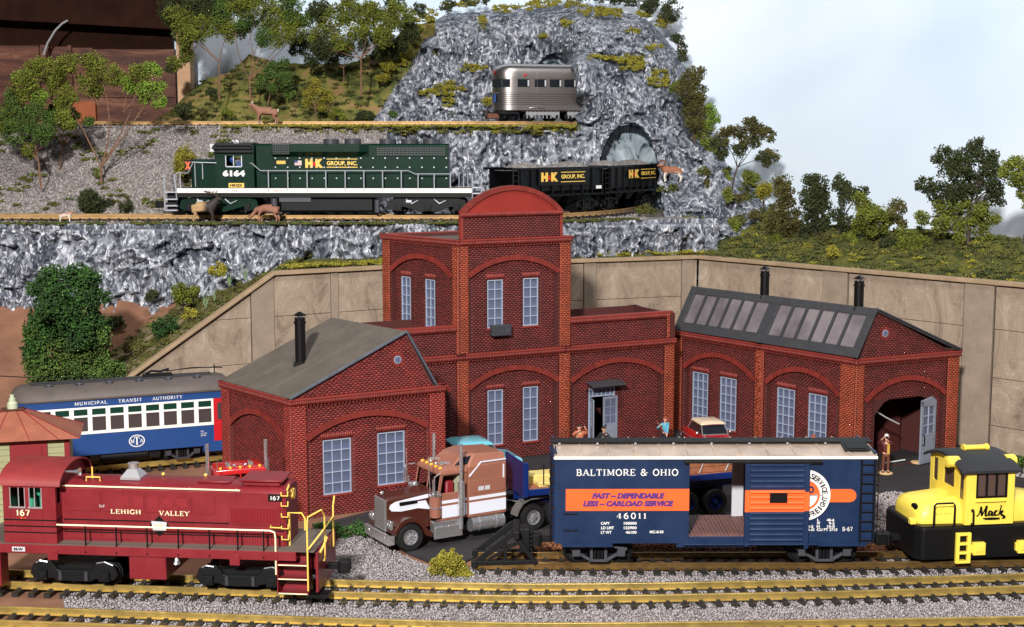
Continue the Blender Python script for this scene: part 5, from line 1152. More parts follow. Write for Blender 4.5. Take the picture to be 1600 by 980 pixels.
    # top fittings
    st = MB(); st.loft([[(-4.6, -1.4, hz + .45), (-2.0, -1.4, hz + .45), (-2.0, 1.2, hz + .45), (-4.6, 1.2, hz + .45)], [(-4.6, -1.4, hz + .75), (-2.0, -1.4, hz + .75), (-2.0, 1.2, hz + .75), (-4.6, 1.2, hz + .75)], [(-3.9, -.7, hz + 1.7), (-2.7, -.7, hz + 1.7), (-2.7, .5, hz + 1.7), (-3.9, .5, hz + 1.7)]])
    st.cyl((-3.3, -.1, hz + 1.65), (-3.3, -.1, hz + 2.35), .62); st.cyl((-3.3, -.1, hz + 2.3), (-3.3, -.1, hz + 2.42), .72); st.build('exhaust_stack', MATS['silver'], t, smooth=30)
    m = MB(); m.box(11.6, 16.4, -2.2, 2.2, hz + .3, hz + .9); m.box(11.2, 16.8, -2.6, 2.6, hz + .88, hz + 1.15); m.box(5.5, 9.8, -1.6, 1.6, hz + .35, hz + .62); m.build('roof_hatch', rd, t, smooth=False, bevel=.12)
    m = MB(); m.lathe([(.12, 0), (.16, 1.3), (.3, 1.8), (.5, 2.1), (.52, 2.2), (.2, 2.0)], (-11.4, -3.0, 14.9), 'x', 14); m.build('horn', MATS['chrome'], t)
    m = MB(); m.tube([(-9.0, -1.6, hz + .3), (-9.0, -1.6, hz + .8), (-7.2, -1.6, hz + .8), (-7.2, -1.6, hz + .3)], .1, 6); m.tube([(-8.6, -.6, hz + .3), (-8.6, -.6, hz + 1.9)], .1, 6); m.ball((.2, 1, hz + .75), .22); m.ball((5.8, 1, hz + .75), .22); m.build('grab_iron', ye, t)
    MB().lathe([(.1, 0), (.25, -.15), (.34, -.6), (.5, -.95), (.02, -.95)], (3.6, -4.6, 4.75), n=12).build('bell', MATS['chrome'], t)
    # number board, lights and rungs at the front
    m = MB(); m.box(15.1, 16.9, -hw - .1, -hw + .1, 11.75, 12.65); m.build('number_board', bk, t, smooth=False, bevel=.03)
    serif_text('lettering', '167', t, (16.0, -hw - .11, 12.2), *F_, .55, 1.2, MATS['white_paint'], thick=.2)
    m = MB()
    for z in (12.6, 11.3, 9.9, 8.4, 7.0): m.tube([(h1 - .55, -hw, z + .3), (h1 - .4, -hw - .5, z), (h1 + .3, -hw - .1, z - .1), (h1 + .2, -hw + .4, z + .35)], .09, 6)
    m.tube([(h1 - 1.9, -hw, 8.75), (h1 - 1.9, -hw - .4, 8.5), (h1 - .4, -hw - .5, 8.5)], .09, 6); m.tube([(h1, -2.4, hz - .1), (h1 + .2, -2.2, hz + .4), (h1, -1.4, hz + .4)], .1, 6); m.build('rung', ye, t)
    MB().cyl((h1 - .1, 0, 12), (h1 + .35, 0, 12), .7).build('headlight', MATS['gold_letter'], t)
    # handrail and stanchions
    y = -4.95; m = MB(); zr = 8.5; m.tube([(c1, y, zr), (15.7, y, zr), (16.3, y, zr - .2), (16.4, y, zr - .8), (16.4, y, 2.9)], .11, 8); m.build('handrail', cr, t)
    for x in (-8.0, -4.0, 0, 4.0, 8.0, 11.6, 14.9): MB().tube([(x, y, zr), (x, y, 5.3), (x, y - .2, 5.0)], .11, 6).build('stanchion', bk, t)
    m = MB(); m.tube([(h1 + .3, -2.6, 5.9), (h1 + .3, -2.6, 10.2), (h1 + 1.9, -2.6, 10.2), (h1 + 2.3, -2.6, 9.5), (h1 + 2.3, -2.6, 8)], .12, 6); m.build('front_handrail', ye, t)
    # steps and pilot
    sx0, sx1 = 16.55, 20.4
    m = MB(); m.box(sx0, sx0 + .15, -5.2, -3.0, .4, 5.9); m.box(sx1, sx1 + .15, -5.2, -3.0, .4, 5.9); m.box(sx0 + .15, sx1, -3.2, -3.0, .4, 5.9)
    for z in (.45, 2.3, 4.1): m.box(sx0 + .15, sx1, -5.15, -3.2, z, z + .14)
    m.box(sx0, sx1 + .15, 3.0, 5.2, .4, 5.9); m.build('step_well', rd, t, smooth=False, bevel=.03)
    m = MB()
    for z in (.5, 2.35, 4.15): m.box(sx0 + .17, sx1 - .02, -5.22, -5.14, z, z + .13)
    m.build('step_edge', cr, t, smooth=False)
    m = MB(); m.box(21.4, 21.75, -4.9, 4.9, .7, 5.8); m.build('pilot', rd, t, smooth=False, bevel=.06)
    m = MB(); m.tube([(20.5, -5.2, 1.0), (20.5, -5.25, 9.5), (20.5, -4.8, 10.3), (21.9, -3.4, 10.9)], .11, 6); m.tube([(20.5, -5.2, 6.2), (22.0, -3.2, 8.2), (22.0, 2.6, 8.4)], .11, 6); m.tube([(21.9, -3.4, 10.9), (22.0, -2.2, 9.8), (22.0, -2.2, 4.4), (22.05, -3.0, 4.3)], .11, 6); m.tube([(21.95, -4.7, 5.8), (22.3, -4.0, 6.6), (22.3, -2.4, 7.1)], .14, 6)
    m.tube([(22, 3.4, 10.9), (22.0, 2.6, 9.8), (22.0, 2.6, 4.4)], .11, 6); m.build('end_handrail', ye, t)
    m = MB(); m.box(20.3, 23.0, -5.3, -2.9, .12, .45); m.build('foot_board', bk, t, smooth=False, bevel=.04)
    m = MB(); m.box(-23.4, -19.2, -5.2, -3.0, .4, 4.7); m.box(-23.6, -23.2, -4.9, 4.9, .6, 5.7); m.build('rear_step', rd, t, smooth=False, bevel=.05)
    coupler(t, 21.7, 1, 2.7)
    # lettering and emblem
    serif_text('lettering', 'LEHIGH', t, (-3.3 + .0, -hw - .13, 9.95), *F_, .62, 3.95, cr, thick=.17)
    serif_text('lettering', 'VALLEY', t, (3.0, -hw - .13, 9.9), *F_, .62, 4.0, cr, thick=.17)
    serif_text('lettering', '167', t, (-16.0, -cw - .02, 9.95), *F_, .82, 1.75, cr, thick=.2)
    serif_text('lettering', 'S-4', t, (-16.0, -cw - .02, 9.3), *F_, .26, .7, MATS['bo_orange'], thick=.25) if '4' in GL else None
    m = MB(); c = 1.0; cz_ = 8.2; m.prism([(c - 1.35, cz_), (c, cz_ + 1.35), (c + 1.35, cz_), (c, cz_ - 1.35)], 'y', -hw - .16, -hw - .1); e = m.build('emblem', bk, t, smooth=False)
    m = MB(); m.prism([(c - 1.0, cz_ + .65), (c + 1.0, cz_ + .55), (c + .9, cz_ - .6), (c - .8, cz_ - .7)], 'y', -hw - .2, -hw - .15); m.build('emblem_flag', MATS['pale_grey'], e, smooth=False)
    flat_text('lettering', 'LV', e, (c, -hw - .21, cz_), *F_, .4, .9, MATS['gold_letter'], bold=.04)
    m = MB(); m.box(-17.6, -15.9, -5.16, -5.1, 4.95, 5.55); p = m.build('builder_plate', MATS['pale_grey'], t, smooth=False); flat_text('lettering', 'M-W', p, (-16.75, -5.17, 5.25), *F_, .35, 1.2, bk, bold=.05)
    m = MB()
    for x in (-12.9, 10.6): m.box(x, x + 1.3, -5.3, -5.1, 4.0, 5.3)
    m.build('frame_bracket', rd, t, smooth=False, bevel=.03)
    flat_text('lettering', 'RADIO\nEQUIP', t, (-6.4, -hw - .1, 10.6), *F_, .35, .7, MATS['white_paint'])
    switcher_truck(t, -10.2); switcher_truck(t, 11.5)
switcher()
# ------------------------------------------------------------------ dark green six axle diesel on the middle level
def green_diesel():
    t = thing('diesel_locomotive', 'long dark green diesel locomotive with white sill stripe on the middle ledge', 'locomotive', (-42.3, 308.4, 41), R(-.2))
    g = MATS['hk_green']; bk = MATS['hk_black']; sv = MATS['rail_silver']; wh = MATS['white_paint']
    X = lambda px: (px - 497) / 7.22; Z = lambda py: (336.5 - py) / 7.18; hw = 3.1
    m = MB(); m.box(X(283), X(740), -5.1, 5.1, Z(308), Z(301)); m.box(X(283), X(740), -5.0, 5.0, Z(301), Z(300.5)); m.build('frame', bk, t, smooth=False, bevel=.05)
    m = MB(); m.box(X(283), X(740), -5.16, -5.1, Z(301), Z(294)); m.box(X(283), X(740), 5.1, 5.16, Z(301), Z(294)); m.box(X(283) - .05, X(283), -5.1, 5.1, Z(301), Z(294)); m.build('white_sill', wh, t, smooth=False)
    m = MB(); m.box(X(283), X(740), -5.09, 5.09, Z(300.4), Z(294.2)); m.build('walkway', MATS['deck_grey'], t, smooth=False)
    zb = Z(294)
    m = MB(); a, b = X(404), X(704); m.loft([[(x, -hw, zb), (x, -hw, Z(229)), (x, -hw + .5, Z(226)), (x, hw - .5, Z(226)), (x, hw, Z(229)), (x, hw, zb)] for x in (a, b)]); hood = m.build('hood', g, t, smooth=False, bevel=.08)
    m = MB(); m.loft([[(X(430), -hw - y, z) for y, z in ((0, Z(246)), (1.5, Z(238)), (1.5, Z(227)), (-1, Z(226)))], [(X(566), -hw - y, z) for y, z in ((0, Z(246)), (1.5, Z(238)), (1.5, Z(227)), (-1, Z(226)))], [(X(580), -hw - y, z) for y, z in ((0, Z(246)), (0, Z(238)), (0, Z(227)), (-1, Z(226)))]]); m.build('dynamic_brake_flare', g, hood, smooth=False)
    m = MB(); m.box(X(432), X(458), -hw - 1.56, -hw - 1.5, Z(242), Z(226.5)); gb = m.build('intake_grille', MATS['dark_grey'], hood, smooth=False)
    m = MB(); m.box(X(592), X(699), -hw - .1, -hw, Z(244), Z(231)); gc = m.build('radiator_grille', MATS['dark_grey'], hood, smooth=False)
    def mesh_bars(par, x0, x1, z0, z1, y, nx, nz):
        mm = MB()
        for k in range(nx + 1): x = x0 + (x1 - x0) * k / nx; mm.box(x - .07, x + .07, y - .08, y, z0, z1)
        for k in range(nz + 1): z = z0 + (z1 - z0) * k / nz; mm.box(x0, x1, y - .12, y - .02, z - .07, z + .07)
        mm.build('grille_mesh', g, par, smooth=False)
    mesh_bars(gc, X(592), X(699), Z(244), Z(231), -hw - .1, 26, 4); mesh_bars(gb, X(432), X(458), Z(241.5), Z(228), -hw - 1.56, 8, 5)
    for k in range(15):
        x0 = X(418 + k * 19) ; MB().box(x0 + .15, x0 + 2.45, -hw - .08, -hw, zb + .4, Z(249)).build('hood_door', g, hood, smooth=False, bevel=.03)
    m = MB()
    for k in range(15):
        x0 = X(418 + k * 19)
        for z in (Z(248), Z(262), Z(279)): m.box(x0 + 2.1, x0 + 2.4, -hw - .18, -hw - .08, z - .12, z + .12)
    m.build('latch', sv, hood, smooth=False)
    for p in ((506, 531), (539, 566), (594, 621), (628, 656), (662, 690)):
        c = (X(sum(p) / 2), 0, Z(226)); r = (X(p[1]) - X(p[0])) / 2 * .98
        MB().lathe([(r, 0), (r, .95), (r - .15, 1.05), (r - .5, 1.0), (.02, 1.0)], c, n=22).build('roof_fan', MATS['dark_grey'], t)
    # cab and nose
    cab = thing_part('cab', t); c0, c1 = X(342), X(403); cw = 4.9
    for s in (-1, 1):
        m = MB(); holed(m, c0, c1, zb, Z(228), -cw if s < 0 else cw - .2, .2, [(X(360), X(371.5), Z(260), Z(245)), (X(373), X(384), Z(260), Z(245))]); m.build('side_wall', g, cab, smooth=False, bevel=.04)
    m = MB(); m.box(c0, c0 + .2, -cw + .2, cw - .2, zb, Z(246)); m.box(c0, c0 + .2, -cw + .2, -3.9, Z(246), Z(228)); m.box(c0, c0 + .2, 3.9, cw - .2, Z(246), Z(228)); m.box(c0, c0 + .2, -.3, .3, Z(246), Z(228)); m.box(c1 - .2, c1, -cw + .2, cw - .2, zb, Z(228)); m.build('end_wall', g, cab, smooth=False)
    m = MB(); m.prism([(-cw - .9, Z(234)), (-cw - .9, Z(231)), (-cw + .6, Z(226)), (0, Z(224)), (cw - .6, Z(226)), (cw + .9, Z(231)), (cw + .9, Z(234)), (cw - .2, Z(230)), (-cw + .2, Z(230))], 'x', c0 - .3, c1 - .4); m.build('cab_roof', bk, cab, smooth=False, bevel=.05)
    m = MB(); m.box(X(342), X(401), -cw - .95, -cw - .05, Z(239), Z(237.8)); m.prism([(X(345), Z(226)), (X(401), Z(226)), (X(398), Z(241)), (X(352), Z(241))], 'y', -cw - .12, -cw - .02); m.build('sun_shade', bk, cab, smooth=False)
    m = MB()
    for u in (359.5, 371.6, 384): m.box(X(u) - .1, X(u) + .1, -cw - .08, -cw, Z(261), Z(244))
    m.box(X(360), X(384), -cw - .08, -cw, Z(261) - .1, Z(260)); m.build('window_frame', sv, cab, smooth=False)
    m = MB(); m.ball((X(368), -3.6, Z(250)), (.7, .6, .9)); m.box(X(374), X(382), -3.9, -3, Z(261), Z(252)); m.build('cab_seat', MATS['mta_blue'], cab)
    m = MB(); m.loft([[(x, -w, zb), (x, -w, Z(z)), (x, -w + .6, Z(z - 2)), (x, w - .6, Z(z - 2)), (x, w, Z(z)), (x, w, zb)] for x, w, z in ((X(303), 3.4, 256), (X(306), 3.8, 252), (c0 - .01, 4.0, 252))]); m.build('nose', g, t, smooth=False, bevel=.05)
    m = MB(); m.tube([(X(310), -3.9, zb + .3), (X(310), -4.2, Z(256)), (X(322), -4.2, Z(256)), (X(322), -4.2, Z(280))], .12, 6); m.tube([(X(306), -3.4, Z(253)), (X(306), -4.6, Z(254)), (X(345), -4.9, Z(255))], .09, 6); m.build('nose_handrail', sv, t)
    m = MB(); m.box(X(330), X(342), -4.7, 4.7, Z(246), Z(229)); m.box(X(334), X(343), -5.3, -4.4, Z(238), Z(226)); m.build('headlight_box', MATS['pale_grey'], t, smooth=False, bevel=.05) if False else None
    m = MB(); m.box(X(334.5), X(342), -4.8, -2.4, Z(238.5), Z(225.5)); m.build('number_box', MATS['silver'], t, smooth=False, bevel=.06)
    flat_text('lettering', '6164', t, (X(338.3), -4.82, Z(232)), *F_, .45, .9, bk)
    m = MB(); m.box(X(292.3), X(303), -3.0, 3.0, Z(268), Z(251)); m.build('nose_sign', bk, t, smooth=False, bevel=.04); flat_text('lettering', 'X', t, (X(297.2), -3.02, Z(259.5)), *F_, 1.7, 1.2, MATS['bo_orange'], bold=.08)
    m = MB(); m.box(X(368), X(375), -1.5, -.9, Z(225), Z(220)); m.cyl((X(378), -1, Z(225)), (X(378), -1, Z(218)), .14, n=6); m.ball((X(366), -1, Z(222.5)), .35); m.build('horn', MATS['chrome'], t, smooth=False)
    # handrails
    y = -5.0; m = MB(); z1 = Z(267)
    m.tube([(X(395), y + .3, Z(255)), (X(400), y, Z(256)), (X(413), y, z1), (X(642), y, z1), (X(652), y, Z(272)), (X(706), y, Z(272))], .11, 6); m.build('handrail', sv, t)
    for px in (425, 455, 485, 514, 544, 573, 602, 631, 657, 682, 707): MB().tube([(X(px), y, z1 if px < 645 else Z(272)), (X(px), y - .1, Z(298))], .13, 6).build('stanchion', sv, t)
    m = MB(); m.tube([(X(263), -4.9, Z(327)), (X(263), -4.9, Z(272))], .16, 6); m.tube([(X(282), -4.9, Z(311)), (X(279), -4.9, Z(274)), (X(283), -4.9, Z(271)), (X(288), -4.9, Z(271)), (X(288), -4.9, Z(297))], .16, 6); m.tube([(X(283), -4.6, Z(270)), (X(299), -4.4, Z(271)), (X(307), -4.2, Z(256))], .1, 6)
    m.tube([(X(736), -4.9, Z(272)), (X(741), -4.9, Z(272)), (X(741), -4.9, Z(309))], .16, 6); m.tube([(X(755), -4.9, Z(272)), (X(755), -4.9, Z(304))], .16, 6)
    for px in (707, 719, 726, 733): m.tube([(X(px), 0 if px > 707 else -4, Z(296)), (X(px), 0 if px > 707 else -4, Z(272))], .1, 6)
    m.build('end_handrail', sv, t)
    m = MB()
    for k, z in enumerate((300, 311, 321, 328)): m.box(X(263), X(283) + (0), -5.0, -3.2, Z(z) - .12, Z(z) + .12)
    for z in (293, 302, 312): m.box(X(741), X(755), -5.0, -3.2, Z(z) - .12, Z(z) + .12)
    m.build('step', sv, t, smooth=False)
    m = MB(); m.box(X(264), X(282.9), -3.2, 3.2, Z(330), Z(300)); m.box(X(281), X(282.9), -5.0, 5.0, Z(330), Z(300)); m.box(X(740.1), X(756), -3.2, 3.2, Z(325), Z(300)); m.build('pilot', bk, t, smooth=False, bevel=.06)
    coupler(t, X(262), -1, 2.2); coupler(t, X(757), 1, 2.2)
    m = MB(); m.box(X(441), X(588), -4.6, 4.6, Z(331), Z(308.4)); m.build('fuel_tank', bk, t, smooth=False, bevel=.4)
    m = MB(); m.box(X(441), X(490), -4.9, -4.6, Z(315), Z(308.4)); m.cyl((X(433), -4.8, Z(330)), (X(433), -4.8, Z(310)), .7, n=10); m.cyl((X(593), -4.8, Z(331)), (X(593), -4.8, Z(312)), .6, n=10); m.build('air_reservoir', MATS['truck_grey'], t)
    for x in (X(346), X(671)):
        tr = thing_part('truck', t, x)
        for s in (-1, 1):
            m = MB(); yy = s * 4.2; P = [(-8.6, 1.6), (-8.2, 3.4), (-6.0, 3.9), (6.0, 3.9), (8.2, 3.4), (8.6, 1.6), (7.4, 1.0), (5.2, 1.9), (2.6, 1.2), (1.4, .8), (-1.4, .8), (-2.6, 1.2), (-5.2, 1.9), (-7.4, 1.0)]
            m.prism(P, 'y', min(yy, yy - s * .5), max(yy, yy - s * .5)); m.build('side_frame', g if s < 0 and x < 0 else bk, tr, smooth=False, bevel=.08)
            for k in (-6.2, 0, 6.2):
                m = MB(); m.box(k - .7, k + .7, min(yy, yy + s * .45), max(yy, yy + s * .45), 1.0, 2.6); m.cyl((k, yy + s * .3, 1.7), (k, yy + s * .65, 1.7), .45, n=10); m.build('journal_box', bk, tr, smooth=False, bevel=.06)
            m = MB()
            for k in (-3.4, 2.6): m.tube([(k - 1.2, yy + s * .3, 3.6), (k, yy + s * .4, 2.6), (k + 1.4, yy + s * .3, 3.3)], .12, 5)
            m.cyl((-4.6, yy + s * .2, 3), (-3.4, yy + s * .2, 3), .4, n=8); m.build('brake_gear', sv, tr)
        for k in (-6.2, 0, 6.2): wheelset(tr, k, 1.7, mat='hk_black')
    # writing
    yv = -hw - .2; q = lambda px, py, o=0: (X(px), yv - o, Z(py))
    flat_text('lettering', 'H', t, (X(486.5), -hw - .12, Z(256)), *F_, 1.95, 1.6, MATS['gold_letter'], bold=.09); flat_text('lettering', 'K', t, (X(502.5), -hw - .12, Z(256)), *F_, 1.95, 1.7, MATS['gold_letter'], bold=.09); flat_text('lettering', '&', t, (X(495), -hw - .14, Z(257)), *F_, 1.0, .8, MATS['red_lens'], bold=.05)
    flat_text('lettering', 'GROUP, INC.', t, (X(538), -hw - .12, Z(256.3)), *F_, 1.05, 6.6, MATS['yellow_letter'], bold=.03)
    m = MB(); m.box(X(514), X(562), -hw - .13, -hw - .08, Z(250), Z(248.8)); m.box(X(514), X(562), -hw - .13, -hw - .08, Z(262.6), Z(261.4)); m.build('lettering_line', MATS['yellow_letter'], t, smooth=False)
    flat_text('lettering', '6164', t, (X(371.5), -cw - .03, Z(271)), *F_, 1.35, 4.8, wh, bold=.06)
    m = MB(); m.box(X(363), X(387), -cw - .05, -cw, Z(293), Z(286)); m.build('number_plate', MATS['yellow_letter'], t, smooth=False, bevel=.02); flat_text('lettering', 'HKGX', t, (X(375), -cw - .07, Z(289.5)), *F_, .62, 2.7, bk, bold=.05)
    m = MB(); m.box(X(436), X(450), -hw - .12, -hw - .08, Z(257), Z(252)); m.build('name_plate', MATS['gold_letter'], t, smooth=False)
    m = MB(); m.box(X(464), X(475), -hw - .12, -hw - .08, Z(259), Z(252)); fl = m.build('flag', wh, t, smooth=False)
    m = MB(); m.box(X(464), X(469), -hw - .14, -hw - .12, Z(255.5), Z(252)); m.build('flag_canton', MATS['mta_blue'], fl, smooth=False)
    m = MB(); [m.box(X(469 if k < 2 else 464), X(475), -hw - .14, -hw - .12, Z(254 + k * 1.5), Z(253.4 + k * 1.5)) for k in range(4)]; m.build('flag_stripe', MATS['red_lens'], fl, smooth=False)
    flat_text('lettering', 'P.U.X.', t, (X(373), -5.18, Z(297.5)), *F_, .45, 1.1, bk); flat_text('lettering', 'FUEL  7', t, (X(439), -5.18, Z(297.5)), *F_, .4, 2.0, MATS['red_lens'])
green_diesel()
# ------------------------------------------------------------------ two black hopper cars
def hopper(label, loc, rz, textx):
    t = thing('hopper_car', label, 'hopper car', loc, rz, 'black hopper cars behind the green locomotive'); bk = MATS['hk_black']; L, Wd, zt = 13.6, 4.9, 10.2; zs = 5.0
    for s in (-1, 1):
        m = MB(); m.box(-L + 2, L - .6, -Wd if s < 0 else Wd - .2, -Wd + .2 if s < 0 else Wd, zs, zt - .5); m.build('side_wall', bk, t, smooth=False)
        m = MB(); m.box(-L, L, s * Wd - .35, s * Wd + .35, zt - .5, zt); m.box(-L, L, s * Wd - .25, s * Wd + .25, zs - 1.2, zs - .7); m.build('side_sill', bk, t, smooth=False, bevel=.05)
        for k in range(9): x = -L + 2 + k * (2 * L - 2.6) / 8; m = MB(); m.box(x - .16, x + .16, min(s * Wd, s * (Wd + .4)), max(s * Wd, s * (Wd + .4)), zs - 1, zt - .4); m.build('rib', bk, t, smooth=False)
    for s in (-1, 1):
        m = MB(); x = s * (L - (2 if s < 0 else .6)); m.add([(x, -Wd, zt), (x, Wd, zt), (x - s * 5, Wd, 3.6), (x - s * 5, -Wd, 3.6), (x - s * .3, -Wd, zt), (x - s * .3, Wd, zt), (x - s * 5.3, Wd, 3.6), (x - s * 5.3, -Wd, 3.6)], [(0, 1, 2, 3), (4, 5, 6, 7), (0, 1, 5, 4), (2, 3, 7, 6), (0, 3, 7, 4), (1, 2, 6, 5)]); m.build('slope_sheet', bk, t, smooth=False)
    for c in (-5.2, 0, 5.2): m = MB(); m.loft([[(c - 2.5, -Wd + .3, 4.9), (c + 2.5, -Wd + .3, 4.9), (c + 2.5, Wd - .3, 4.9), (c - 2.5, Wd - .3, 4.9)], [(c - .9, -3, 2.0), (c + .9, -3, 2.0), (c + .9, 3, 2.0), (c - .9, 3, 2.0)]]); m.build('hopper_bay', bk, t, smooth=False)
    m = MB(); m.box(-6.6, 8.6 if textx == 0 else 9, -Wd - .5, -Wd - .4, zs + 1.2, zt - .1); pl = m.build('sign_panel', MATS['black_plastic'], t, smooth=False) if textx == 0 else None
    par = pl or t; y = -Wd - .56; c = 1.0 + textx
    k_ = 1.15
    flat_text('lettering', 'H', par, (c - 5.2 * k_, y, 8.1), *F_, 2.0, 2.0, MATS['gold_letter'], bold=.09); flat_text('lettering', 'K', par, (c - 2.6 * k_, y, 8.1), *F_, 2.0, 2.1, MATS['gold_letter'], bold=.09); flat_text('lettering', '&', par, (c - 3.9 * k_, y - .02, 8.0), *F_, 1.1, .9, MATS['red_lens'], bold=.05)
    flat_text('lettering', 'GROUP, INC.', par, (c + 2.6, y, 8.05), *F_, 1.05, 7.2, MATS['yellow_letter'], bold=.03)
    m = MB(); m.box(c - 1.1, c + 6.3, y - .02, y, 9.0, 9.15); m.box(c - 1.1, c + 6.3, y - .02, y, 6.9, 7.05); m.build('lettering_line', MATS['yellow_letter'], par, smooth=False)
    # heaped load
    def ld(u, v):
        x = (-L + 2.3) + (2 * L - 3.2) * u; y = -Wd + .3 + (2 * Wd - .6) * v; e = max(0, math.sin(math.pi * u)) ** .5 * max(0, math.sin(math.pi * v)) ** .6
        return (x, y, zt - .7 + 2.1 * e * (.75 + .35 * math.sin(u * 9.5)) + .15 * fbm((x, y, 0), 1.2))
    tag(patch('gravel_load', fr(0, 1, .025), fr(0, 1, .06), ld, GTOP, kind=None, parent=t))
    m = MB()
    for k in range(7): m.tube([(-L, -Wd, 2.6 + k * 1.2), (-L + 1.6, -Wd, 2.6 + k * 1.2)], .1, 5); m.tube([(L, -Wd - .2, 2.6 + k * 1.2), (L + .1, -Wd + 1.4, 2.6 + k * 1.2)], .1, 5)
    m.tube([(-L, -Wd, 2), (-L, -Wd, zt)], .1, 5); m.tube([(-L + 1.6, -Wd, 2), (-L + 1.6, -Wd, zt)], .1, 5); m.build('ladder', bk, t)
    m = MB(); m.box(L - 2.6, L - 1.0, -Wd - .46, -Wd - .3, 5.2, 5.9); m.build('white_plate', MATS['white_paint'], t, smooth=False)
    MB().box(-L, L, -.8, .8, 2.4, 3.5).build('centre_sill', bk, t, smooth=False)
    bettendorf(t, -9.6, mat='hk_black'); bettendorf(t, 9.6, mat='hk_black'); coupler(t, -L, -1); coupler(t, L, 1)
hopper('black hopper car heaped with grey gravel, between the locomotive and the tunnel mouth', (7.3, 316.5, 41), R(41), 0)
hopper('black hopper car half inside the lower tunnel mouth, narrower in view', (25.0, 337.8, 41), R(56), 2.2)
# ------------------------------------------------------------------ stainless observation car at the upper tunnel
def observation():
    t = thing('passenger_car', 'silver streamlined observation car with rounded end, coming out of the upper tunnel', 'passenger car', (-4.6, 352, 61.5), R(13)); ss = MATS['stainless']
    hw = 4.6
    def ring(z, k):   # plan outline with a round end at x = 0
        pts = []
        for i in range(9): a = R(90 + 90 * i / 8 * 1.0); 
        n = 22; P = []
        for i in range(n + 1):
            a = math.pi / 2 + math.pi * i / n; P.append((5.2 + 5.4 * math.copysign(abs(math.cos(a)) ** .75, math.cos(a)) * k + (1 - k) * 0, hw * math.sin(a) * k))
        return [(27, hw * k)] + P + [(27, -hw * k)]
    def shell(zs, name, mat, par=t, smooth=35): m = MB(); m.loft([[(x, y, z) for x, y in ring(z, k)] for z, k in zs]); return m.build(name, mat, par, smooth=smooth)
    zs = [(2.6, .97), (2.7, 1.0)]; z = 3.0
    body = []
    for i in range(6): z0 = 4.0 + i * .5; body += [(z0, 1.0), (z0 + .1, 1.02), (z0 + .36, 1.02), (z0 + .46, 1.0)]
    shell(zs + [(3.9, 1.0)] + body + [(7.2, 1.0), (8.0, 1.0)], 'lower_body', ss, smooth=20)
    shell([(8.0, .985), (10.4, .985)], 'window_band', ss); 
    shell([(10.4, 1.0), (11.6, 1.0), (12.5, .97), (13.2, .88), (13.7, .7), (13.95, .45), (14.05, .1)], 'roof', MATS['stainless'], smooth=40)
    for c, w in ((.62, .0),): pass
    wins = [(6.6, 3.0), (10.9, 3.0), (14.7, 3.0), (18.4, 3.0)]
    for x, w in wins[:]:
        m = MB(); m.box(x - w / 2, x + w / 2, -hw - .02, -hw + .3, 8.3, 10.2); wv = m.build('window', MATS['glass_dark'], t, smooth=False, bevel=.08)
        m = MB(); m.box(x + w / 2 - .5, x + w / 2 - .15, -hw - .05, -hw - .01, 8.5, 10.0); m.build('curtain', MATS['pale_grey'], wv, smooth=False)
    for a in (196, 216, 244):   # windows round the tail
        ca, sa = math.cos(R(a)), math.sin(R(a)); c = Vector((5.2 + 5.35 * math.copysign(abs(ca) ** .75, ca), hw * sa, 9.25)); n = Vector((ca, sa * 1.1, 0)).normalized(); e = Vector((-n.y, n.x, 0))
        m = MB(); w = .95
        m.add([tuple(c + e * (w * q) + n * d_ + Vector((0, 0, zz))) for d_ in (-.2, .12) for q in (-1, 1) for zz in (-.95, .95)], [(0, 1, 3, 2), (4, 6, 7, 5), (0, 4, 5, 1), (2, 3, 7, 6), (1, 5, 7, 3), (0, 2, 6, 4)]); m.build('window', MATS['glass_dark'], t, smooth=False)
    MB().ball((7.0, -hw - .05, 11.2), (.4, .15, .32)).build('marker_light', MATS['red_lens'], t); MB().ball((-.1, -1.5, 11.9), (.2, .4, .4)).build('tail_light', MATS['red_lens'], t)
    m = MB(); m.box(10.0, 10.1, -hw - .1, -hw, 3, 12); m.tube([(8.0, -hw, 3.2), (10, -hw - .25, 3.4), (12, -hw, 3.0)], .12, 5); m.build('grab_iron', ss, t)
    m = MB(); m.box(-.4, .1, -2.6, -1.2, 4.6, 6.6); m.build('tail_sign', MATS['mta_blue'], t, smooth=False, bevel=.04)
    m = MB(); m.box(0.6, 5.5, -3.6, 3.6, 1.7, 2.55); m.box(6, 26, -4.2, 4.2, 2.2, 2.6); m.build('underframe', MATS['black_plastic'], t, smooth=False, bevel=.1)
    for x in (11.5, 22):
        tr = thing_part('truck', t, x)
        m = MB()
        for s in (-1, 1):
            m.box(-4.2, 4.2, s * 3.9 - .3, s * 3.9 + .3, 1.5, 2.3)
            for k in range(9): m.box(-4 + k, -3.75 + k, s * 3.9 - .4, s * 3.9 + .4, .7, 2.4)
            for k in (-2.8, 2.8): m.cyl((k, s * 3.9 - .5, 1.4), (k, s * 3.9 + .5, 1.4), .55, n=10)
        m.build('side_frame', MATS['silver'], tr, smooth=False); wheelset(tr, -2.8, 1.5); wheelset(tr, 2.8, 1.5)
    coupler(t, .4, -1, 1.9)
    m = MB(); m.box(-1.8, 1.2, -1.9, 1.9, .6, 1.9); m.build('pilot', MATS['rust_brown'], t, smooth=False, bevel=.2)
observation()
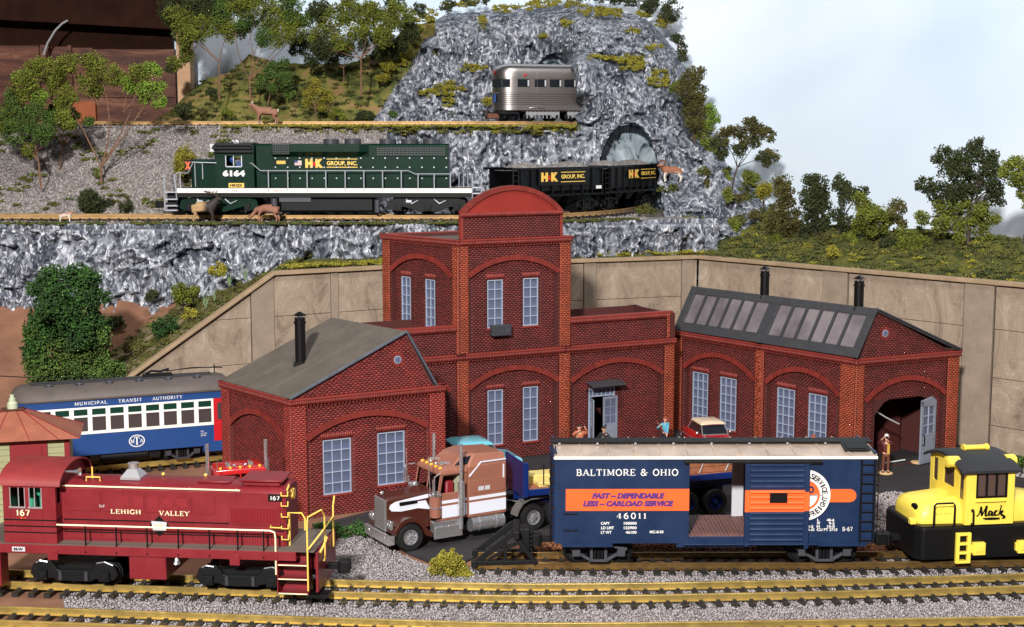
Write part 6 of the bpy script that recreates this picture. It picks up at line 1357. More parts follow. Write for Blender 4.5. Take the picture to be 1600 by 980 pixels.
# ------------------------------------------------------------------ blue and white trolley
def trolley():
    t = thing('trolley_car', 'blue and white trolley with red end doors and grey roof at the left', 'trolley', (-78.9 + .927 * 11.6, 238.4 + .375 * 11.6, 1.5), R(22)); bl = MATS['mta_blue']; L = 18.4; hw = 5.0
    zb, zw0, zw1, ze = 2.6, 6.3, 11.0, 12.3
    def body(z0, z1, mat, name, o=0.):
        P = [(-L + 2.2, -hw - o), (L - 2.2, -hw - o), (L - .4, -hw * .72), (L + .1, -hw * .3), (L + .1, hw * .3), (L - .4, hw * .72), (L - 2.2, hw + o), (-L + 2.2, hw + o), (-L + .4, hw * .72), (-L - .1, hw * .3), (-L - .1, -hw * .3), (-L + .4, -hw * .72)]
        m = MB(); m.prism(P, 'z', z0, z1); return m.build(name, mat, t, smooth=False, bevel=.04)
    body(zb, zw0, bl, 'lower_body'); body(zw1, ze, bl, 'letter_board'); body(zw0 + .001, zw1 - .001, MATS['mta_glass'], 'interior', -.5)
    w0, w1 = -L + 3.3, L - 3.6 ; n = 10; p = (w1 - w0) / n
    for s in (-1, 1):
        m = MB(); hs = [(w0 + p * k + .38, w0 + p * (k + 1) - .38, zw0 + .5, zw1 - 1.75) for k in range(n)] + [(w0 + p * k + .38, w0 + p * (k + 1) - .38, zw1 - 1.4, zw1 - .35) for k in range(n)]
        holed(m, w0, w1, zw0, zw1, -hw - .06 if s < 0 else hw - .2, .26, hs); m.build('window_band', MATS['mta_white'], t, smooth=False, bevel=.03)
    for k in range(n):
        a, b = w0 + p * k + .36, w0 + p * (k + 1) - .36
        wv = MB().box(a, b, -hw + .12, -hw + .2, zw0 + .48, zw1 - .3).build('window', MATS['mta_glass'], t, smooth=False)
        MB().box(a, b, -hw + .04, -hw + .11, zw1 - 1.42, zw1 - .33).build('pane', MATS['mta_green'], wv, smooth=False, label='dark green upper pane')
        m = MB(); m.box(a - .04, b + .04, -hw - .1, -hw - .05, zw0 + .42, zw0 + .55); m.build('sill', MATS['mta_white'], wv, smooth=False)
    for x0, x1 in ((-L + 1.4, w0), (w1, L - 1.6)):
        dr = MB().box(x0, x1, -hw - .05, -hw + .6, 3.4, zw1).build('door', MATS['mta_red'], t, smooth=False, bevel=.03)
        MB().box((x0 + x1) / 2 - .35, (x0 + x1) / 2 + .35, -hw - .09, -hw - .04, 7.2, 10.2).build('pane', MATS['mta_glass'], dr, smooth=False)
        MB().box(x0 + .25, x1 - .25, -hw - .09, -hw - .04, 4.0, 6.6).build('door_panel', MATS['mta_red'], dr, smooth=False, bevel=.02)
    m = MB()
    for x in (-L + 2.2, L - 2.2): pass
    # roof
    def rf(zs, mat, name, par=t):
        m = MB(); rings = []
        for z, k, e in zs:
            P = []; 
            for (x, y) in [(-L - .1, -hw * .35), (-L + .5, -hw * .8), (-L + 2.2, -hw - .25), (-L / 2, -hw - .25), (L / 2, -hw - .25), (L - 2.2, -hw - .25), (L - .5, -hw * .8), (L + .1, -hw * .35), (L + .1, hw * .35), (L - .5, hw * .8), (L - 2.2, hw + .25), (-L + 2.2, hw + .25), (-L + .5, hw * .8), (-L - .1, hw * .35)]: P.append((x * (1 - e), y * k, z))
            rings.append(P)
        m.loft(rings); return m.build(name, mat, par, smooth=40)
    rf([(ze, 1, 0), (ze + .3, 1.01, 0), (ze + .9, .93, .01), (ze + 1.5, .78, .025), (ze + 2.0, .55, .05), (ze + 2.25, .3, .08)], MATS['mta_roof'], 'roof')
    for k in range(6):
        x = -L + 6 + k * 5.0; MB().lathe([(1.0, 0), (1.0, .2), (.8, .25), (.6, .5), (.75, .55), (.6, .8), (.2, .9)], (x, -1.9, ze + 1.75), n=16).build('roof_vent', MATS['dark_grey'], t)
    for k in (-1, 1):
        m = MB(); m.box(-L + 3, L - 3, k * .9 - .2, k * .9 + .2, ze + 2.35, ze + 2.5); m.build('roof_walk', MATS['dark_grey'], t, smooth=False)
    m = MB(); m.box(3.5, 8.5, -.8, .8, ze + 2.4, ze + 2.9); m.tube([(4, 0, ze + 3), (5, .2, ze + 3.4), (6.5, -.2, ze + 3.3), (8, .2, ze + 3.6)], .25, 6); m.build('trolley_base', MATS['black_plastic'], t)
    m = MB(); m.tube([(7.5, 0, ze + 3.2), (12, 0, ze + 3.6), (17.5, 0, ze + 3.3)], .1, 6); m.tube([(-4, 0, ze + 2.9), (-14, .3, ze + 3.4), (-28, .6, ze + 5.0)], .09, 6); m.cyl((16, 0, ze + 2.4), (16, 0, ze + 3.9), .1, n=6); m.build('trolley_pole', MATS['black_plastic'], t)
    # writing
    y = -hw - .04
    serif_text('lettering', 'MUNICIPAL', t, (-5.9, y, zw1 + .7), *F_, .62, 5.4, MATS['white_paint'], gap=.18)
    serif_text('lettering', 'TRANSIT', t, (.6, y, zw1 + .7), *F_, .62, 3.9, MATS['white_paint'], gap=.18)
    serif_text('lettering', 'AUTHORITY', t, (6.9, y, zw1 + .7), *F_, .62, 5.2, MATS['white_paint'], gap=.18)
    m = MB(); m.loft([[(1.5 + r * math.cos(a), y + h, 4.5 + .8 * r * math.sin(a)) for a in [2 * math.pi * i / 28 for i in range(28)]] for r, h in ((1.35, .03), (1.35, -.02), (1.17, -.02), (1.17, .03), (1.35, .03))], cap=False); m.build('emblem', MATS['white_paint'], t, smooth=False)
    for ch, x, h in (('M', .75, .7), ('T', 1.5, 1.5), ('A', 2.25, .7)): serif_text('lettering', ch, t, (x, y - .02, 4.5), *F_, h, .62 if ch != 'T' else .9, MATS['white_paint'], thick=.2)
    flat_text('lettering', 'PAY\nAS YOU\nENTER', t, (L - 5.4, y, 4.9), *F_, 1.0, 1.1, MATS['white_paint'])
    for x in (-10.2, 9.4): 
        bettendorf(t, x, wb=5.0, mat='dark_grey', r=1.5)
    m = MB(); m.cyl((-4.6, -3.6, 1.9), (3.2, -3.6, 1.9), .9); m.box(3.6, 5.5, -4.2, -2.8, 1.2, 2.5); m.box(-12, 12, -1, 1, 1.8, 2.58); m.build('air_tank', MATS['black_plastic'], t)
    m = MB(); m.box(L - 5.5, L - 1.8, -hw, -hw + 1.8, 1.5, 2.59); m.build('step', MATS['mta_blue'], t, smooth=False, bevel=.05)
trolley()
# ------------------------------------------------------------------ yellow and black switcher
def yellow_engine():
    t = thing('yellow_switcher', 'small bright yellow switcher with black base and dark domed cab roof at right', 'locomotive', (63.9, 190.0, 1.5), R(8)); t.scale = (1, 1.38, 1); ye = MATS['sw_yellow']; bk = MATS['sw_black']
    zb = 5.0
    P = [(-9.9, -4.3), (9.9, -4.3), (11.2, -3.2), (11.2, 3.2), (9.9, 4.3), (-9.9, 4.3), (-10.6, 3.4), (-10.6, -3.4)]
    m = MB(); m.prism(P, 'z', .5, zb); m.build('frame', bk, t, smooth=False, bevel=.25, seg=2)
    m = MB(); m.prism([(p[0] * .985, p[1] * .93) for p in P], 'z', zb - .02, zb + .1); m.build('deck', bk, t, smooth=False)
    # hoods
    for s in (-1, 1):
        a, b = s * 9.9, s * 3.0; rings = []
        for x, w, h in ((a, 2.3, 1.2), (s * 9.7, 2.75, 1.8), (s * 9.1, 3.0, 2.5), (s * 8.0, 3.1, 2.8), (b, 3.3, 3.3)):
            rings.append([(x, -w, zb + .1), (x, -w, zb + .1 + h * .55), (x, -w * .86, zb + .1 + h * .85), (x, -w * .5, zb + .1 + h), (x, w * .5, zb + .1 + h), (x, w * .86, zb + .1 + h * .85), (x, w, zb + .1 + h * .55), (x, w, zb + .1)])
        hd = MB().loft(rings).build('hood', ye, t, smooth=50)
        m = MB(); m.lathe([(.7, 0), (.7, .3 * s), (.45, .42 * s), (.02, .42 * s)], (s * 9.3, -1.5, zb + 1.75), 'x', 16); m.build('headlight', bk, hd)
        m = MB()
        for k in range(6): m.add([(s * (5.6 + k * .38), -3.32, zb + 2.5 - q) for q in (0, .9)] + [(s * (5.75 + k * .38), -3.32, zb + 2.5 - q) for q in (0, .9)] + [(s * (5.6 + k * .38), -3.48, zb + 2.5 - q) for q in (0, .9)], [(0, 1, 5, 4), (2, 3, 1, 0), (4, 5, 3, 2)])
        m.build('louvre', ye, hd, smooth=False)
        MB().box(min(s * 11.0, s * 10.1), max(s * 11.0, s * 10.1), -3.2, -2.5, zb + .1, zb + .9).build('sand_box', ye, t, smooth=False, bevel=.1)
        MB().tube([(s * 5.3, -3.9, zb), (s * 5.3, -3.95, zb + 2.9), (s * 5.6, -3.95, zb + 3.2), (s * 7.9, -3.95, zb + 3.2), (s * 8.2, -3.95, zb + 2.9), (s * 8.2, -3.9, zb)], .14, 7).build('handrail', bk, t)
    # cab with real openings
    c, cw, z1 = 6.8, 4.1, 12.7
    c0, c1 = -3.9, 3.0
    for s in (-1, 1):
        m = MB(); holed(m, c0, c1, zb + .1, z1, -cw if s < 0 else cw - .25, .25, [(c0 + 1.5, c1 - 1.2, 8.9, 12.2)]); m.build('cab_side', ye, t, smooth=False, bevel=.06)
    fr_ = MB()
    for u in (c0 + 1.5, c0 + 2.9, c1 - 2.6, c1 - 1.2): fr_.box(u - .12, u + .12, -cw - .06, -cw + .1, 8.9, 12.2)
    fr_.box(c0 + 1.4, c1 - 1.1, -cw - .06, -cw + .1, 8.8, 9.02); fr_.box(c0 + 1.4, c1 - 1.1, -cw - .06, -cw + .1, 12.1, 12.3); fr_.build('window_frame', MATS['black_paint'], t, smooth=False)
    m = MB(); m.box(c0 + 1.5, c1 - 1.2, -cw + .12, -cw + .16, 8.95, 12.2); m.build('pane', MATS['glass_brown'], t, smooth=False)
    m = MB(); m.box(c0 + 1.3, c1 - 1.3, -cw - .28, -cw, 8.3, 8.6); m.build('sill', ye, t, smooth=False, bevel=.05)
    top = lambda y: z1 + 1.35 * math.cos(y / (cw + .1) * math.pi / 2)
    for x0, s in ((c0 - .0, -1), (c1 - .25, 1)):
        q = MB(); holed(q, -cw + .25, cw - .25, zb + .1, z1, 0, .25, [(-3.5, -2.6, 8.4, 12.2), (-1.4, .9, 9.4, 12.3), (2.3, 3.3, 9.0, 12.3)]); m = MB(); m.add([(x0 + y, X_, z) for X_, y, z in q.v], q.f)
        m.prism([(-cw, z1)] + [(y, top(y)) for y in np.linspace(-cw, cw, 13)] + [(cw, z1)], 'x', x0, x0 + .25); cf = m.build('cab_front', ye, t, smooth=False)
        m = MB(); m.box(x0 + .1, x0 + .14, -3.6, -2.5, 8.3, 12.3); m.build('pane', MATS['glass_brown'], t, smooth=False); m = MB(); m.box(x0 + .1, x0 + .14, -1.5, 3.4, 9.2, 12.4); m.build('pane', MATS['glass_brown'], t, smooth=False)
        m = MB(); m.cyl((x0 + .1, -1.9, z1 + .5), (x0 + s * 1.5, -1.9, z1 + .5), .75, n=14); m.cyl((x0 + s * 1.5, -1.9, z1 + .5), (x0 + s * 1.6, -1.9, z1 + .5), .5, n=14); m.build('lamp_housing', ye, t)
    rings = [[(x, y, top(y) + o) for y in np.linspace(-cw - .45, cw + .45, 15)] + [(x, y, top(y) + o - .35) for y in np.linspace(cw + .45, -cw - .45, 15)] for x, o in ((c0 - .8, -.12), (c0 - .3, .15), (c1 + .3, .15), (c1 + .8, -.12))]
    MB().loft(rings).build('cab_roof', MATS['sw_roof'], t, smooth=40)
    m = MB(); m.cyl((-1.6, 0, z1 + 1.75), (1.4, 0, z1 + 1.75), .35, n=10); m.cyl((-1.9, 0, z1 + 1.75), (-1.6, 0, z1 + 1.75), .48, n=10); m.cyl((1.4, 0, z1 + 1.75), (1.7, 0, z1 + 1.75), .48, n=10); m.build('roof_whistle', ye, t)
    m = MB(); m.tube([(c0 + .9, -cw - .1, 7.2), (c0 + .9, -cw - .4, 7.0), (c0 + .9, -cw - .4, 5.4), (c0 + .9, -cw - .1, 5.2)], .13, 6); m.ball((c0 + .9, -cw - .2, 7.2), .22); m.ball((c0 + .9, -cw - .2, 5.3), .22); m.build('grab_iron', MATS['black_paint'], t)
    # script name
    S = [[(0, 0), (.28, .15), (.5, 1.0), (.52, 1.15)], [(.5, 1.1), (.62, .05)], [(.62, .05), (1.15, 1.2)], [(1.15, 1.2), (1.02, .1), (1.15, 0), (1.3, .12)],
         [(1.75, .55), (1.5, .55), (1.38, .25), (1.48, .03), (1.65, .15), (1.82, .6), (1.75, .1), (1.85, 0), (1.98, .12)], [(2.42, .52), (2.3, .6), (2.1, .45), (2.06, .15), (2.2, 0), (2.45, .15)],
         [(2.52, .0), (2.85, 1.15), (2.72, 1.1)], [(2.62, .35), (2.98, .6), (2.95, .4), (2.72, .32), (2.92, .02), (3.1, -.02), (3.3, -.22), (2.9, -.34)], [(.75, -.28), (1.8, -.22), (2.9, -.34), (1.9, -.42), (.95, -.36)]]
    m = MB(); w = .19
    for st in S:
        P = [Vector((p[0], 0, p[1])) for p in st]
        # soften the stroke
        for _ in range(2):
            Q = [P[0]]
            for a, b in zip(P[:-1], P[1:]): Q += [a.lerp(b, .25), a.lerp(b, .75)]
            P = Q + [P[-1]]
        o = len(m.v); n = len(P)
        for i, p in enumerate(P):
            d = (P[min(i + 1, n - 1)] - P[max(i - 1, 0)]).normalized(); q = Vector((-d.z, 0, d.x)) * w / 2 * (1.35 if d.z < -.3 else .75)
            for yo in (0, -.03):
                for sg in (1, -1): pp = p + q * sg; m.v.append((pp.x * 1.25 + c0 + 1.55, -cw - .01 + yo, pp.z * 1.2 + 6.3))
        for i in range(n - 1):
            a = o + 4 * i; m.f += [(a + 2, a + 3, a + 7, a + 6), (a, a + 2, a + 6, a + 4), (a + 1, a + 5, a + 7, a + 3)]
    m.build('lettering', MATS['black_paint'], t, smooth=False, recalc=False)
    # ladders and journal lids on the base
    for x in (-5.4,):
        m = MB(); y = -4.75
        for a, b, z0, z1_ in ((x, x + .5, .1, 4.3), (x + 1.6, x + 2.1, .1, 4.3)): m.box(a, b, y, y + .4, z0, z1_)
        for z in (.1, 1.35, 2.6, 3.9): m.box(x + .5, x + 1.6, y, y + .7, z, z + .35)
        m.build('step', ye, t, smooth=False, bevel=.06)
    for x in (-3.0, 3.4):
        m = MB(); m.box(x, x + 1.7, -4.85, -4.3, 1.2, 2.9); m.box(x + .25, x + 1.45, -4.95, -4.85, 1.7, 2.6); m.box(x - .25, x, -4.7, -4.3, 1.5, 2.6); m.build('journal_box', ye, t, smooth=False, bevel=.08)
    for x in (-5.6, 5.6): wheelset(t, x, 1.5)
    coupler(t, -10.6, -1, 2.2)
yellow_engine()
# ================================================================== road vehicles
M('truck_brown', (72, 35, 26), .3, coat=.5, var=.06, vs=.5); M('truck_tan', (150, 98, 80), .4, coat=.2, var=.05, vs=.5); M('decal_white', (226, 228, 240), .35); M('fire_red', (178, 24, 26), .25, coat=.6)
M('trailer_blue', (15, 38, 98), .35, coat=.3); M('timber_brown', (150, 92, 62), .65, var=.2, vs=.8); M('timber_pale', (222, 200, 122), .6, var=.1, vs=1); M('turquoise', (112, 186, 204), .25, coat=.6); M('car_cream', (226, 204, 176), .3, coat=.4)
M('amber', (236, 170, 50), .2); M('curtain', (176, 180, 150), .8); M('fender_grey', (120, 116, 114), .35, metal=.3)
GLASS = M('clear_glass', (235, 240, 242), .04); GLASS.node_tree.nodes['Principled BSDF'].inputs['Transmission Weight'].default_value = 1; GLASS.node_tree.nodes['Principled BSDF'].inputs['IOR'].default_value = 1.05
def road_wheel(parent, x, y, r, w, rim, s=-1, bolts=True):
    m = MB(); m.lathe([(r * .5, 0), (r * .62, s * w), (r * .93, s * w), (r, s * w * .8), (r, -s * w * .1), (r * .5, -s * w * .1)], (x, y, r), 'y', 26); wl = m.build('wheel', MATS['rubber'], parent, smooth=35)
    m = MB(); m.lathe([(r * .56, s * w * .5), (r * .56, s * w * .98), (r * .5, s * w * .98), (r * .42, s * w * .6), (r * .22, s * w * .75), (r * .16, s * w * 1.1), (.02, s * w * 1.12)], (x, y, r), 'y', 22)
    if bolts:
        for k in range(8): a = k * math.pi / 4; m.cyl((x + r * .33 * math.cos(a), y + s * w * .6, r + r * .33 * math.sin(a)), (x + r * .33 * math.cos(a), y + s * w * .85, r + r * .33 * math.sin(a)), r * .06, n=6)
    m.build('rim', rim, wl, smooth=35)
def semi(label, loc, rz, hoodm, cabm, sleeper=True, stripes=True, roofdz=0):
    t = thing('semi_truck', label, 'truck', loc, rz); ch = MATS['chrome']
    # hood and grille
    m = MB(); m.loft([[(-2.7, -1.75, 2.6), (-2.7, -1.75, 7.2), (-2.7, -1.4, 7.55), (-2.7, 1.4, 7.55), (-2.7, 1.75, 7.2), (-2.7, 1.75, 2.6)], [(4.6, -2.3, 2.6), (4.6, -2.3, 7.5), (4.6, -1.7, 7.95), (4.6, 1.7, 7.95), (4.6, 2.3, 7.5), (4.6, 2.3, 2.6)]]); m.build('hood', hoodm, t, smooth=30, bevel=.12, seg=2)
    m = MB(); m.box(-3.0, -2.7, -1.8, 1.8, 2.7, 7.3); gr = m.build('grille', ch, t, smooth=False, bevel=.1)
    m = MB()
    for k in range(13): y = -1.5 + k * .25; m.box(-3.05, -3.0, y - .05, y + .05, 3.0, 7.0)
    m.build('grille_slat', MATS['fender_grey'], gr, smooth=False)
    for s in (-1, 1):
        P = [(-2.6, 3.0)] + [(2.75 * math.cos(R(a)) - .1, 2.0 + 2.9 * math.sin(R(a))) for a in range(165, 9, -12)] + [(3.4, 2.2), (3.4, 1.6), (2.5, 1.9)] + [(2.2 * math.cos(R(a)) - .1, 2.0 + 2.25 * math.sin(R(a))) for a in range(10, 171, 16)]
        m = MB(); y0, y1 = (-4.0, -1.7) if s < 0 else (1.7, 4.0); m.prism(P, 'y', y0, y1); m.build('fender', hoodm, t, smooth=30, bevel=.15, seg=2)
        m = MB(); m.box(-3.0, -2.6, s * 2.9 - .65, s * 2.9 + .65, 3.4, 4.6); m.ball((-3.05, s * 2.9 - .32, 4.0), (.15, .3, .3)); m.ball((-3.05, s * 2.9 + .32, 4.0), (.15, .3, .3)); m.build('headlight', ch, t, bevel=.05)
        road_wheel(t, 0, s * 2.9, 2.0, 1.0, ch, s)
        for x in (20.3, 24.7): road_wheel(t, x, s * 2.4, 2.0, 1.5, ch, s)
        m = MB(); y = s * 3.9; m.cyl((7.9, y + s * .3, 2.2), (7.9, y + s * .3, 14.6), .26, n=12); m.cyl((7.9, y + s * .3, 4.2), (7.9, y + s * .3, 9.2), .48, n=14)
        for k in range(16): m.cyl((7.9, y + s * .3, 4.4 + k * .3), (7.9, y + s * .3, 4.5 + k * .3), .54, n=12)
        m.build('exhaust_stack', ch, t)
        m = MB(); m.cyl((4.2, s * 3.3, 4.3), (4.2, s * 3.3, 7.4), .85, n=18); m.build('air_cleaner', cabm, t); m = MB(); m.cyl((4.2, s * 3.3, 7.4), (4.2, s * 3.3, 7.7), .9, n=18); m.cyl((4.2, s * 3.3, 5.6), (4.2, s * 3.3, 5.8), .9, n=18); m.ball((4.2, s * 3.3, 7.8), (.5, .5, .3)); m.build('air_cleaner_band', ch, t)
        m = MB(); m.cyl((9.8, s * 3.1, 2.4), (15.2, s * 3.1, 2.4), 1.15, n=20); m.cyl((11, s * 3.1, 2.4), (11.25, s * 3.1, 2.4), 1.22, n=20); m.cyl((13.8, s * 3.1, 2.4), (14.05, s * 3.1, 2.4), 1.22, n=20); m.build('fuel_tank', ch, t)
        m = MB(); m.prism([(-2.4 * 1 + 6, 1.2), (8.2, 1.2), (8.0, 2.9), (3.8, 2.9)], 'y', s * 4.0 - .1, s * 4.0 + .1); m.box(3.7, 8.0, min(s * 2.6, s * 3.8), max(s * 2.6, s * 3.8), 1.4, 3.6); m.build('step_box', ch, t, smooth=False, bevel=.05)
        m = MB(); m.cyl((3.6, s * 4.0, 7.6), (3.6, s * 4.0, 8.9), .1, n=6); m.tube([(4.4, s * 3.8, 7.6), (3.3, s * 4.6, 8.0), (3.4, s * 4.6, 10.4), (4.6, s * 3.8, 10.6)], .09, 6); m.box(3.2, 3.35, s * 4.6 - .3, s * 4.6 + .3, 7.9, 10.0); m.build('mirror', ch, t)
        m = MB(); m.tube([(3.2, s * 3.6, 8.0), (3.0, s * 3.6, 13.0)], .06, 5); m.build('antenna', ch, t)
    m = MB(); m.box(-3.6, -3.1, -4.0, 4.0, 1.3, 2.7); m.box(-3.4, -2.6, -4.05, -3.5, 1.35, 2.65); m.cyl((-3.65, -2.6, 2), (-3.5, -2.6, 2), .4, n=12); m.cyl((-3.65, 2.6, 2), (-3.5, 2.6, 2), .4, n=12); m.build('bumper', ch, t, smooth=False, bevel=.15, seg=2)
    m = MB(); m.ball((-2.6, 0, 7.9), (.3, .2, .3)); m.build('hood_ornament', ch, t)
    # cab
    m = MB(); z = 10.8 + roofdz
    for s in (-1, 1):
        y = s * 3.6; a, b = min(y, y - s * .2), max(y, y - s * .2)
        m.prism([(4.4, 3.6), (9.2, 3.6), (9.2, 7.6), (4.4, 7.6)], 'y', a, b); m.prism([(8.6, 7.6), (9.2, 7.6), (9.2, z), (8.6, z)], 'y', a, b); m.prism([(4.4, 7.6), (4.9, 7.6), (5.5, z), (4.95, z)], 'y', a, b); m.prism([(5.3, z - .7), (8.6, z - .7), (8.6, z), (5.4, z)], 'y', a, b)
    m.prism([(4.4, 3.6), (4.7, 3.6), (4.7, 7.6), (4.4, 7.6)], 'y', -3.6, 3.6); m.prism([(4.4, 7.5), (4.7, 7.5), (5.3, z - .5), (4.95, z - .5)], 'y', -.15, .15); m.box(9.0, 9.2, -3.4, 3.4, 3.6, z); m.box(4.7, 9.0, -3.4, 3.4, 3.6, 3.8)
    m.build('cab', cabm, t, smooth=False, bevel=.08)
    m = MB(); m.loft([[(4.7 + e, -3.7 + e * .6, z + h), (9.3, -3.7 + e * .6, z + h), (9.3, 3.7 - e * .6, z + h), (4.7 + e, 3.7 - e * .6, z + h)] for e, h in ((0, -.55), (.1, -.1), (.5, .25), (1.0, .4))]); m.build('cab_roof', cabm, t, smooth=40, bevel=.1, seg=2)
    m = MB(); m.prism([(4.5, 7.6), (4.6, 7.6), (5.15, z - .4), (5.05, z - .4)], 'y', -3.4, 3.4); m.build('windscreen', GLASS, t, smooth=False)
    m = MB(); m.box(8.0, 8.6, -3.0, 3.0, 6, z - .6); m.build('curtain', MATS['curtain'], t, smooth=False); m = MB(); m.box(6.3, 7.6, -2.6, -.8, 4, 9); m.box(6.3, 7.6, .8, 2.6, 4, 9); m.build('cab_seat', MATS['trim_maroon'], t, smooth=False, bevel=.2)
    for k in range(5): y = -2.8 + k * 1.4; MB().ball((5.3, y, z + .3), (.32, .25, .26), 10, 6).build('marker_light', MATS['amber'], t)
    m = MB()
    for s in (-1.6, 1.6): m.lathe([(.1, 0), (.12, 1.2), (.38, 0.0 - .6)], (6.4, s, z + .65), 'x', 10); m.cyl((7, s, z + .3), (7, s, z + .8), .1, n=6); m.ball((5.6, s * .5, z + .6), .22)
    m.build('roof_horn', ch, t)
    if sleeper:
        sec = lambda x, hb, ht: [(x, -3.8, 3.5), (x, -3.8, 11.0 if hb else 10.9), (x, -3.0, ht), (x, 3.0, ht), (x, 3.8, 11.0), (x, 3.8, 3.5)]
        m = MB(); m.loft([sec(9.3, 0, 11.6), sec(10.6, 1, 12.7), sec(15.6, 1, 12.4)]); m.build('sleeper', cabm, t, smooth=False, bevel=.15, seg=2)
        m = MB(); m.loft([[(6.8, -3.0, z + .2), (6.8, 3.0, z + .2), (9.4, 3.4, z + .2), (9.4, -3.4, z + .2)], [(8.6, -2.6, 12.5), (8.6, 2.6, 12.5), (10.7, 2.9, 12.8), (10.7, -2.9, 12.8)]]); m.build('roof_fairing', cabm, t, smooth=False, bevel=.12, seg=2)
        zf = z + .2; fq = lambda s, q: (6.8 + 1.8 * q + s * (2.6 - .5 * q), -3.0 + .4 * q - s * (.4 - .1 * q), zf + q * (12.5 + .3 * s - zf)); m = MB(); m.add([fq(*p) for p in ((.12, .2), (.9, .2), (.86, .8), (.3, .8))], [(0, 1, 2, 3)]); v = m.v[:]; m.v = [(x, y + .05, zz) for x, y, zz in v]; m.add([(x, y - .07, zz) for x, y, zz in v], [(0, 1, 2, 3)]); m.f += [(0, 1, 5, 4), (1, 2, 6, 5), (2, 3, 7, 6), (3, 0, 4, 7)]; m.build('side_window', MATS['glass_dark'], t, smooth=False)
        m = MB(); m.tube([(9.4, -3.88, 9.6), (11.4, -3.75, 11.5), (15.5, -3.75, 11.5)], .12, 4); m.box(15.0, 15.2, -3.9, -3.8, 8.8, 10.8); m.build('white_trim', MATS['decal_white'], t, smooth=False)
        for a in range(3): MB().box(10.0 + a * 1.85, 11.7 + a * 1.85, -3.86, -3.8, 7.0, 8.9).build('sleeper_panel', cabm, t, smooth=False, bevel=.03)
    if stripes:
        for x0, x1 in ((5.1, 9.1), (9.4, 15.5)):
            y = -3.62 if x0 < 9 else -3.82
            MB().box(x0, x1, y - .03, y, 6.1, 6.55).build('white_stripe', MATS['decal_white'], t, smooth=False); MB().box(x0, x1, y - .03, y, 4.0, 5.75).build('white_stripe', MATS['decal_white'], t, smooth=False)
        m = MB(); Q = [(-2.0, 5.6), (-2.35, 6.0), (-2.2, 6.5), (-1.4, 6.9), (3.6, 7.5), (3.6, 6.95), (-.2, 6.6), (-.2, 6.5), (3.2, 6.6), (3.9, 5.2), (2.0, 5.6), (-.6, 5.4)]
        yy = lambda x: -1.75 - (x + 2.7) / 7.3 * .55 - .06
        n = len(Q); m.add([(x, yy(x), zz) for x, zz in Q] + [(x, yy(x) + .05, zz) for x, zz in Q], [tuple(range(n)), tuple(range(2 * n - 1, n - 1, -1))] + [(i, (i + 1) % n, (i + 1) % n + n, i + n) for i in range(n)]); m.build('hood_stripe', MATS['decal_white'], t, smooth=False, recalc=False)
        m = MB(); m.box(-.9, 1.9, yy(.5) - .22, yy(.5), 6.35, 6.8); bd = m.build('name_badge', MATS['black_paint'], t, smooth=False, bevel=.03)
        flat_text('lettering', 'DIESEL', bd, (.5, yy(.5) - .24, 6.57), *F_, .22, 2.0, MATS['silver']) if False else None
        m = MB(); m.box(10.9, 11.8, -3.9, -3.86, 7.35, 7.95); m.box(12.0, 12.8, -3.9, -3.86, 7.35, 7.95); m.build('decal', MATS['pale_grey'], t, smooth=False)
    # frame and fenders over the drive wheels
    m = MB(); m.box(4, 27.5, -1.5, -1.0, 1.8, 3.0); m.box(4, 27.5, 1.0, 1.5, 1.8, 3.0); m.box(15.6, 27.4, -1.0, 1.0, 2.4, 3.0); m.build('chassis', MATS['black_plastic'], t, smooth=False, bevel=.05)
    for s in (-1, 1):
        P = [(17.4, 2.6), (17.7, 3.4), (18.4, 4.3), (19.6, 4.8), (23.0, 4.85), (25.4, 4.7), (25.4, 4.9), (23, 5.05), (19.5, 5.0), (18.2, 4.5), (17.4, 3.5), (17.1, 2.7)]
        MB().prism(P, 'y', min(s * 2.4, s * 4.0), max(s * 2.4, s * 4.0)).build('rear_fender', MATS['fender_grey'], t, smooth=30)
    m = MB(); m.tube([(15.6, 0, 4.6), (17.5, .3, 4.2), (20, 0, 3.6)], .12, 6); m.tube([(13, -3.1, 3.6), (13.0, -3.5, 4.2), (15.2, -3.5, 4.2), (15.2, -3.1, 3.6)], .1, 6); m.build('hose', MATS['silver'], t)
    return t
semi('brown and tan sleeper semi truck with white stripes, parked beside the yellow bush', (-16.2, 196.0, .33), R(30.5), MATS['truck_brown'], MATS['truck_tan'])
semi('bright red truck with amber roof lights, mostly hidden behind the dark red switcher', (-37.0, 192.0, .02), R(111), MATS['fire_red'], MATS['fire_red'], sleeper=False, stripes=False, roofdz=.3)
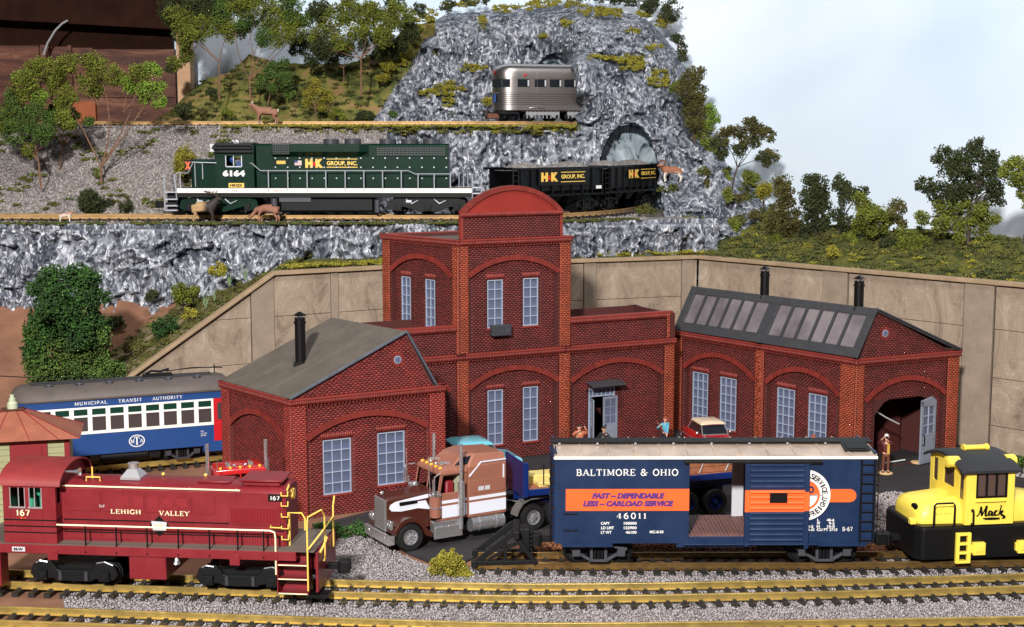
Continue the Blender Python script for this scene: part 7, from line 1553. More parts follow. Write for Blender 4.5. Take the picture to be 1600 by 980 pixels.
def flatbed():
    t = thing('flatbed_trailer', 'blue flatbed trailer with wooden deck, seen between the semi truck and through the boxcar', 'trailer', (.6, 205.2, .33), R(19)); b = MATS['trailer_blue']; L = 40
    m = MB(); m.box(0, L, -4.1, -3.7, 5.6, 6.6); m.box(0, L, 3.7, 4.1, 5.6, 6.6); m.box(-.3, .3, -4.2, 4.2, 5.4, 6.7); m.box(0, L, -1.6, -1.1, 3.9, 5.7); m.box(0, L, 1.1, 1.6, 3.9, 5.7); m.build('frame', b, t, smooth=False, bevel=.08)
    m = MB(); m.box(-.3, .1, -4.2, 4.2, 6.7, 10.6); m.box(-.1, .5, -4.3, -4.0, 5.5, 10.7); m.build('bulkhead', b, t, smooth=False, bevel=.08)
    for k in range(8): y = -3.65 + k * .92; MB().box(.35, L - .1, y + .03, y + .88, 6.3, 6.62).build('deck_plank', MATS['timber_brown'], t, smooth=False, bevel=.03)
    for s in (-1, 1):
        for x in (26.4, 31.2): road_wheel(t, x, s * 2.5, 2.05, 1.5, MATS['trailer_blue'], s)
    MB().box(24, 34, -1, 1, 2.0, 3.9).build('bogie', MATS['black_plastic'], t, smooth=False, bevel=.1)
    MB().box(9.5, 10.3, -3.2, -2.4, .2, 5.6).build('landing_leg', MATS['black_plastic'], t, smooth=False, bevel=.05)
flatbed()
def cargo():
    T = Matrix.Translation((.6, 205.2, .33)) @ Matrix.Rotation(R(19), 4, 'Z')
    for i, (x0, x1, y0, y1, z0, z1, mt, lb) in enumerate([(1.6, 6.4, -1.0, 2.0, 6.64, 7.9, 'timber_pale', 'pale wooden crate on the blue trailer deck, behind its bulkhead'), (2.4, 6.6, -3.3, -1.6, 6.64, 7.3, 'timber_pale', 'yellow block on the near edge of the blue trailer deck')]):
        t = thing('crate' if i == 0 else 'yellow_block', lb, 'crate' if i == 0 else 'block', T @ Vector(((x0 + x1) / 2, (y0 + y1) / 2, z0)), R(19)); a, b, h = (x1 - x0) / 2, (y1 - y0) / 2, z1 - z0
        MB().box(-a, a, -b, b, 0, h).build('body', MATS[mt], t, smooth=False, bevel=.08)
        for k in range(3): MB().box(-a, a, -b - .08, -b, h * (k / 3) + .05, h * ((k + 1) / 3) - .05).build('slat', MATS[mt], t, smooth=False)
    t = thing('timber_load', 'stack of brown timbers on the blue trailer, seen through the boxcar door', 'timber', T @ Vector((29, 0, 6.64)), R(19))
    for j in range(3):
        for k in range(4): y = -3.4 + k * 1.75; MB().box(-8.5 + random.uniform(-.3, .3), 8.5 + random.uniform(-.3, .3), y + .04, y + 1.68, j * .92 + .02, j * .92 + .88).build('timber', MATS['timber_brown'], t, smooth=False, bevel=.05)
    m = MB()
    for x in (-5, -.5, 4): m.tube([(x, -3.6, .1), (x + .7, -3.5, 1.5), (x + .2, -3.3, 2.85), (x + .4, 3.3, 2.9), (x, 3.7, .1)], .09, 5)
    m.build('tie_chain', MATS['silver'], t)
cargo()
def classic_car(label, loc, rz, body, roofm, k=1., cat='car'):
    t = thing('parked_car', label, cat, loc, rz); L, hw = 7.4, 2.9
    def sec(x, z0, z1, w, wt): return [(x, -w, z0), (x, -w * 1.02, (z0 + z1) * .55), (x, -wt, z1), (x, wt, z1), (x, w * 1.02, (z0 + z1) * .55), (x, w, z0)]
    m = MB(); m.loft([sec(-L, 1.1, 2.3, 2.5, 2.1), sec(-L + .6, .8, 2.75, 2.8, 2.3), sec(-3.2, .7, 3.1, 2.9, 2.4), sec(3.2, .7, 3.15, 2.9, 2.5), sec(L - .8, .8, 2.9, 2.8, 2.3), sec(L, 1.1, 2.5, 2.5, 2.1)]); b = m.build('body', body, t, smooth=40, bevel=.1, seg=2)
    m = MB(); m.loft([[(x, y, z) for x, y in P] for z, P in ((3.05, [(-2.9, -2.45), (4.4, -2.45), (4.4, 2.45), (-2.9, 2.45)]), (4.75, [(-1.4, -2.0), (3.0, -2.0), (3.0, 2.0), (-1.4, 2.0)]))]); m.build('glasshouse', MATS['glass_dark'], t, smooth=False, bevel=.1)
    m = MB(); m.loft([[(-1.9 + e, -2.35 + e * .8, z), (-1.95 + e, 0, z + .05), (-1.9 + e, 2.35 - e * .8, z), (3.4 - e * 1.2, 2.3 - e * .8, z), (3.4 - e * 1.2, -2.3 + e * .8, z)] for e, z in ((.1, 4.6), (0, 4.8), (.5, 5.15), (1.1, 5.3))]); m.build('roof', roofm, t, smooth=45, bevel=.08, seg=2)
    m = MB()
    for s in (-1, 1): m.tube([(-2.95, s * 2.4, 3.1), (-1.7, s * 2.15, 4.7), (3.2, s * 2.1, 4.75), (4.4, s * 2.4, 3.1)], .12, 6); m.box(-6, 6.2, s * 2.95 - .05, s * 2.95 + .05, 1.9, 2.05)
    m.tube([(-2.95, -2.4, 3.12), (-3.0, 0, 3.15), (-2.95, 2.4, 3.12)], .13, 6); m.tube([(-1.75, -2.1, 4.72), (-1.85, 0, 4.76), (-1.75, 2.1, 4.72)], .1, 6); m.build('window_trim', MATS['chrome'], t)
    m = MB(); m.box(-L - .35, -L + .1, -2.7, 2.7, .9, 1.4); m.box(L - .1, L + .35, -2.7, 2.7, .9, 1.4); m.box(-L - .1, -L + .05, -1.6, 1.6, 1.5, 2.0); m.build('bumper', MATS['chrome'], t, smooth=False, bevel=.1)
    for s in (-1, 1): MB().ball((-L, s * 2.15, 2.15), (.2, .4, .4)).build('headlight', MATS['chrome'], t); MB().ball((-2.2, s * 3.1, 3.4), (.2, .3, .3)).build('mirror', MATS['chrome'], t)
    for s in (-1, 1):
        for x in (-4.6, 4.7): road_wheel(t, x, s * 2.3, 1.15, .6, MATS['chrome'], s, False)
    t.scale = (k, k, k); return t
classic_car('glossy red vintage car with cream roof and chrome, between the two brick buildings', (36.8, 257.5, .33), R(103), MATS['fire_red'], MATS['car_cream'], 1.05)
classic_car('light turquoise vintage car, only its roof showing behind the brown semi truck', (-8.2, 235, .33), R(20), MATS['turquoise'], MATS['turquoise'], 1.3)
# ================================================================== bumper at the end of the siding
def bumper_stop():
    t = thing('buffer_stop', 'black braced bumper at the left end of the siding', 'buffer stop', (0, 186.3, .9)); b = MATS['black_plastic']
    def bar(m, a, c, w, y0, y1):
        a, c = Vector((a[0], 0, a[1])), Vector((c[0], 0, c[1])); d = (c - a).normalized(); q = Vector((-d.z, 0, d.x)) * w / 2
        m.prism([((a + q).x, (a + q).z), ((c + q).x, (c + q).z), ((c - q).x, (c - q).z), ((a - q).x, (a - q).z)], 'y', y0, y1)
    for s in (-1, 1):
        y0, y1 = s * 2.5 - .3, s * 2.5 + .3
        m = MB(); bar(m, (-5.2, .3), (.2, 4.7), .75, y0, y1); m.build('sloping_brace', b, t, smooth=False, bevel=.06)
        m = MB(); bar(m, (.1, 4.8), (3.3, .4), .6, y0 - .02, y1 + .02); m.build('post', b, t, smooth=False, bevel=.06)
        m = MB(); bar(m, (-5.2, .55), (3.4, .75), .5, y0 - .04, y1 + .04); bar(m, (-.9, .8), (-.9, 3.6), .45, y0 + .03, y1 - .03); bar(m, (-3.2, 1.0), (.8, 3.4), .35, y0 + .06, y1 - .06); m.build('base_rail', b, t, smooth=False, bevel=.04)
        MB().box(-5.5, -4.7, s * 2.5 - .5, s * 2.5 + .5, 0, .9).build('foot', b, t, smooth=False, bevel=.05)
    MB().box(.2, 1.0, -3.4, 3.4, 4.0, 5.0).build('cross_beam', b, t, smooth=False, bevel=.08)
    m = MB(); m.box(1.0, 2.4, -1.5, 1.5, 1.6, 4.9); m.build('buffer_block', b, t, smooth=False, bevel=.1)
    for k in range(5): MB().box(2.4, 2.75, -1.3, 1.3, 1.9 + k * .58, 2.25 + k * .58).build('buffer_rib', b, t, smooth=False)
bumper_stop()
# ================================================================== figures
def split_mat(name, a, b, axis, at, soft=.3, rough=.7):
    m = bpy.data.materials.new(name); m.use_nodes = True; nt = m.node_tree; N = nt.nodes; L = nt.links; bs = N['Principled BSDF']; bs.inputs['Roughness'].default_value = rough
    tc = N.new('ShaderNodeTexCoord'); sx = N.new('ShaderNodeSeparateXYZ'); L.new(tc.outputs['Object'], sx.inputs[0]); n = N.new('ShaderNodeTexNoise'); n.inputs['Scale'].default_value = 1.5; L.new(tc.outputs['Object'], n.inputs[0])
    ad = N.new('ShaderNodeMath'); ad.operation = 'ADD'; L.new(sx.outputs['XYZ'.index(axis)], ad.inputs[0]); L.new(n.outputs['Fac'], ad.inputs[1])
    r = N.new('ShaderNodeMapRange'); r.inputs[1].default_value = at + .5 - soft; r.inputs[2].default_value = at + .5 + soft; L.new(ad.outputs[0], r.inputs[0])
    mx = N.new('ShaderNodeMix'); mx.data_type = 'RGBA'; mx.inputs[6].default_value = lin(a); mx.inputs[7].default_value = lin(b); L.new(r.outputs[0], mx.inputs[0]); L.new(mx.outputs[2], bs.inputs['Base Color']); return m
def skin(name, joints, edges, mat, parent, root=0, sub=2):
    """joints: (x, y, z, radius); one continuous surface grown along the edges"""
    me = bpy.data.meshes.new(name); me.from_pydata([j[:3] for j in joints], edges, []); o = bpy.data.objects.new(name, me); COL.objects.link(o); o.parent = parent
    mo = o.modifiers.new('skin', 'SKIN'); mo.use_smooth_shade = True
    if not me.skin_vertices: 
        bm = bmesh.new(); bm.from_mesh(me); bm.verts.layers.skin.verify(); bm.to_mesh(me); bm.free()
    for i, j in enumerate(joints): me.skin_vertices[0].data[i].radius = (j[3], j[3] if len(j) < 5 else j[4]); me.skin_vertices[0].data[i].use_root = (i == root)
    s = o.modifiers.new('sub', 'SUBSURF'); s.levels = sub; s.render_levels = sub; me.materials.append(mat); return o
SKIN = M('skin_tone', (222, 166, 138), .6); M('hair_dark', (44, 30, 24), .7); M('hair_white', (214, 212, 206), .7); M('hair_red', (150, 74, 46), .7)
M('cloth_maroon', (92, 28, 30), .7); M('cloth_yellow', (206, 162, 66), .7); M('cloth_brown', (104, 58, 40), .7); M('cloth_blue', (96, 170, 196), .7); M('cloth_navy', (28, 34, 52), .7); M('cloth_black', (30, 28, 32), .7); M('cloth_orange', (186, 108, 72), .7); M('base_tan', (214, 176, 132), .6)
def person(label, loc, rz, h, shirt, trousers, hair, lh, rh, lean=(0, 0), base=True, extra=None, group=None, look=0.):
    """faces -y; lh / rh = hand targets in units of height (x, y, z); shirts and trousers are sleeves of cloth over one body"""
    t = thing('person', label, 'person', loc, rz, group); u = h; lx, ly = lean
    P = lambda x, y, z: (x * u, y * u, z * u)
    hip, chest, neck, head = (lx * .1, ly * .1, .5), (lx * .7, ly * .7, .72), (lx, ly, .83), (lx * 1.15, ly * 1.15 - .01, .9)
    sh = .105
    def arm(s, hand):
        S = Vector((chest[0] + s * sh, chest[1], .79)); Hd = Vector(hand); mid = (S + Hd) / 2; d = (Hd - S).length; up = .34
        off = math.sqrt(max(0, (up / 2) ** 2 - (d / 2) ** 2)); el = mid + Vector((s * .7, .25, -.65)).normalized() * off; return S, el, Hd
    J = [(*P(*hip), .075 * u, .055 * u), (*P(*chest), .085 * u, .06 * u), (*P(*neck), .035 * u), (*P(head[0], head[1], .93), .058 * u, .066 * u), (*P(head[0], head[1], .965), .045 * u)]
    E = [(0, 1), (1, 2), (2, 3), (3, 4)]; arms = []
    for s, hd in ((-1, lh), (1, rh)):
        S, el, Hd = arm(s, hd); n = len(J); fw = (Hd - el).normalized()
        J += [(*(S * u), .036 * u), (*(el * u), .026 * u), (*(Hd * u), .02 * u), (*((Hd + fw * .035) * u), .024 * u, .014 * u)]; E += [(1, n), (n, n + 1), (n + 1, n + 2), (n + 2, n + 3)]; arms.append((S, el, Hd))
        for k in (-1, 0, 1):   # stubby separate fingers
            J.append((*((Hd + fw * .07 + Vector((k * .012, 0, .006 * k))) * u), .008 * u)); E.append((n + 3, len(J) - 1))
    legs = []
    for s in (-1, 1):
        n = len(J); a, b, c, d = (hip[0] + s * .05, hip[1], .46), (s * .06, -.01, .27), (s * .065, .01, .05), (s * .07, -.07, .025)
        J += [(*P(*a), .052 * u), (*P(*b), .036 * u), (*P(*c), .024 * u), (*P(*d), .024 * u)]; E += [(0, n), (n, n + 1), (n + 1, n + 2), (n + 2, n + 3)]; legs.append((a, b, c))
    skin('body', J, E, MATS['skin_tone'], t, 0)
    J = [(*P(hip[0], hip[1], .47), .088 * u, .07 * u), (*P(*chest), .1 * u, .072 * u), (*P(neck[0], neck[1], .815), .042 * u)]; E = [(0, 1), (1, 2)]
    for S, el, Hd in arms: n = len(J); w = el.lerp(Hd, .86); J += [(*(S * u), .044 * u), (*(el * u), .035 * u), (*(w * u), .03 * u)]; E += [(1, n), (n, n + 1), (n + 1, n + 2)]
    skin('shirt', J, E, MATS[shirt], t, 0)
    J = [(*P(hip[0], hip[1], .5), .084 * u, .066 * u)]; E = []
    for a, b, c in legs: n = len(J); J += [(*P(*a), .062 * u), (*P(*b), .046 * u), (*P(c[0], c[1], .05), .037 * u)]; E += [(0, n), (n, n + 1), (n + 1, n + 2)]
    skin('trousers', J, E, MATS[trousers], t, 0)
    m = MB(); m.ball(P(head[0], head[1] + .012, .965), (.06 * u, .064 * u, .05 * u)); m.ball(P(head[0], head[1] + .03, .93), (.06 * u, .05 * u, .055 * u)); m.build('hair', MATS[hair], t)
    m = MB()
    for s in (-1, 1): m.ball(P(head[0] + s * .022, head[1] - .062, .937), .008 * u, 6, 4)
    m.build('eye', MATS['black_paint'], t); m = MB(); m.ball(P(head[0], head[1] - .07, .922), (.009 * u, .016 * u, .012 * u), 6, 4)
    for s in (-1, 1): m.ball(P(head[0] + s * .06, head[1], .93), (.008 * u, .014 * u, .02 * u), 6, 4)
    m.build('nose_and_ears', MATS['skin_tone'], t); MB().box((head[0] - .018) * u, (head[0] + .018) * u, (head[1] - .066) * u, (head[1] - .06) * u, .9 * u, .905 * u).build('mouth', MATS['trim_maroon'], t)
    m = MB()
    for s in (-1, 1): m.ball(P(s * .068, -.03, .022), (.032 * u, .07 * u, .025 * u), 8, 5)
    m.build('shoe', MATS['cloth_black'], t)
    if base: MB().lathe([(1.25, 0), (1.25, .12), (1.15, .18), (.02, .18)], (0, 0, -.18), n=24).build('stand', MATS['base_tan'], t)
    if extra: extra(t, u, P)
    return t
def vest(t, u, P): m = MB(); m.loft([[(x * u, y * u, z * u) for x, y in ((.02, -.085), (.085, -.07), (.09, 0), (.03, .0))] for z in (.5, .6, .72, .78)]); m.build('vest', MATS['cloth_yellow'], t, smooth=50); MB().box(-.03 * u, .03 * u, -.15 * u, -.1 * u, .93 * u, .97 * u).build('camera', MATS['black_paint'], t, smooth=False, bevel=.03)
person('grey haired man in maroon jacket raising both hands to his face by the shed door', (64.7, 238.4, .5), R(-12), 6.7, 'cloth_maroon', 'cloth_brown', 'hair_white', (-.11, -.13, .9), (.02, -.13, .86), extra=vest)
def broom(t, u, P): MB().tube([P(-.34, -.12, .92), P(-.15, -.16, .62), P(.1, -.2, .2), P(.16, -.22, .05)], .09, 6).build('broom', MATS['timber_brown'], t)
person('stooping worker in light blue shirt holding a long handle beside the factory wing', (28.4, 256.0, .5), R(20), 6.2, 'cloth_blue', 'cloth_navy', 'hair_red', (-.24, -.13, .76), (-.03, -.18, .5), lean=(-.03, -.05), extra=broom)
person('person in orange brown jacket with hands raised to the face, left of the grey doors', (12.0, 246.5, .5), R(10), 6.7, 'cloth_orange', 'cloth_navy', 'hair_dark', (-.05, -.14, .85), (.14, -.1, .92))
person('dark clothed person with dark hair standing before the open grey doors', (16.4, 247.0, .5), R(-25), 6.3, 'cloth_black', 'cloth_black', 'hair_dark', (-.2, -.12, .5), (.22, -.14, .66), lean=(.02, -.04))
person('person behind the boxcar below the shed windows, only brown hair showing', (52.2, 239.0, .5), R(0), 6.5, 'cloth_brown', 'cloth_navy', 'hair_red', (-.14, -.02, .42), (.14, -.02, .42))
def tub():
    t = thing('metal_drum', 'round silver metal drum with a lid on the asphalt before the factory', 'drum', (24.6, 250, .33))
    MB().lathe([(1.05, 0), (1.05, 1.2), (1.12, 1.25), (1.05, 1.3), (1.05, 2.6), (1.12, 2.7), (1.05, 2.8), (1.05, 3.2)], n=22).build('body', MATS['silver'], t); MB().lathe([(1.2, 3.2), (1.2, 3.35), (.9, 3.5), (.25, 3.55), (.2, 3.75), (.02, 3.75)], n=22).build('lid', MATS['chrome'], t)
tub()
tag(MB().box(18.9, 19.3, 248.0, 248.4, .33, .9).build('timber_offcut', MATS['timber_pale']), 'short pale timber offcut standing by the dark clothed person', 'timber').location = (0, 0, 0)
tag(MB().lathe([(1.3, 0), (1.3, .14), (1.2, .2), (.02, .2)], (72.6, 246.2, .33), n=24).build('figure_base', MATS['base_tan']), 'empty round tan figure base lying by the grey shed door', 'base')
# ------------------------------------------------------------------ animals (nose towards -x)
def beast(name, label, cat, loc, rz, k, mat, body, neck, head, legs, parts=None, flip=False):
    t = thing(name, label, cat, loc, rz); s_ = -1 if flip else 1
    J = []; E = []
    body = [(*p[:3], *[v * 1.42 for v in p[3:]]) for p in body]; neck = [(*p[:3], *[v * 1.3 for v in p[3:]]) for p in neck]; head = [(*p[:3], *[v * 1.25 for v in p[3:]]) for p in head]
    for p in body: J.append(p)
    E += [(i, i + 1) for i in range(len(body) - 1)]
    n = len(J); J += neck + head; E += [(0, n)] + [(n + i, n + i + 1) for i in range(len(neck + head) - 1)]
    for (ia, pts) in legs: n = len(J); J += pts; E += [(ia, n)] + [(n + i, n + i + 1) for i in range(len(pts) - 1)]
    J = [(p[0] * s_ * k, p[1] * k, p[2] * k, *[v * k for v in p[3:]]) for p in J]
    skin('body', J, E, mat, t, 1)
    if parts: parts(t, k, s_)
    return t
def std_legs(w=.55, hz=2.6, fx=-1.7, bx=1.9, fi=0, bi=2, th=.24):
    out = []
    for s in (-1, 1):
        out.append((fi, [(fx, s * w, hz - .2, .42), (fx - .1 + s * .15, s * w, 1.45, th), (fx + .05 + s * .15, s * w, .35, th * .7), (fx - .15 + s * .15, s * w, .1, th * .8)]))
        out.append((bi, [(bx + .1, s * w, hz - .1, .6), (bx - .25 + s * .15, s * w, 2.0, .4), (bx + .45 + s * .15, s * w, 1.25, th), (bx + .25 + s * .15, s * w, .3, th * .7), (bx + .05 + s * .15, s * w, .1, th * .8)]))
    return out
DEER = split_mat('deer_coat', (190, 160, 134), (150, 104, 82), 'Z', .9, .6); DEERU = split_mat('deer_coat_graze', (160, 112, 90), (146, 98, 78), 'Z', 2, 1)
ELKM = split_mat('elk_coat', (176, 142, 100), (52, 44, 42), 'X', .3, .5); RAM = split_mat('ram_coat', (232, 222, 210), (150, 92, 62), 'Z', 2.2, .4); FAWN = split_mat('fawn_coat', (236, 226, 216), (170, 120, 90), 'Z', 1.6, .5)
M('horn_brown', (110, 76, 52), .6, bump=.4, bs=6); M('antler_dark', (84, 62, 48), .6); M('fur_white', (238, 230, 220), .8)
def ears(hx, hz, mat='fur_white', tail=(2.55, 3.3), sz=.22):
    def f(t, k, s):
        for y in (-1, 1): MB().ball((hx * s * k, y * .42 * k, hz * k), (.12 * k, sz * k, .3 * k)).build('ear', MATS[mat], t)
        MB().ball((tail[0] * s * k, 0, tail[1] * k), (.2 * k, .2 * k, .42 * k)).build('tail', MATS[mat], t)
        m = MB(); [m.ball(((hx - .45) * s * k, y * .27 * k, (hz - .35) * k), .07 * k, 6, 4) for y in (-1, 1)]; m.build('eye', MATS['black_paint'], t)
    return f
deer_body = [(-1.6, 0, 3.3, .75, .62), (.2, 0, 3.25, .78, .66), (1.9, 0, 3.35, .78, .62), (2.5, 0, 3.2, .3)]
beast('deer', 'tan deer standing in front of the upper track, head turned to the left', 'deer', (-59.3, 343.6, 60.5), R(4), 1.05, DEER, deer_body, [(-2.4, 0, 3.9, .5), (-2.9, 0, 4.4, .36)], [(-3.3, -.1, 4.75, .4), (-3.8, -.15, 4.55, .24), (-4.1, -.2, 4.45, .16)], std_legs(), ears(-3.2, 5.15))
def gdeer(t, k, s): ears(-4.1, 1.75, 'horn_brown')(t, k, s)
beast('deer', 'tan deer grazing with lowered head on the middle ledge beside the locomotive fuel tank', 'deer', (-52.0, 300.0, 39.7), R(-4), .95, DEERU, deer_body, [(-2.4, 0, 3.0, .5), (-3.1, 0, 2.2, .34)], [(-3.7, -.1, 1.5, .36), (-4.1, -.1, 1.1, .24), (-4.35, -.1, .9, .16)], std_legs(), gdeer)
def antlers(t, k, s):
    m = MB()
    for y in (-1, 1):
        m.tube([(-3.0 * s * k, y * .2 * k, 5.6 * k), (-2.4 * s * k, y * .8 * k, 6.3 * k), (-1.2 * s * k, y * 1.1 * k, 6.5 * k), (-.2 * s * k, y * .9 * k, 6.9 * k)], .1 * k, 5)
        for a in (-2.6, -1.9, -1.1): m.tube([(a * s * k, y * .8 * k, 6.3 * k), ((a - .3) * s * k, y * .9 * k, 7.0 * k)], .07 * k, 5)
    m.build('antler', MATS['antler_dark'], t); ears(-2.9, 5.4, 'antler_dark', tail=(2.5, 3.6))(t, k, s)
elk_b = [(-1.5, 0, 3.5, 1.0, .85), (.3, 0, 3.5, .92, .8), (1.9, 0, 3.6, .95, .75), (2.5, 0, 3.5, .35)]
beast('elk', 'pale bodied elk with dark neck and antlers standing before the diesel locomotive', 'elk', (-65.6, 300.0, 39.6), R(3), 1.0, ELKM, elk_b, [(-2.2, 0, 4.3, .75), (-2.7, 0, 4.9, .5)], [(-3.1, 0, 5.3, .42), (-3.7, 0, 5.15, .26), (-4.0, 0, 5.0, .18)], std_legs(.6, 2.7), antlers, flip=True)
beast('fawn', 'small white legged fawn at the left end of the middle ledge', 'fawn', (-95.0, 299.6, 39.8), R(6), .5, FAWN, deer_body, [(-2.3, 0, 3.9, .5), (-2.7, 0, 4.3, .4)], [(-3.1, 0, 4.7, .42), (-3.6, 0, 4.5, .24)], std_legs(), ears(-3.0, 5.2, sz=.3), flip=True)
def ram_horn(t, k, s):
    for y in (-1, 1):
        pts = [((-2.75 - .75 * math.cos(a) * (1 - a * .04)) * k * s + .25 * k, y * (.4 + .12 * a) * k, (4.75 + .8 * math.sin(a) * (1 - a * .04)) * k) for a in np.linspace(.5, 5.6, 16)]
        MB().tube([( -p[0] * 1 if False else p[0], p[1], p[2]) for p in pts], .2, 7, [k * (.3 - .015 * i) for i in range(16)]).build('horn', MATS['horn_brown'], t)
    ears(-2.9, 4.4, tail=(2.5, 3.2))(t, k, s)
RAMP = D(1050, 285, 338)
beast('bighorn_sheep', 'brown and white ram with curled horns on the rock beside the lower tunnel', 'sheep', (RAMP.x, RAMP.y, RAMP.z), R(-3), .95, RAM, [(-1.5, 0, 3.1, .8, .66), (.2, 0, 3.1, .8, .68), (1.7, 0, 3.1, .78, .62), (2.3, 0, 3.0, .28)], [(-2.2, 0, 3.7, .55), (-2.6, 0, 4.1, .42)], [(-3.0, 0, 4.4, .42), (-3.5, 0, 4.15, .27), (-3.8, 0, 4.0, .2)], std_legs(.5, 2.5), ram_horn)
# ================================================================== vegetation
def clump_pts(c, r, dens, flat=1., hollow=.35):
    n = max(12, int(dens * 72 * r * r)); d = RNG.normal(size=(n, 3)); d /= np.linalg.norm(d, axis=1)[:, None]
    rad = r * (hollow + (1 - hollow) * RNG.uniform(0, 1, n) ** .6) * (1 + .22 * np.sin(d[:, 0] * 7 + c[0]) * np.cos(d[:, 2] * 6 + c[2]))
    p = d * rad[:, None]; p[:, 2] *= flat; return p + np.array(c)
def subclump(c, r, k=5):
    """a big clump broken into smaller ones so that the outline stays uneven"""
    out = [(c, r * .72)]
    for _ in range(k):
        d = RNG.normal(size=3); d /= np.linalg.norm(d); out.append((np.array(c) + d * r * .62, r * RNG.uniform(.32, .5)))
    return out
def foliage(name, blobs, mat, parent, dens=1., size=.32, sub=5, flat=1.):
    P = []
    for c, r in blobs:
        for cc, rr in subclump(c, r, sub): P.append(clump_pts(cc, rr, dens, flat))
    P = np.vstack(P); return scatter(name, P, RNG.uniform(size * .55, size * 1.3, len(P)), MATS[mat], 'tet' if size < .5 else 'oct', parent)
def limb(m, a, b, r0, r1, bend=.06, n=6):
    a, b = Vector(a), Vector(b); L = (b - a).length; pts = []; rs = []
    o = Vector((random.uniform(-1, 1), random.uniform(-1, 1), random.uniform(-.3, .6))) * L * bend
    for i in range(n + 1): t = i / n; pts.append(a.lerp(b, t) + o * math.sin(math.pi * t)); rs.append(r0 + (r1 - r0) * t)
    m.tube(pts, r0, 6, rs)
def tree(label, base, Y, blobs, leaf, trunk='bark', fork=.4, r0=.32, dens=1., size=.21, name='tree', depth=1., cat='tree', second=None, group=None, lean=None, sub=5, grow=1.2):
    """base = picture survey point of the foot; blobs = (px, py, radius in px) surveyed at distance Y"""
    B = D(base[0], base[1], Y); k = FPX / (Y * .992 + 4); t = thing(name, label, cat, B, 0, group); W = []
    for px, py, r in blobs: p = D(px, py, Y); W.append((np.array([p.x - B.x, RNG.uniform(-.8, .8) * r / k * depth, p.z - B.z]), r / k * grow))
    if second: q = int(len(W) * .6); foliage('crown', W[:q], leaf, t, dens, size, sub); foliage('crown', W[q:], second, t, dens, size, sub)
    else: foliage('crown', W, leaf, t, dens, size, sub)
    cx = np.mean([w[0] for w in W], axis=0); F = Vector((cx[0] * .3, cx[1] * .3, max(cx[2] * fork, .5)))
    if lean: F = Vector((D(lean[0], lean[1], Y) - B))
    m = MB(); limb(m, (0, 0, -.6), F, r0, r0 * .7, .03)
    main = W[::max(1, len(W) // 4)]
    for c, r in main:
        if c[2] > F.z * .7: limb(m, F, Vector(c), r0 * .55, r0 * .2, .1)
        else: limb(m, F * .5, Vector(c), r0 * .4, r0 * .15, .1)
    for c, r in W:
        q = min(main, key=lambda w: np.linalg.norm(w[0] - c)); S_ = F.lerp(Vector(q[0]), .6)
        if np.linalg.norm(q[0] - c) > .01: limb(m, S_, Vector(c), r0 * .25, r0 * .1, .1)
    m.build('trunk', MATS[trunk], t); return t
def bush(label, px, py, Y, rpx, leaf, n=5, flat=.9, name='bush', dens=1.2, size=.2, wide=1., cat='bush', group=None):
    B = D(px, py, Y); k = FPX / (Y * .992 + 5); r = rpx / k; t = thing(name, label, cat, B, 0, group); bl = []
    for i in range(n): bl.append((np.array([RNG.uniform(-1, 1) * r * .6 * wide, RNG.uniform(-.6, .6) * r, r * RNG.uniform(.25, .75) * flat]), r * RNG.uniform(.45, .65)))
    foliage('foliage', bl, leaf, t, dens, size, 4, flat); m = MB()
    for c, r_ in bl[:3]: limb(m, (0, 0, -.3), Vector(c), .12, .05)
    m.build('stem', MATS['bark_dark'], t); return t
# --- trees at the left
tree('thin tree with wide flat crown rising from the gravel slope at the far left', (160, 338), 322, [(60, 110, 22), (40, 135, 22), (85, 125, 22), (110, 100, 18), (150, 100, 22), (175, 118, 20), (135, 135, 22), (105, 150, 18), (215, 118, 18), (240, 108, 13), (230, 145, 18), (250, 160, 12), (245, 135, 12), (60, 150, 16), (200, 135, 14), (30, 118, 12)], 'leaf_olive', fork=.3, r0=.4, second='leaf_lime', lean=(158, 262), name='thin_tree')
tree('low bushy green tree at the left picture edge below the plank wall', (64, 292), 319, [(20, 170, 26), (55, 185, 26), (20, 210, 26), (70, 210, 20), (5, 190, 22), (95, 185, 16), (40, 235, 14), (110, 195, 12)], 'leaf_green', r0=.3, second='leaf_olive', name='thin_tree')
tree('small tree behind the gravel slope just left of the wide crowned tree', (93, 262), 330, [(95, 165, 16), (105, 188, 15), (85, 180, 14), (118, 180, 12), (140, 190, 10)], 'leaf_green', r0=.22, name='thin_tree')
tree('slender tree with bare forked trunk left of the deer on the far hill', (342, 152), 364, [(285, 30, 24), (275, 100, 12), (290, 85, 16), (290, 55, 20), (310, 45, 20), (335, 40, 20), (360, 45, 18), (300, 15, 22), (330, 12, 22), (265, 20, 18), (380, 45, 14), (268, 108, 9)], 'leaf_olive', r0=.26, lean=(342, 97), second='leaf_dark', name='thin_tree')
tree('tall tree with leaning limbs directly behind the standing deer', (394, 170), 361, [(370, 8, 24), (400, 12, 22), (425, 25, 24), (450, 30, 22), (465, 45, 18), (440, 55, 20), (415, 55, 18), (345, 20, 20), (385, 35, 16), (455, 10, 22), (478, 30, 14)], 'leaf_olive', r0=.28, lean=(390, 125), second='leaf_green', name='thin_tree')
tree('tree with forked trunk on the green hill, nearest the grey mountain', (564, 146), 362, [(500, 50, 22), (520, 30, 24), (545, 15, 22), (575, 20, 24), (600, 35, 22), (625, 25, 22), (600, 60, 20), (560, 50, 20), (530, 65, 20), (505, 75, 18), (565, 72, 12), (640, 45, 18), (615, 5, 20), (495, 15, 18), (655, 15, 12)], 'leaf_olive', r0=.26, lean=(564, 92), second='leaf_dark', name='thin_tree')
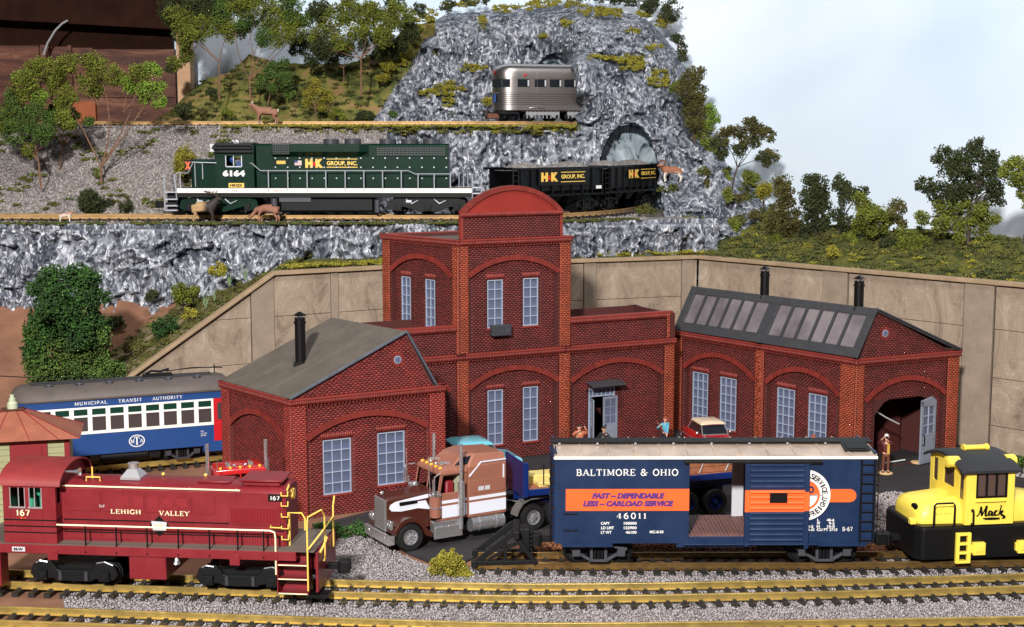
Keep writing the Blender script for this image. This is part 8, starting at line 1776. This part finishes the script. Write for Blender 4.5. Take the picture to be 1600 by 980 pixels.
tree('small green sapling right of the standing deer on the far hill', (418, 162), 363, [(425, 110, 16), (445, 125, 15), (412, 125, 13), (440, 100, 12), (450, 145, 11), (425, 140, 10)], 'leaf_green', r0=.18, name='sapling')
tree('small yellow green sapling in the middle of the far hill', (493, 182), 363, [(495, 135, 13), (508, 150, 12), (483, 145, 10), (500, 162, 10), (478, 160, 8)], 'moss_olive', r0=.18, name='sapling')
tree('dark thicket hanging over the top edge behind the slender trees', (300, 60), 368, [(268, 12, 22), (300, 20, 24), (335, 10, 24), (275, 38, 14), (370, -5, 24), (410, -8, 22), (265, -8, 24), (310, -12, 26)], 'leaf_dark', r0=.3, name='tree')
tree('darker tree between the deer tree and the forked hill tree', (537, 125), 372, [(500, 78, 16), (520, 90, 14), (545, 82, 14), (480, 65, 16), (465, 75, 14), (610, 80, 14), (590, 60, 16), (625, 70, 16), (485, 95, 12)], 'leaf_dark', r0=.16, name='tree')
# --- bushes on the far hill
for i, (px, py, r, lf, lb) in enumerate([(290, 178, 17, 'leaf_dark', 'dark bush at the left foot of the far hill'), (318, 182, 12, 'leaf_brown', 'brown green bush beside the dark one at the foot of the far hill'), (355, 182, 13, 'leaf_olive', 'olive bush left of the standing deer'), (457, 150, 16, 'leaf_dark', 'dark bush halfway up the far hill'),
        (570, 188, 16, 'leaf_dark', 'dark bush where the far hill meets the mountain'), (530, 185, 15, 'leaf_olive', 'olive bush along the upper track'), (622, 188, 14, 'leaf_green', 'bright green bush at the mountain foot by the upper track'), (705, 186, 12, 'leaf_dark', 'dark bush at the mountain foot nearest the silver car'), (600, 130, 15, 'moss_olive', 'yellow olive bush on the left flank of the mountain'), (605, 108, 14, 'moss_olive', 'yellow olive bush higher on the left flank of the mountain'), (330, 150, 14, 'leaf_dark', 'dark bush below the slender tree'), (590, 92, 16, 'leaf_dark', 'dark bush on the skyline beside the mountain')]):
    Yb = 366.5 if py > 175 else 372
    bush(lb, px, py, Yb, r, lf, group='bushes on the far hill')
# --- gravel slope bushes
bush('cone shaped olive bush left of the diesel locomotive nose', 284, 272, 320, 24, 'moss_olive', 9, 1.7, wide=.8)
bush('broad dark green bush at the foot of the thin wide crowned tree', 150, 334, 314, 32, 'leaf_dark', 9, 1.1, wide=1.1)
bush('small dark bush right of the broad dark green bush on the gravel', 195, 333, 314, 14, 'leaf_dark', 5, 1.6, wide=.8)
def weed(px, py, Y, r, lf='grass_mix'): pass
# ------------------------------------------------------------------ low ground cover (nobody could count it)
def cover(label, pts, mat, size=.24, dens=60, r=.7, name='ground_cover', up=.5):
    P = []
    for p in pts:
        n = int(dens * r * r * RNG.uniform(.5, 1.4)) + 4; q = RNG.normal(size=(n, 3)) * np.array([r * .55, r * .5, r * .22 * up * 2]); q[:, 2] = np.abs(q[:, 2]); P.append(q + np.array(p))
    P = np.vstack(P); return tag(scatter(name, P, RNG.uniform(size * .5, size * 1.2, len(P)), MATS[mat], 'tet'), label, 'ground cover', kind='stuff')
xs = RNG.uniform(-125, 28, 480); cover('olive turf fringe along the front edge of the middle ledge', [(x, cliffY(x) + RNG.uniform(-.8, 2.4), 39.6) for x in xs if fbm((x, 0, 0), .15) > -.35], 'grass_mix', dens=50, r=.75)
xs = RNG.uniform(-125, 28, 120); cover('dark turf tufts along the front edge of the middle ledge', [(x, cliffY(x) + RNG.uniform(-.6, 1.6), 39.7) for x in xs], 'leaf_dark', dens=40, r=.65)
xs = RNG.uniform(-70, 16, 620); cover('yellow green turf fringe along the front of the upper ledge', [(x, 343 + RNG.uniform(-2.2, 3.2), 60.2 - (RNG.uniform(0, 2) if RNG.uniform() < .5 else 0)) for x in xs], 'moss_olive', dens=45, r=.75)
xs = RNG.uniform(-80, 14, 170); cover('mixed green turf along the front of the upper ledge', [(x, 342.5 + RNG.uniform(-2.5, 2.5), 60.0 - RNG.uniform(0, 1.5)) for x in xs], 'grass_mix', dens=40, r=.8)
P = [talus(RNG.uniform(-124, -60), RNG.uniform(.03, .97)) for _ in range(420)]; P = [p for p in P if noise.noise(Vector((p[0] * .11, p[1] * .11, p[2] * .11))) > .12]
cover('green weeds growing through the gravel slope', P, 'grass_mix', dens=70, r=.9, size=.28); cover('lime weeds on the gravel slope', P[::2], 'leaf_lime', dens=60, r=.6, size=.26)
xs = RNG.uniform(-46, 45, 330); cover('turf behind the coping of the retaining wall', [(x, float(np.interp(x, [-47, -24.5, 13, 41, 46], [277, 290, 305, 312, 311])) + RNG.uniform(0, 4.5), 31.9 + RNG.uniform(0, .6)) for x in xs], 'moss_olive', dens=45, r=.8)
P = [rbank(RNG.uniform(0, .75), RNG.uniform(0, 1)) for _ in range(900)]
cover('short olive grass covering the bank above the right wall', P[:620], 'grass_mix', dens=40, r=1.0, size=.3); cover('yellow green moss on the bank above the right wall', P[620:760], 'moss_olive', dens=40, r=.9); cover('dark heather tufts on the bank above the right wall', P[760:], 'leaf_dark', dens=45, r=.8)
P = [pslope(RNG.uniform(0, 1), RNG.uniform(.03, 1)) for _ in range(420)]; cover('mixed scrub on the slope beside the sloping wall', P[:300], 'grass_mix', dens=45, r=.8); cover('brown scrub on the slope beside the sloping wall', P[300:], 'leaf_brown', dens=40, r=.8)
P = [hill(RNG.uniform(HP[0].x, HP[-1].x), RNG.uniform(0, 1)) for _ in range(330)]; cover('dark shrubs massed over the far hill', P[:90], 'leaf_dark', dens=34, r=1.1); cover('olive brush massed over the far hill', P[90:], 'grass_mix', dens=34, r=1.0, size=.24)
# moss patches lying on the mountain face
def on_face(px, py):
    for Yq in np.arange(325, 386, .5):
        p = D(px, py, Yq)
        if p.y >= mY(p.x, p.z) - .8: return p
    return D(px, py, 380)
def moss(cs, mat, label, dens=60, up=1.):
    P = []
    for px, py, rx, ry in cs:
        for _ in range(int(rx * ry / 9) + 4):
            a = RNG.uniform(0, 6.28); q = RNG.uniform() ** .5; p = on_face(px + rx * q * math.cos(a), py + ry * q * math.sin(a)); P.append((p.x, p.y - .6, p.z))
    cover(label, P, mat, dens=dens, r=.75, up=up)
moss([(740, 108, 20, 6), (705, 140, 20, 12), (672, 145, 14, 8), (952, 92, 40, 5), (985, 102, 18, 12), (1010, 98, 14, 10), (1030, 122, 18, 16), (1024, 75, 12, 5), (988, 51, 8, 4), (884, 38, 8, 4), (800, 15, 30, 6), (870, 8, 50, 6), (930, 20, 30, 7), (960, 22, 22, 6), (1008, 22, 14, 6), (1036, 35, 14, 10), (722, 8, 30, 4), (755, 35, 4, 12), (850, 60, 6, 4), (884, 225, 8, 18), (852, 232, 10, 16), (700, 162, 8, 8), (628, 80, 10, 30), (648, 48, 10, 22), (668, 25, 14, 10), (762, 160, 8, 6)], 'moss_olive', 'yellow olive moss patches lying on the grey mountain')
moss([(1040, 296, 22, 5), (1010, 330, 20, 8), (1080, 345, 22, 5), (1120, 270, 24, 8), (1110, 360, 12, 10), (1170, 300, 14, 14), (1150, 350, 14, 12), (1190, 375, 16, 12), (1130, 392, 60, 5), (1200, 340, 12, 20), (870, 215, 10, 5)], 'grass_mix', 'green turf patches on the rocks at the mountain foot')
moss([(1005, 8, 26, 10), (1050, 20, 14, 16), (965, 2, 30, 8), (900, -2, 60, 6), (700, 12, 14, 8), (740, 5, 24, 6)], 'leaf_dark', 'dark growth along the top of the mountain', up=2.)
# --- foliage down the right edge of the mountain
tree('dark olive climbing bush on the upper right edge of the mountain', (1070, 95), 372, [(1058, 62, 10), (1066, 75, 10), (1066, 90, 9), (1040, 20, 12), (1020, 8, 14)], 'leaf_dark', r0=.12, name='bush', cat='bush')
tree('large brown olive thicket on the right shoulder of the mountain', (1085, 225), 358, [(1075, 125, 18), (1090, 118, 14), (1070, 145, 18), (1088, 145, 18), (1078, 168, 16), (1095, 175, 18), (1085, 195, 16), (1098, 205, 16), (1105, 225, 12), (1060, 135, 12), (1112, 240, 14), (1100, 255, 12)], 'leaf_brown', r0=.2, second='leaf_olive', name='thicket', cat='thicket')
tree('bright lime green clump beside the brown thicket on the mountain shoulder', (1113, 200), 354, [(1112, 172, 11), (1116, 183, 12), (1112, 195, 10)], 'leaf_lime', r0=.1, name='bush', cat='bush', sub=3)
tree('spreading pine with bare lower limbs leaning over the right rocks', (1143, 298), 341, [(1130, 215, 14), (1150, 205, 14), (1170, 200, 15), (1185, 205, 14), (1200, 210, 12), (1165, 220, 12), (1205, 245, 16), (1190, 245, 10), (1130, 240, 12), (1155, 235, 12), (1175, 190, 8), (1115, 225, 10), (1180, 222, 10)], 'leaf_brown', 'bark_dark', r0=.24, second='leaf_dark', name='pine_tree', lean=(1152, 262), sub=6)
bush('green bush beneath the spreading pine on the right rocks', 1170, 292, 338, 17, 'leaf_olive', 7, 1.6)
bush('dark green bush low on the right rocks above the wall corner', 1145, 362, 324, 15, 'leaf_olive', 6, 1.4)
bush('tall lime tinted bush between the pine and the round trees', 1193, 320, 332, 17, 'moss_olive', 8, 2.0, wide=.7)
bush('dark bush at the right foot of the mountain', 1135, 318, 332, 14, 'leaf_olive', 6, 1.7, wide=.7)
for px, py, Yb, r, lb in [(1098, 282, 348, 14, 'olive bush above the ram on the mountain shoulder'), (1112, 300, 341, 13, 'olive bush right of the ram'), (1128, 285, 345, 14, 'leafy bush between the ram and the spreading pine'), (1208, 352, 328, 16, 'olive bush at the right end of the rocks'), (1178, 345, 327, 13, 'small olive bush in the crevice of the right rocks'), (1155, 318, 333, 11, 'small olive bush left of the tall lime tinted bush')]:
    bush(lb, px, py, Yb, r, 'leaf_olive' if r > 13 else 'leaf_brown', 6, 1.3, group='bushes on the right rocks')
RB = lambda px: 318 - (px - 1200) * .115
for (px, base, blobs, lf, lb) in [
    (1232, 372, [(1225, 285, 14), (1222, 300, 14), (1232, 315, 13), (1215, 330, 14), (1235, 335, 14), (1225, 352, 16), (1205, 350, 14), (1245, 350, 10)], 'leaf_brown', 'brown tinged round tree, first in the row right of the mountain'),
    (1275, 362, [(1268, 290, 16), (1280, 285, 14), (1272, 305, 18), (1285, 315, 16), (1265, 325, 14), (1278, 340, 16), (1262, 350, 12), (1290, 345, 10)], 'leaf_dark', 'dark round crowned tree, second in the row right of the mountain'),
    (1312, 362, [(1315, 290, 14), (1328, 298, 12), (1318, 308, 12), (1308, 335, 12), (1318, 345, 12), (1345, 300, 10), (1335, 310, 10)], 'leaf_dark', 'gappy tree with curved bare limbs, third in the row right of the mountain'),
    (1365, 370, [(1345, 315, 14), (1360, 330, 16), (1372, 335, 16), (1350, 345, 16), (1375, 352, 14), (1388, 340, 12), (1360, 358, 14), (1342, 355, 10)], 'leaf_olive', 'broad mid green tree, fourth in the row right of the mountain'),
    (1412, 368, [(1400, 318, 9), (1408, 325, 8), (1396, 332, 8), (1410, 350, 8), (1403, 342, 7)], 'leaf_brown', 'thin spindly tree with bare bent trunk before the big dark tree')]:
    tree(lb, (px, base), RB(px), blobs, lf, 'bark_dark', r0=.22, grow=1.38, group='row of round trees on the right bank')
tree('big dark many lobed tree standing tallest on the right bank', (1512, 396), 286, [(1475, 240, 16), (1490, 250, 16), (1525, 228, 15), (1515, 245, 18), (1540, 245, 16), (1500, 262, 20), (1540, 265, 20), (1475, 265, 16), (1447, 290, 16), (1465, 300, 20), (1490, 295, 22), (1520, 290, 22), (1550, 290, 18), (1555, 310, 14), (1500, 320, 22), (1470, 325, 18), (1530, 325, 22), (1545, 345, 18), (1440, 340, 14), (1465, 350, 16), (1490, 350, 18), (1515, 355, 18), (1538, 368, 14), (1495, 372, 12)], 'leaf_dark', 'bark_dark', r0=.5, second='leaf_olive', name='tree', lean=(1515, 330))
tree('dark tree cut by the right picture edge', (1598, 386), 282, [(1575, 262, 15), (1590, 255, 14), (1600, 275, 18), (1585, 280, 15), (1610, 260, 18), (1598, 300, 12), (1603, 318, 10), (1565, 270, 10)], 'leaf_olive', 'bark_dark', r0=.3, lean=(1612, 330))
bush('broad green bush at the left foot of the big dark tree', 1425, 396, 291, 27, 'leaf_olive', 9, 1.3)
bush('small dark bush hanging at the lower right of the big dark tree', 1541, 388, 286, 11, 'leaf_dark', 4, 1.6, wide=.7)
bush('lime green bush on the bank just right of the rocks', 1305, 402, 290, 16, 'moss_yellow', 6, 1.0)
bush('dark bush on the bank edge above the right wall', 1535, 432, 264, 12, 'leaf_dark', 4, .8)
# --- big green tree at the left and the planted slope
tree('large dense dark green tree in front of the cliff at the left', (120, 612), 258, [(95, 440, 24), (120, 432, 20), (75, 455, 22), (140, 445, 20), (100, 470, 28), (70, 485, 22), (135, 480, 24), (155, 465, 14), (60, 515, 22), (95, 510, 28), (130, 515, 26), (155, 505, 18), (55, 545, 20), (85, 550, 28), (120, 555, 28), (150, 545, 22), (175, 580, 14), (65, 580, 22), (100, 590, 28), (140, 585, 26), (50, 520, 12), (160, 525, 14)], 'leaf_deep', r0=.6, fork=.4, dens=.9, size=.27, second='leaf_green', depth=1.3, grow=1.5, lean=(118, 590))
for (px, py, Yb, r, lf, lb) in [(285, 478, 283, 28, 'leaf_olive', 'rounded olive bush on the slope above the sloping wall'), (262, 528, 272, 28, 'leaf_deep', 'deep green bush halfway down the slope beside the wall'), (183, 515, 284, 17, 'leaf_dark', 'dark bush right of the large dense tree'), (237, 470, 288, 13, 'leaf_dark', 'grey green bush against the cliff above the slope'),
        (340, 430, 284, 16, 'moss_yellow', 'yellow lime bush at the top of the planted slope'), (297, 498, 276, 13, 'moss_yellow', 'yellow lime bush touching the sloping coping'), (210, 560, 270, 18, 'leaf_brown', 'brown scrub bush low on the planted slope')]:
    bush(lb, px, py, Yb, r, lf, 6, 1.2, group='bushes on the planted slope')
for i, (px, base, r, lf) in enumerate([(1215, 384, 15, 'leaf_olive'), (1250, 380, 14, 'leaf_dark'), (1290, 378, 13, 'leaf_brown'), (1330, 380, 14, 'leaf_olive'), (1385, 386, 16, 'leaf_dark'), (1455, 400, 15, 'leaf_dark'), (1490, 404, 12, 'leaf_brown'), (1575, 402, 13, 'leaf_olive')]):
    bush(['olive scrub bush between the rocks and the first round tree', 'dark scrub bush between the first and second round trees', 'brownish scrub bush between the second and third round trees', 'olive scrub bush under the gappy tree', 'dark scrub bush right of the broad mid green tree', 'dark scrub bush left under the big dark tree', 'brownish scrub bush at the foot of the big dark tree', 'olive scrub bush left of the edge tree'][i], px, base, RB(px) - 3 if px < 1420 else 287, r, lf, 5, 1.3, group='scrub along the right bank')
def agave(label, px, py, Y, hpx, n=16):
    B = D(px, py, Y); h = hpx / (FPX / Y); t = thing('spiky_plant', label, 'plant', B, 0, 'spiky plants on the planted slope')
    for k in range(n):
        a = RNG.uniform(0, 6.28); s = RNG.uniform(.15, .55); L = h * RNG.uniform(.7, 1.1); dx, dy = math.cos(a) * s, math.sin(a) * s; w = .13
        MB().add([(-w * dy, w * dx, 0), (w * dy, -w * dx, 0), (dx * L * .5 + w * dy, dy * L * .5 - w * dx, L * .6), (dx * L * .5 - w * dy, dy * L * .5 + w * dx, L * .6), (dx * L, dy * L, L), (dx * .2, dy * .2, 0), (dx * L * .5 + .04, dy * L * .5, L * .6)], [(0, 1, 2, 3), (3, 2, 4), (1, 5, 6, 2), (5, 0, 3, 6)]).build('leaf', MATS['straw'], t, smooth=False)
agave('spiky pale plant beside the yellow lime bush', 358, 448, 280, 22); agave('spiky pale plant nearest the top of the sloping wall', 384, 438, 279, 24); agave('spiky pale plant by the olive bush', 321, 482, 277, 24); agave('short spiky plant below the coping bend', 335, 470, 276, 16)
# --- foreground plants
def moss_mound():
    B = G(703, 903, 0); t = thing('moss_bush', 'mound of yellow green moss on the ballast beside the black bumper', 'bush', B, 0); bl = []
    for x, z, r in [(-1.6, 1.9, 1.2), (-.6, 2.4, 1.4), (.4, 2.2, 1.5), (-1.2, 1.2, 1.2), (.2, 1.1, 1.5), (1.3, .8, 1.3), (.2, 3.3, .8), (1.5, 1.6, .9), (2.1, .4, .9), (2.6, .3, .8), (1.9, 1.0, 1.0), (-2.3, 1.3, .8), (1.0, 2.4, 1.0)]: bl.append((np.array([x, RNG.uniform(-.5, .8), z]), r))
    foliage('foliage', bl, 'moss_yellow', t, 2.6, .12, 5)
moss_mound()
def hedge(label, p0, p1, Y0, Y1, n, r, leaf, z=0.):
    t = thing('hedge', label, 'hedge', (G(p0[0], p0[1], z))); O = t.location.copy(); E_ = G(p1[0], p1[1], z); bl = []
    for i in range(n): q = O.lerp(E_, i / (n - 1)) - O; bl.append((np.array([q.x, q.y + RNG.uniform(-.6, .6), r * RNG.uniform(.5, 1.1)]), r * RNG.uniform(.7, 1.1)))
    foliage('foliage', bl, leaf, t, 1.1, .2, 5, .9)
hedge('low dark green hedge against the small brick shed, beside the brown truck', (500, 838), (568, 842), 0, 0, 6, 1.6, 'leaf_deep')
hedge('green hedge at the foot of the wall behind the yellow engine', (1545, 727), (1640, 738), 0, 0, 9, 1.7, 'leaf_green')
tree('tall yellow green bush in the gap between the two right brick buildings', (1052, 700), 279, [(1054, 640, 9), (1056, 652, 10), (1052, 662, 9), (1056, 675, 9), (1050, 648, 7)], 'moss_olive', r0=.15, name='bush', cat='bush', sub=4)
# ================================================================== pieces that stand apart become parts of their own
def split_apart(o, gap=.2):
    me = o.data; nv = len(me.vertices); par = list(range(nv))
    def find(i):
        while par[i] != i: par[i] = par[par[i]]; i = par[i]
        return i
    for e in me.edges: a, b = find(e.vertices[0]), find(e.vertices[1]); par[a] = b
    isl = {}
    for i in range(nv): isl.setdefault(find(i), []).append(i)
    ks = list(isl)
    if len(ks) < 2 or len(ks) > 60: return
    bb = []
    for k in ks: c = np.array([me.vertices[i].co for i in isl[k]]); bb.append((c.min(0) - gap / 2, c.max(0) + gap / 2))
    grp = list(range(len(ks)))
    def gf(i):
        while grp[i] != i: i = grp[i]
        return i
    for i in range(len(ks)):
        for j in range(i):
            if (bb[i][0] <= bb[j][1]).all() and (bb[j][0] <= bb[i][1]).all(): grp[gf(i)] = gf(j)
    roots = sorted({gf(i) for i in range(len(ks))})
    if len(roots) < 2: return
    owner = {}
    for i, k in enumerate(ks):
        for v in isl[k]: owner[v] = gf(i)
    nm = o.name.split('.')[0]
    for n, r in enumerate(roots):
        vs = [v for v in range(nv) if owner[v] == r]; mp = {v: i for i, v in enumerate(vs)}; mm = bpy.data.meshes.new(nm)
        mm.from_pydata([me.vertices[v].co[:] for v in vs], [], [[mp[v] for v in p.vertices] for p in me.polygons if p.vertices[0] in mp])
        mm.shade_smooth(); mm.set_sharp_from_angle(angle=R(35)); mm.materials.append(me.materials[0])
        if n == 0: first = mm
        else:
            c = o.copy(); c.data = mm; COL.objects.link(c)
            for m_ in c.modifiers: pass
    o.data = first
SPLIT = {"brake_gear", 'pier', 'step_well', 'frame_bracket', 'side_sill', 'roof_walk', 'air_reservoir', 'roof_hatch', 'rear_step', 'pilot', 'drain_pipe', 'pale_strip', 'roof_horn', 'bumper', 'step', 'white_sill', 'roof_box', 'chassis', 'underframe', 'sun_shade',
         'frame', 'eave_strip', 'arch_infill', 'black_stripe', 'parapet_band', 'seam_strip', 'saddle', 'foot', 'cab_seat', 'latch', 'bracket', 'vent_panel', 'decal', 'headlight', 'grab_iron', 'spring', 'eye', 'shoe', 'tie_chain', 'mirror', 'end_handrail', 'hose', 'marker_light', 'journal_box', 'side_frame', 'awning_bracket', 'lettering_line', 'tank_bolt', 'hood_rail', 'white_trim', 'emblem_line', 'brake_rod', 'window_frame', 'ladder', 'grille'}
for o in [x for x in SC.objects if x.type == 'MESH' and x.parent and not x.get('kind') and not x.children and x.name.split('.')[0] in SPLIT]: split_apart(o)
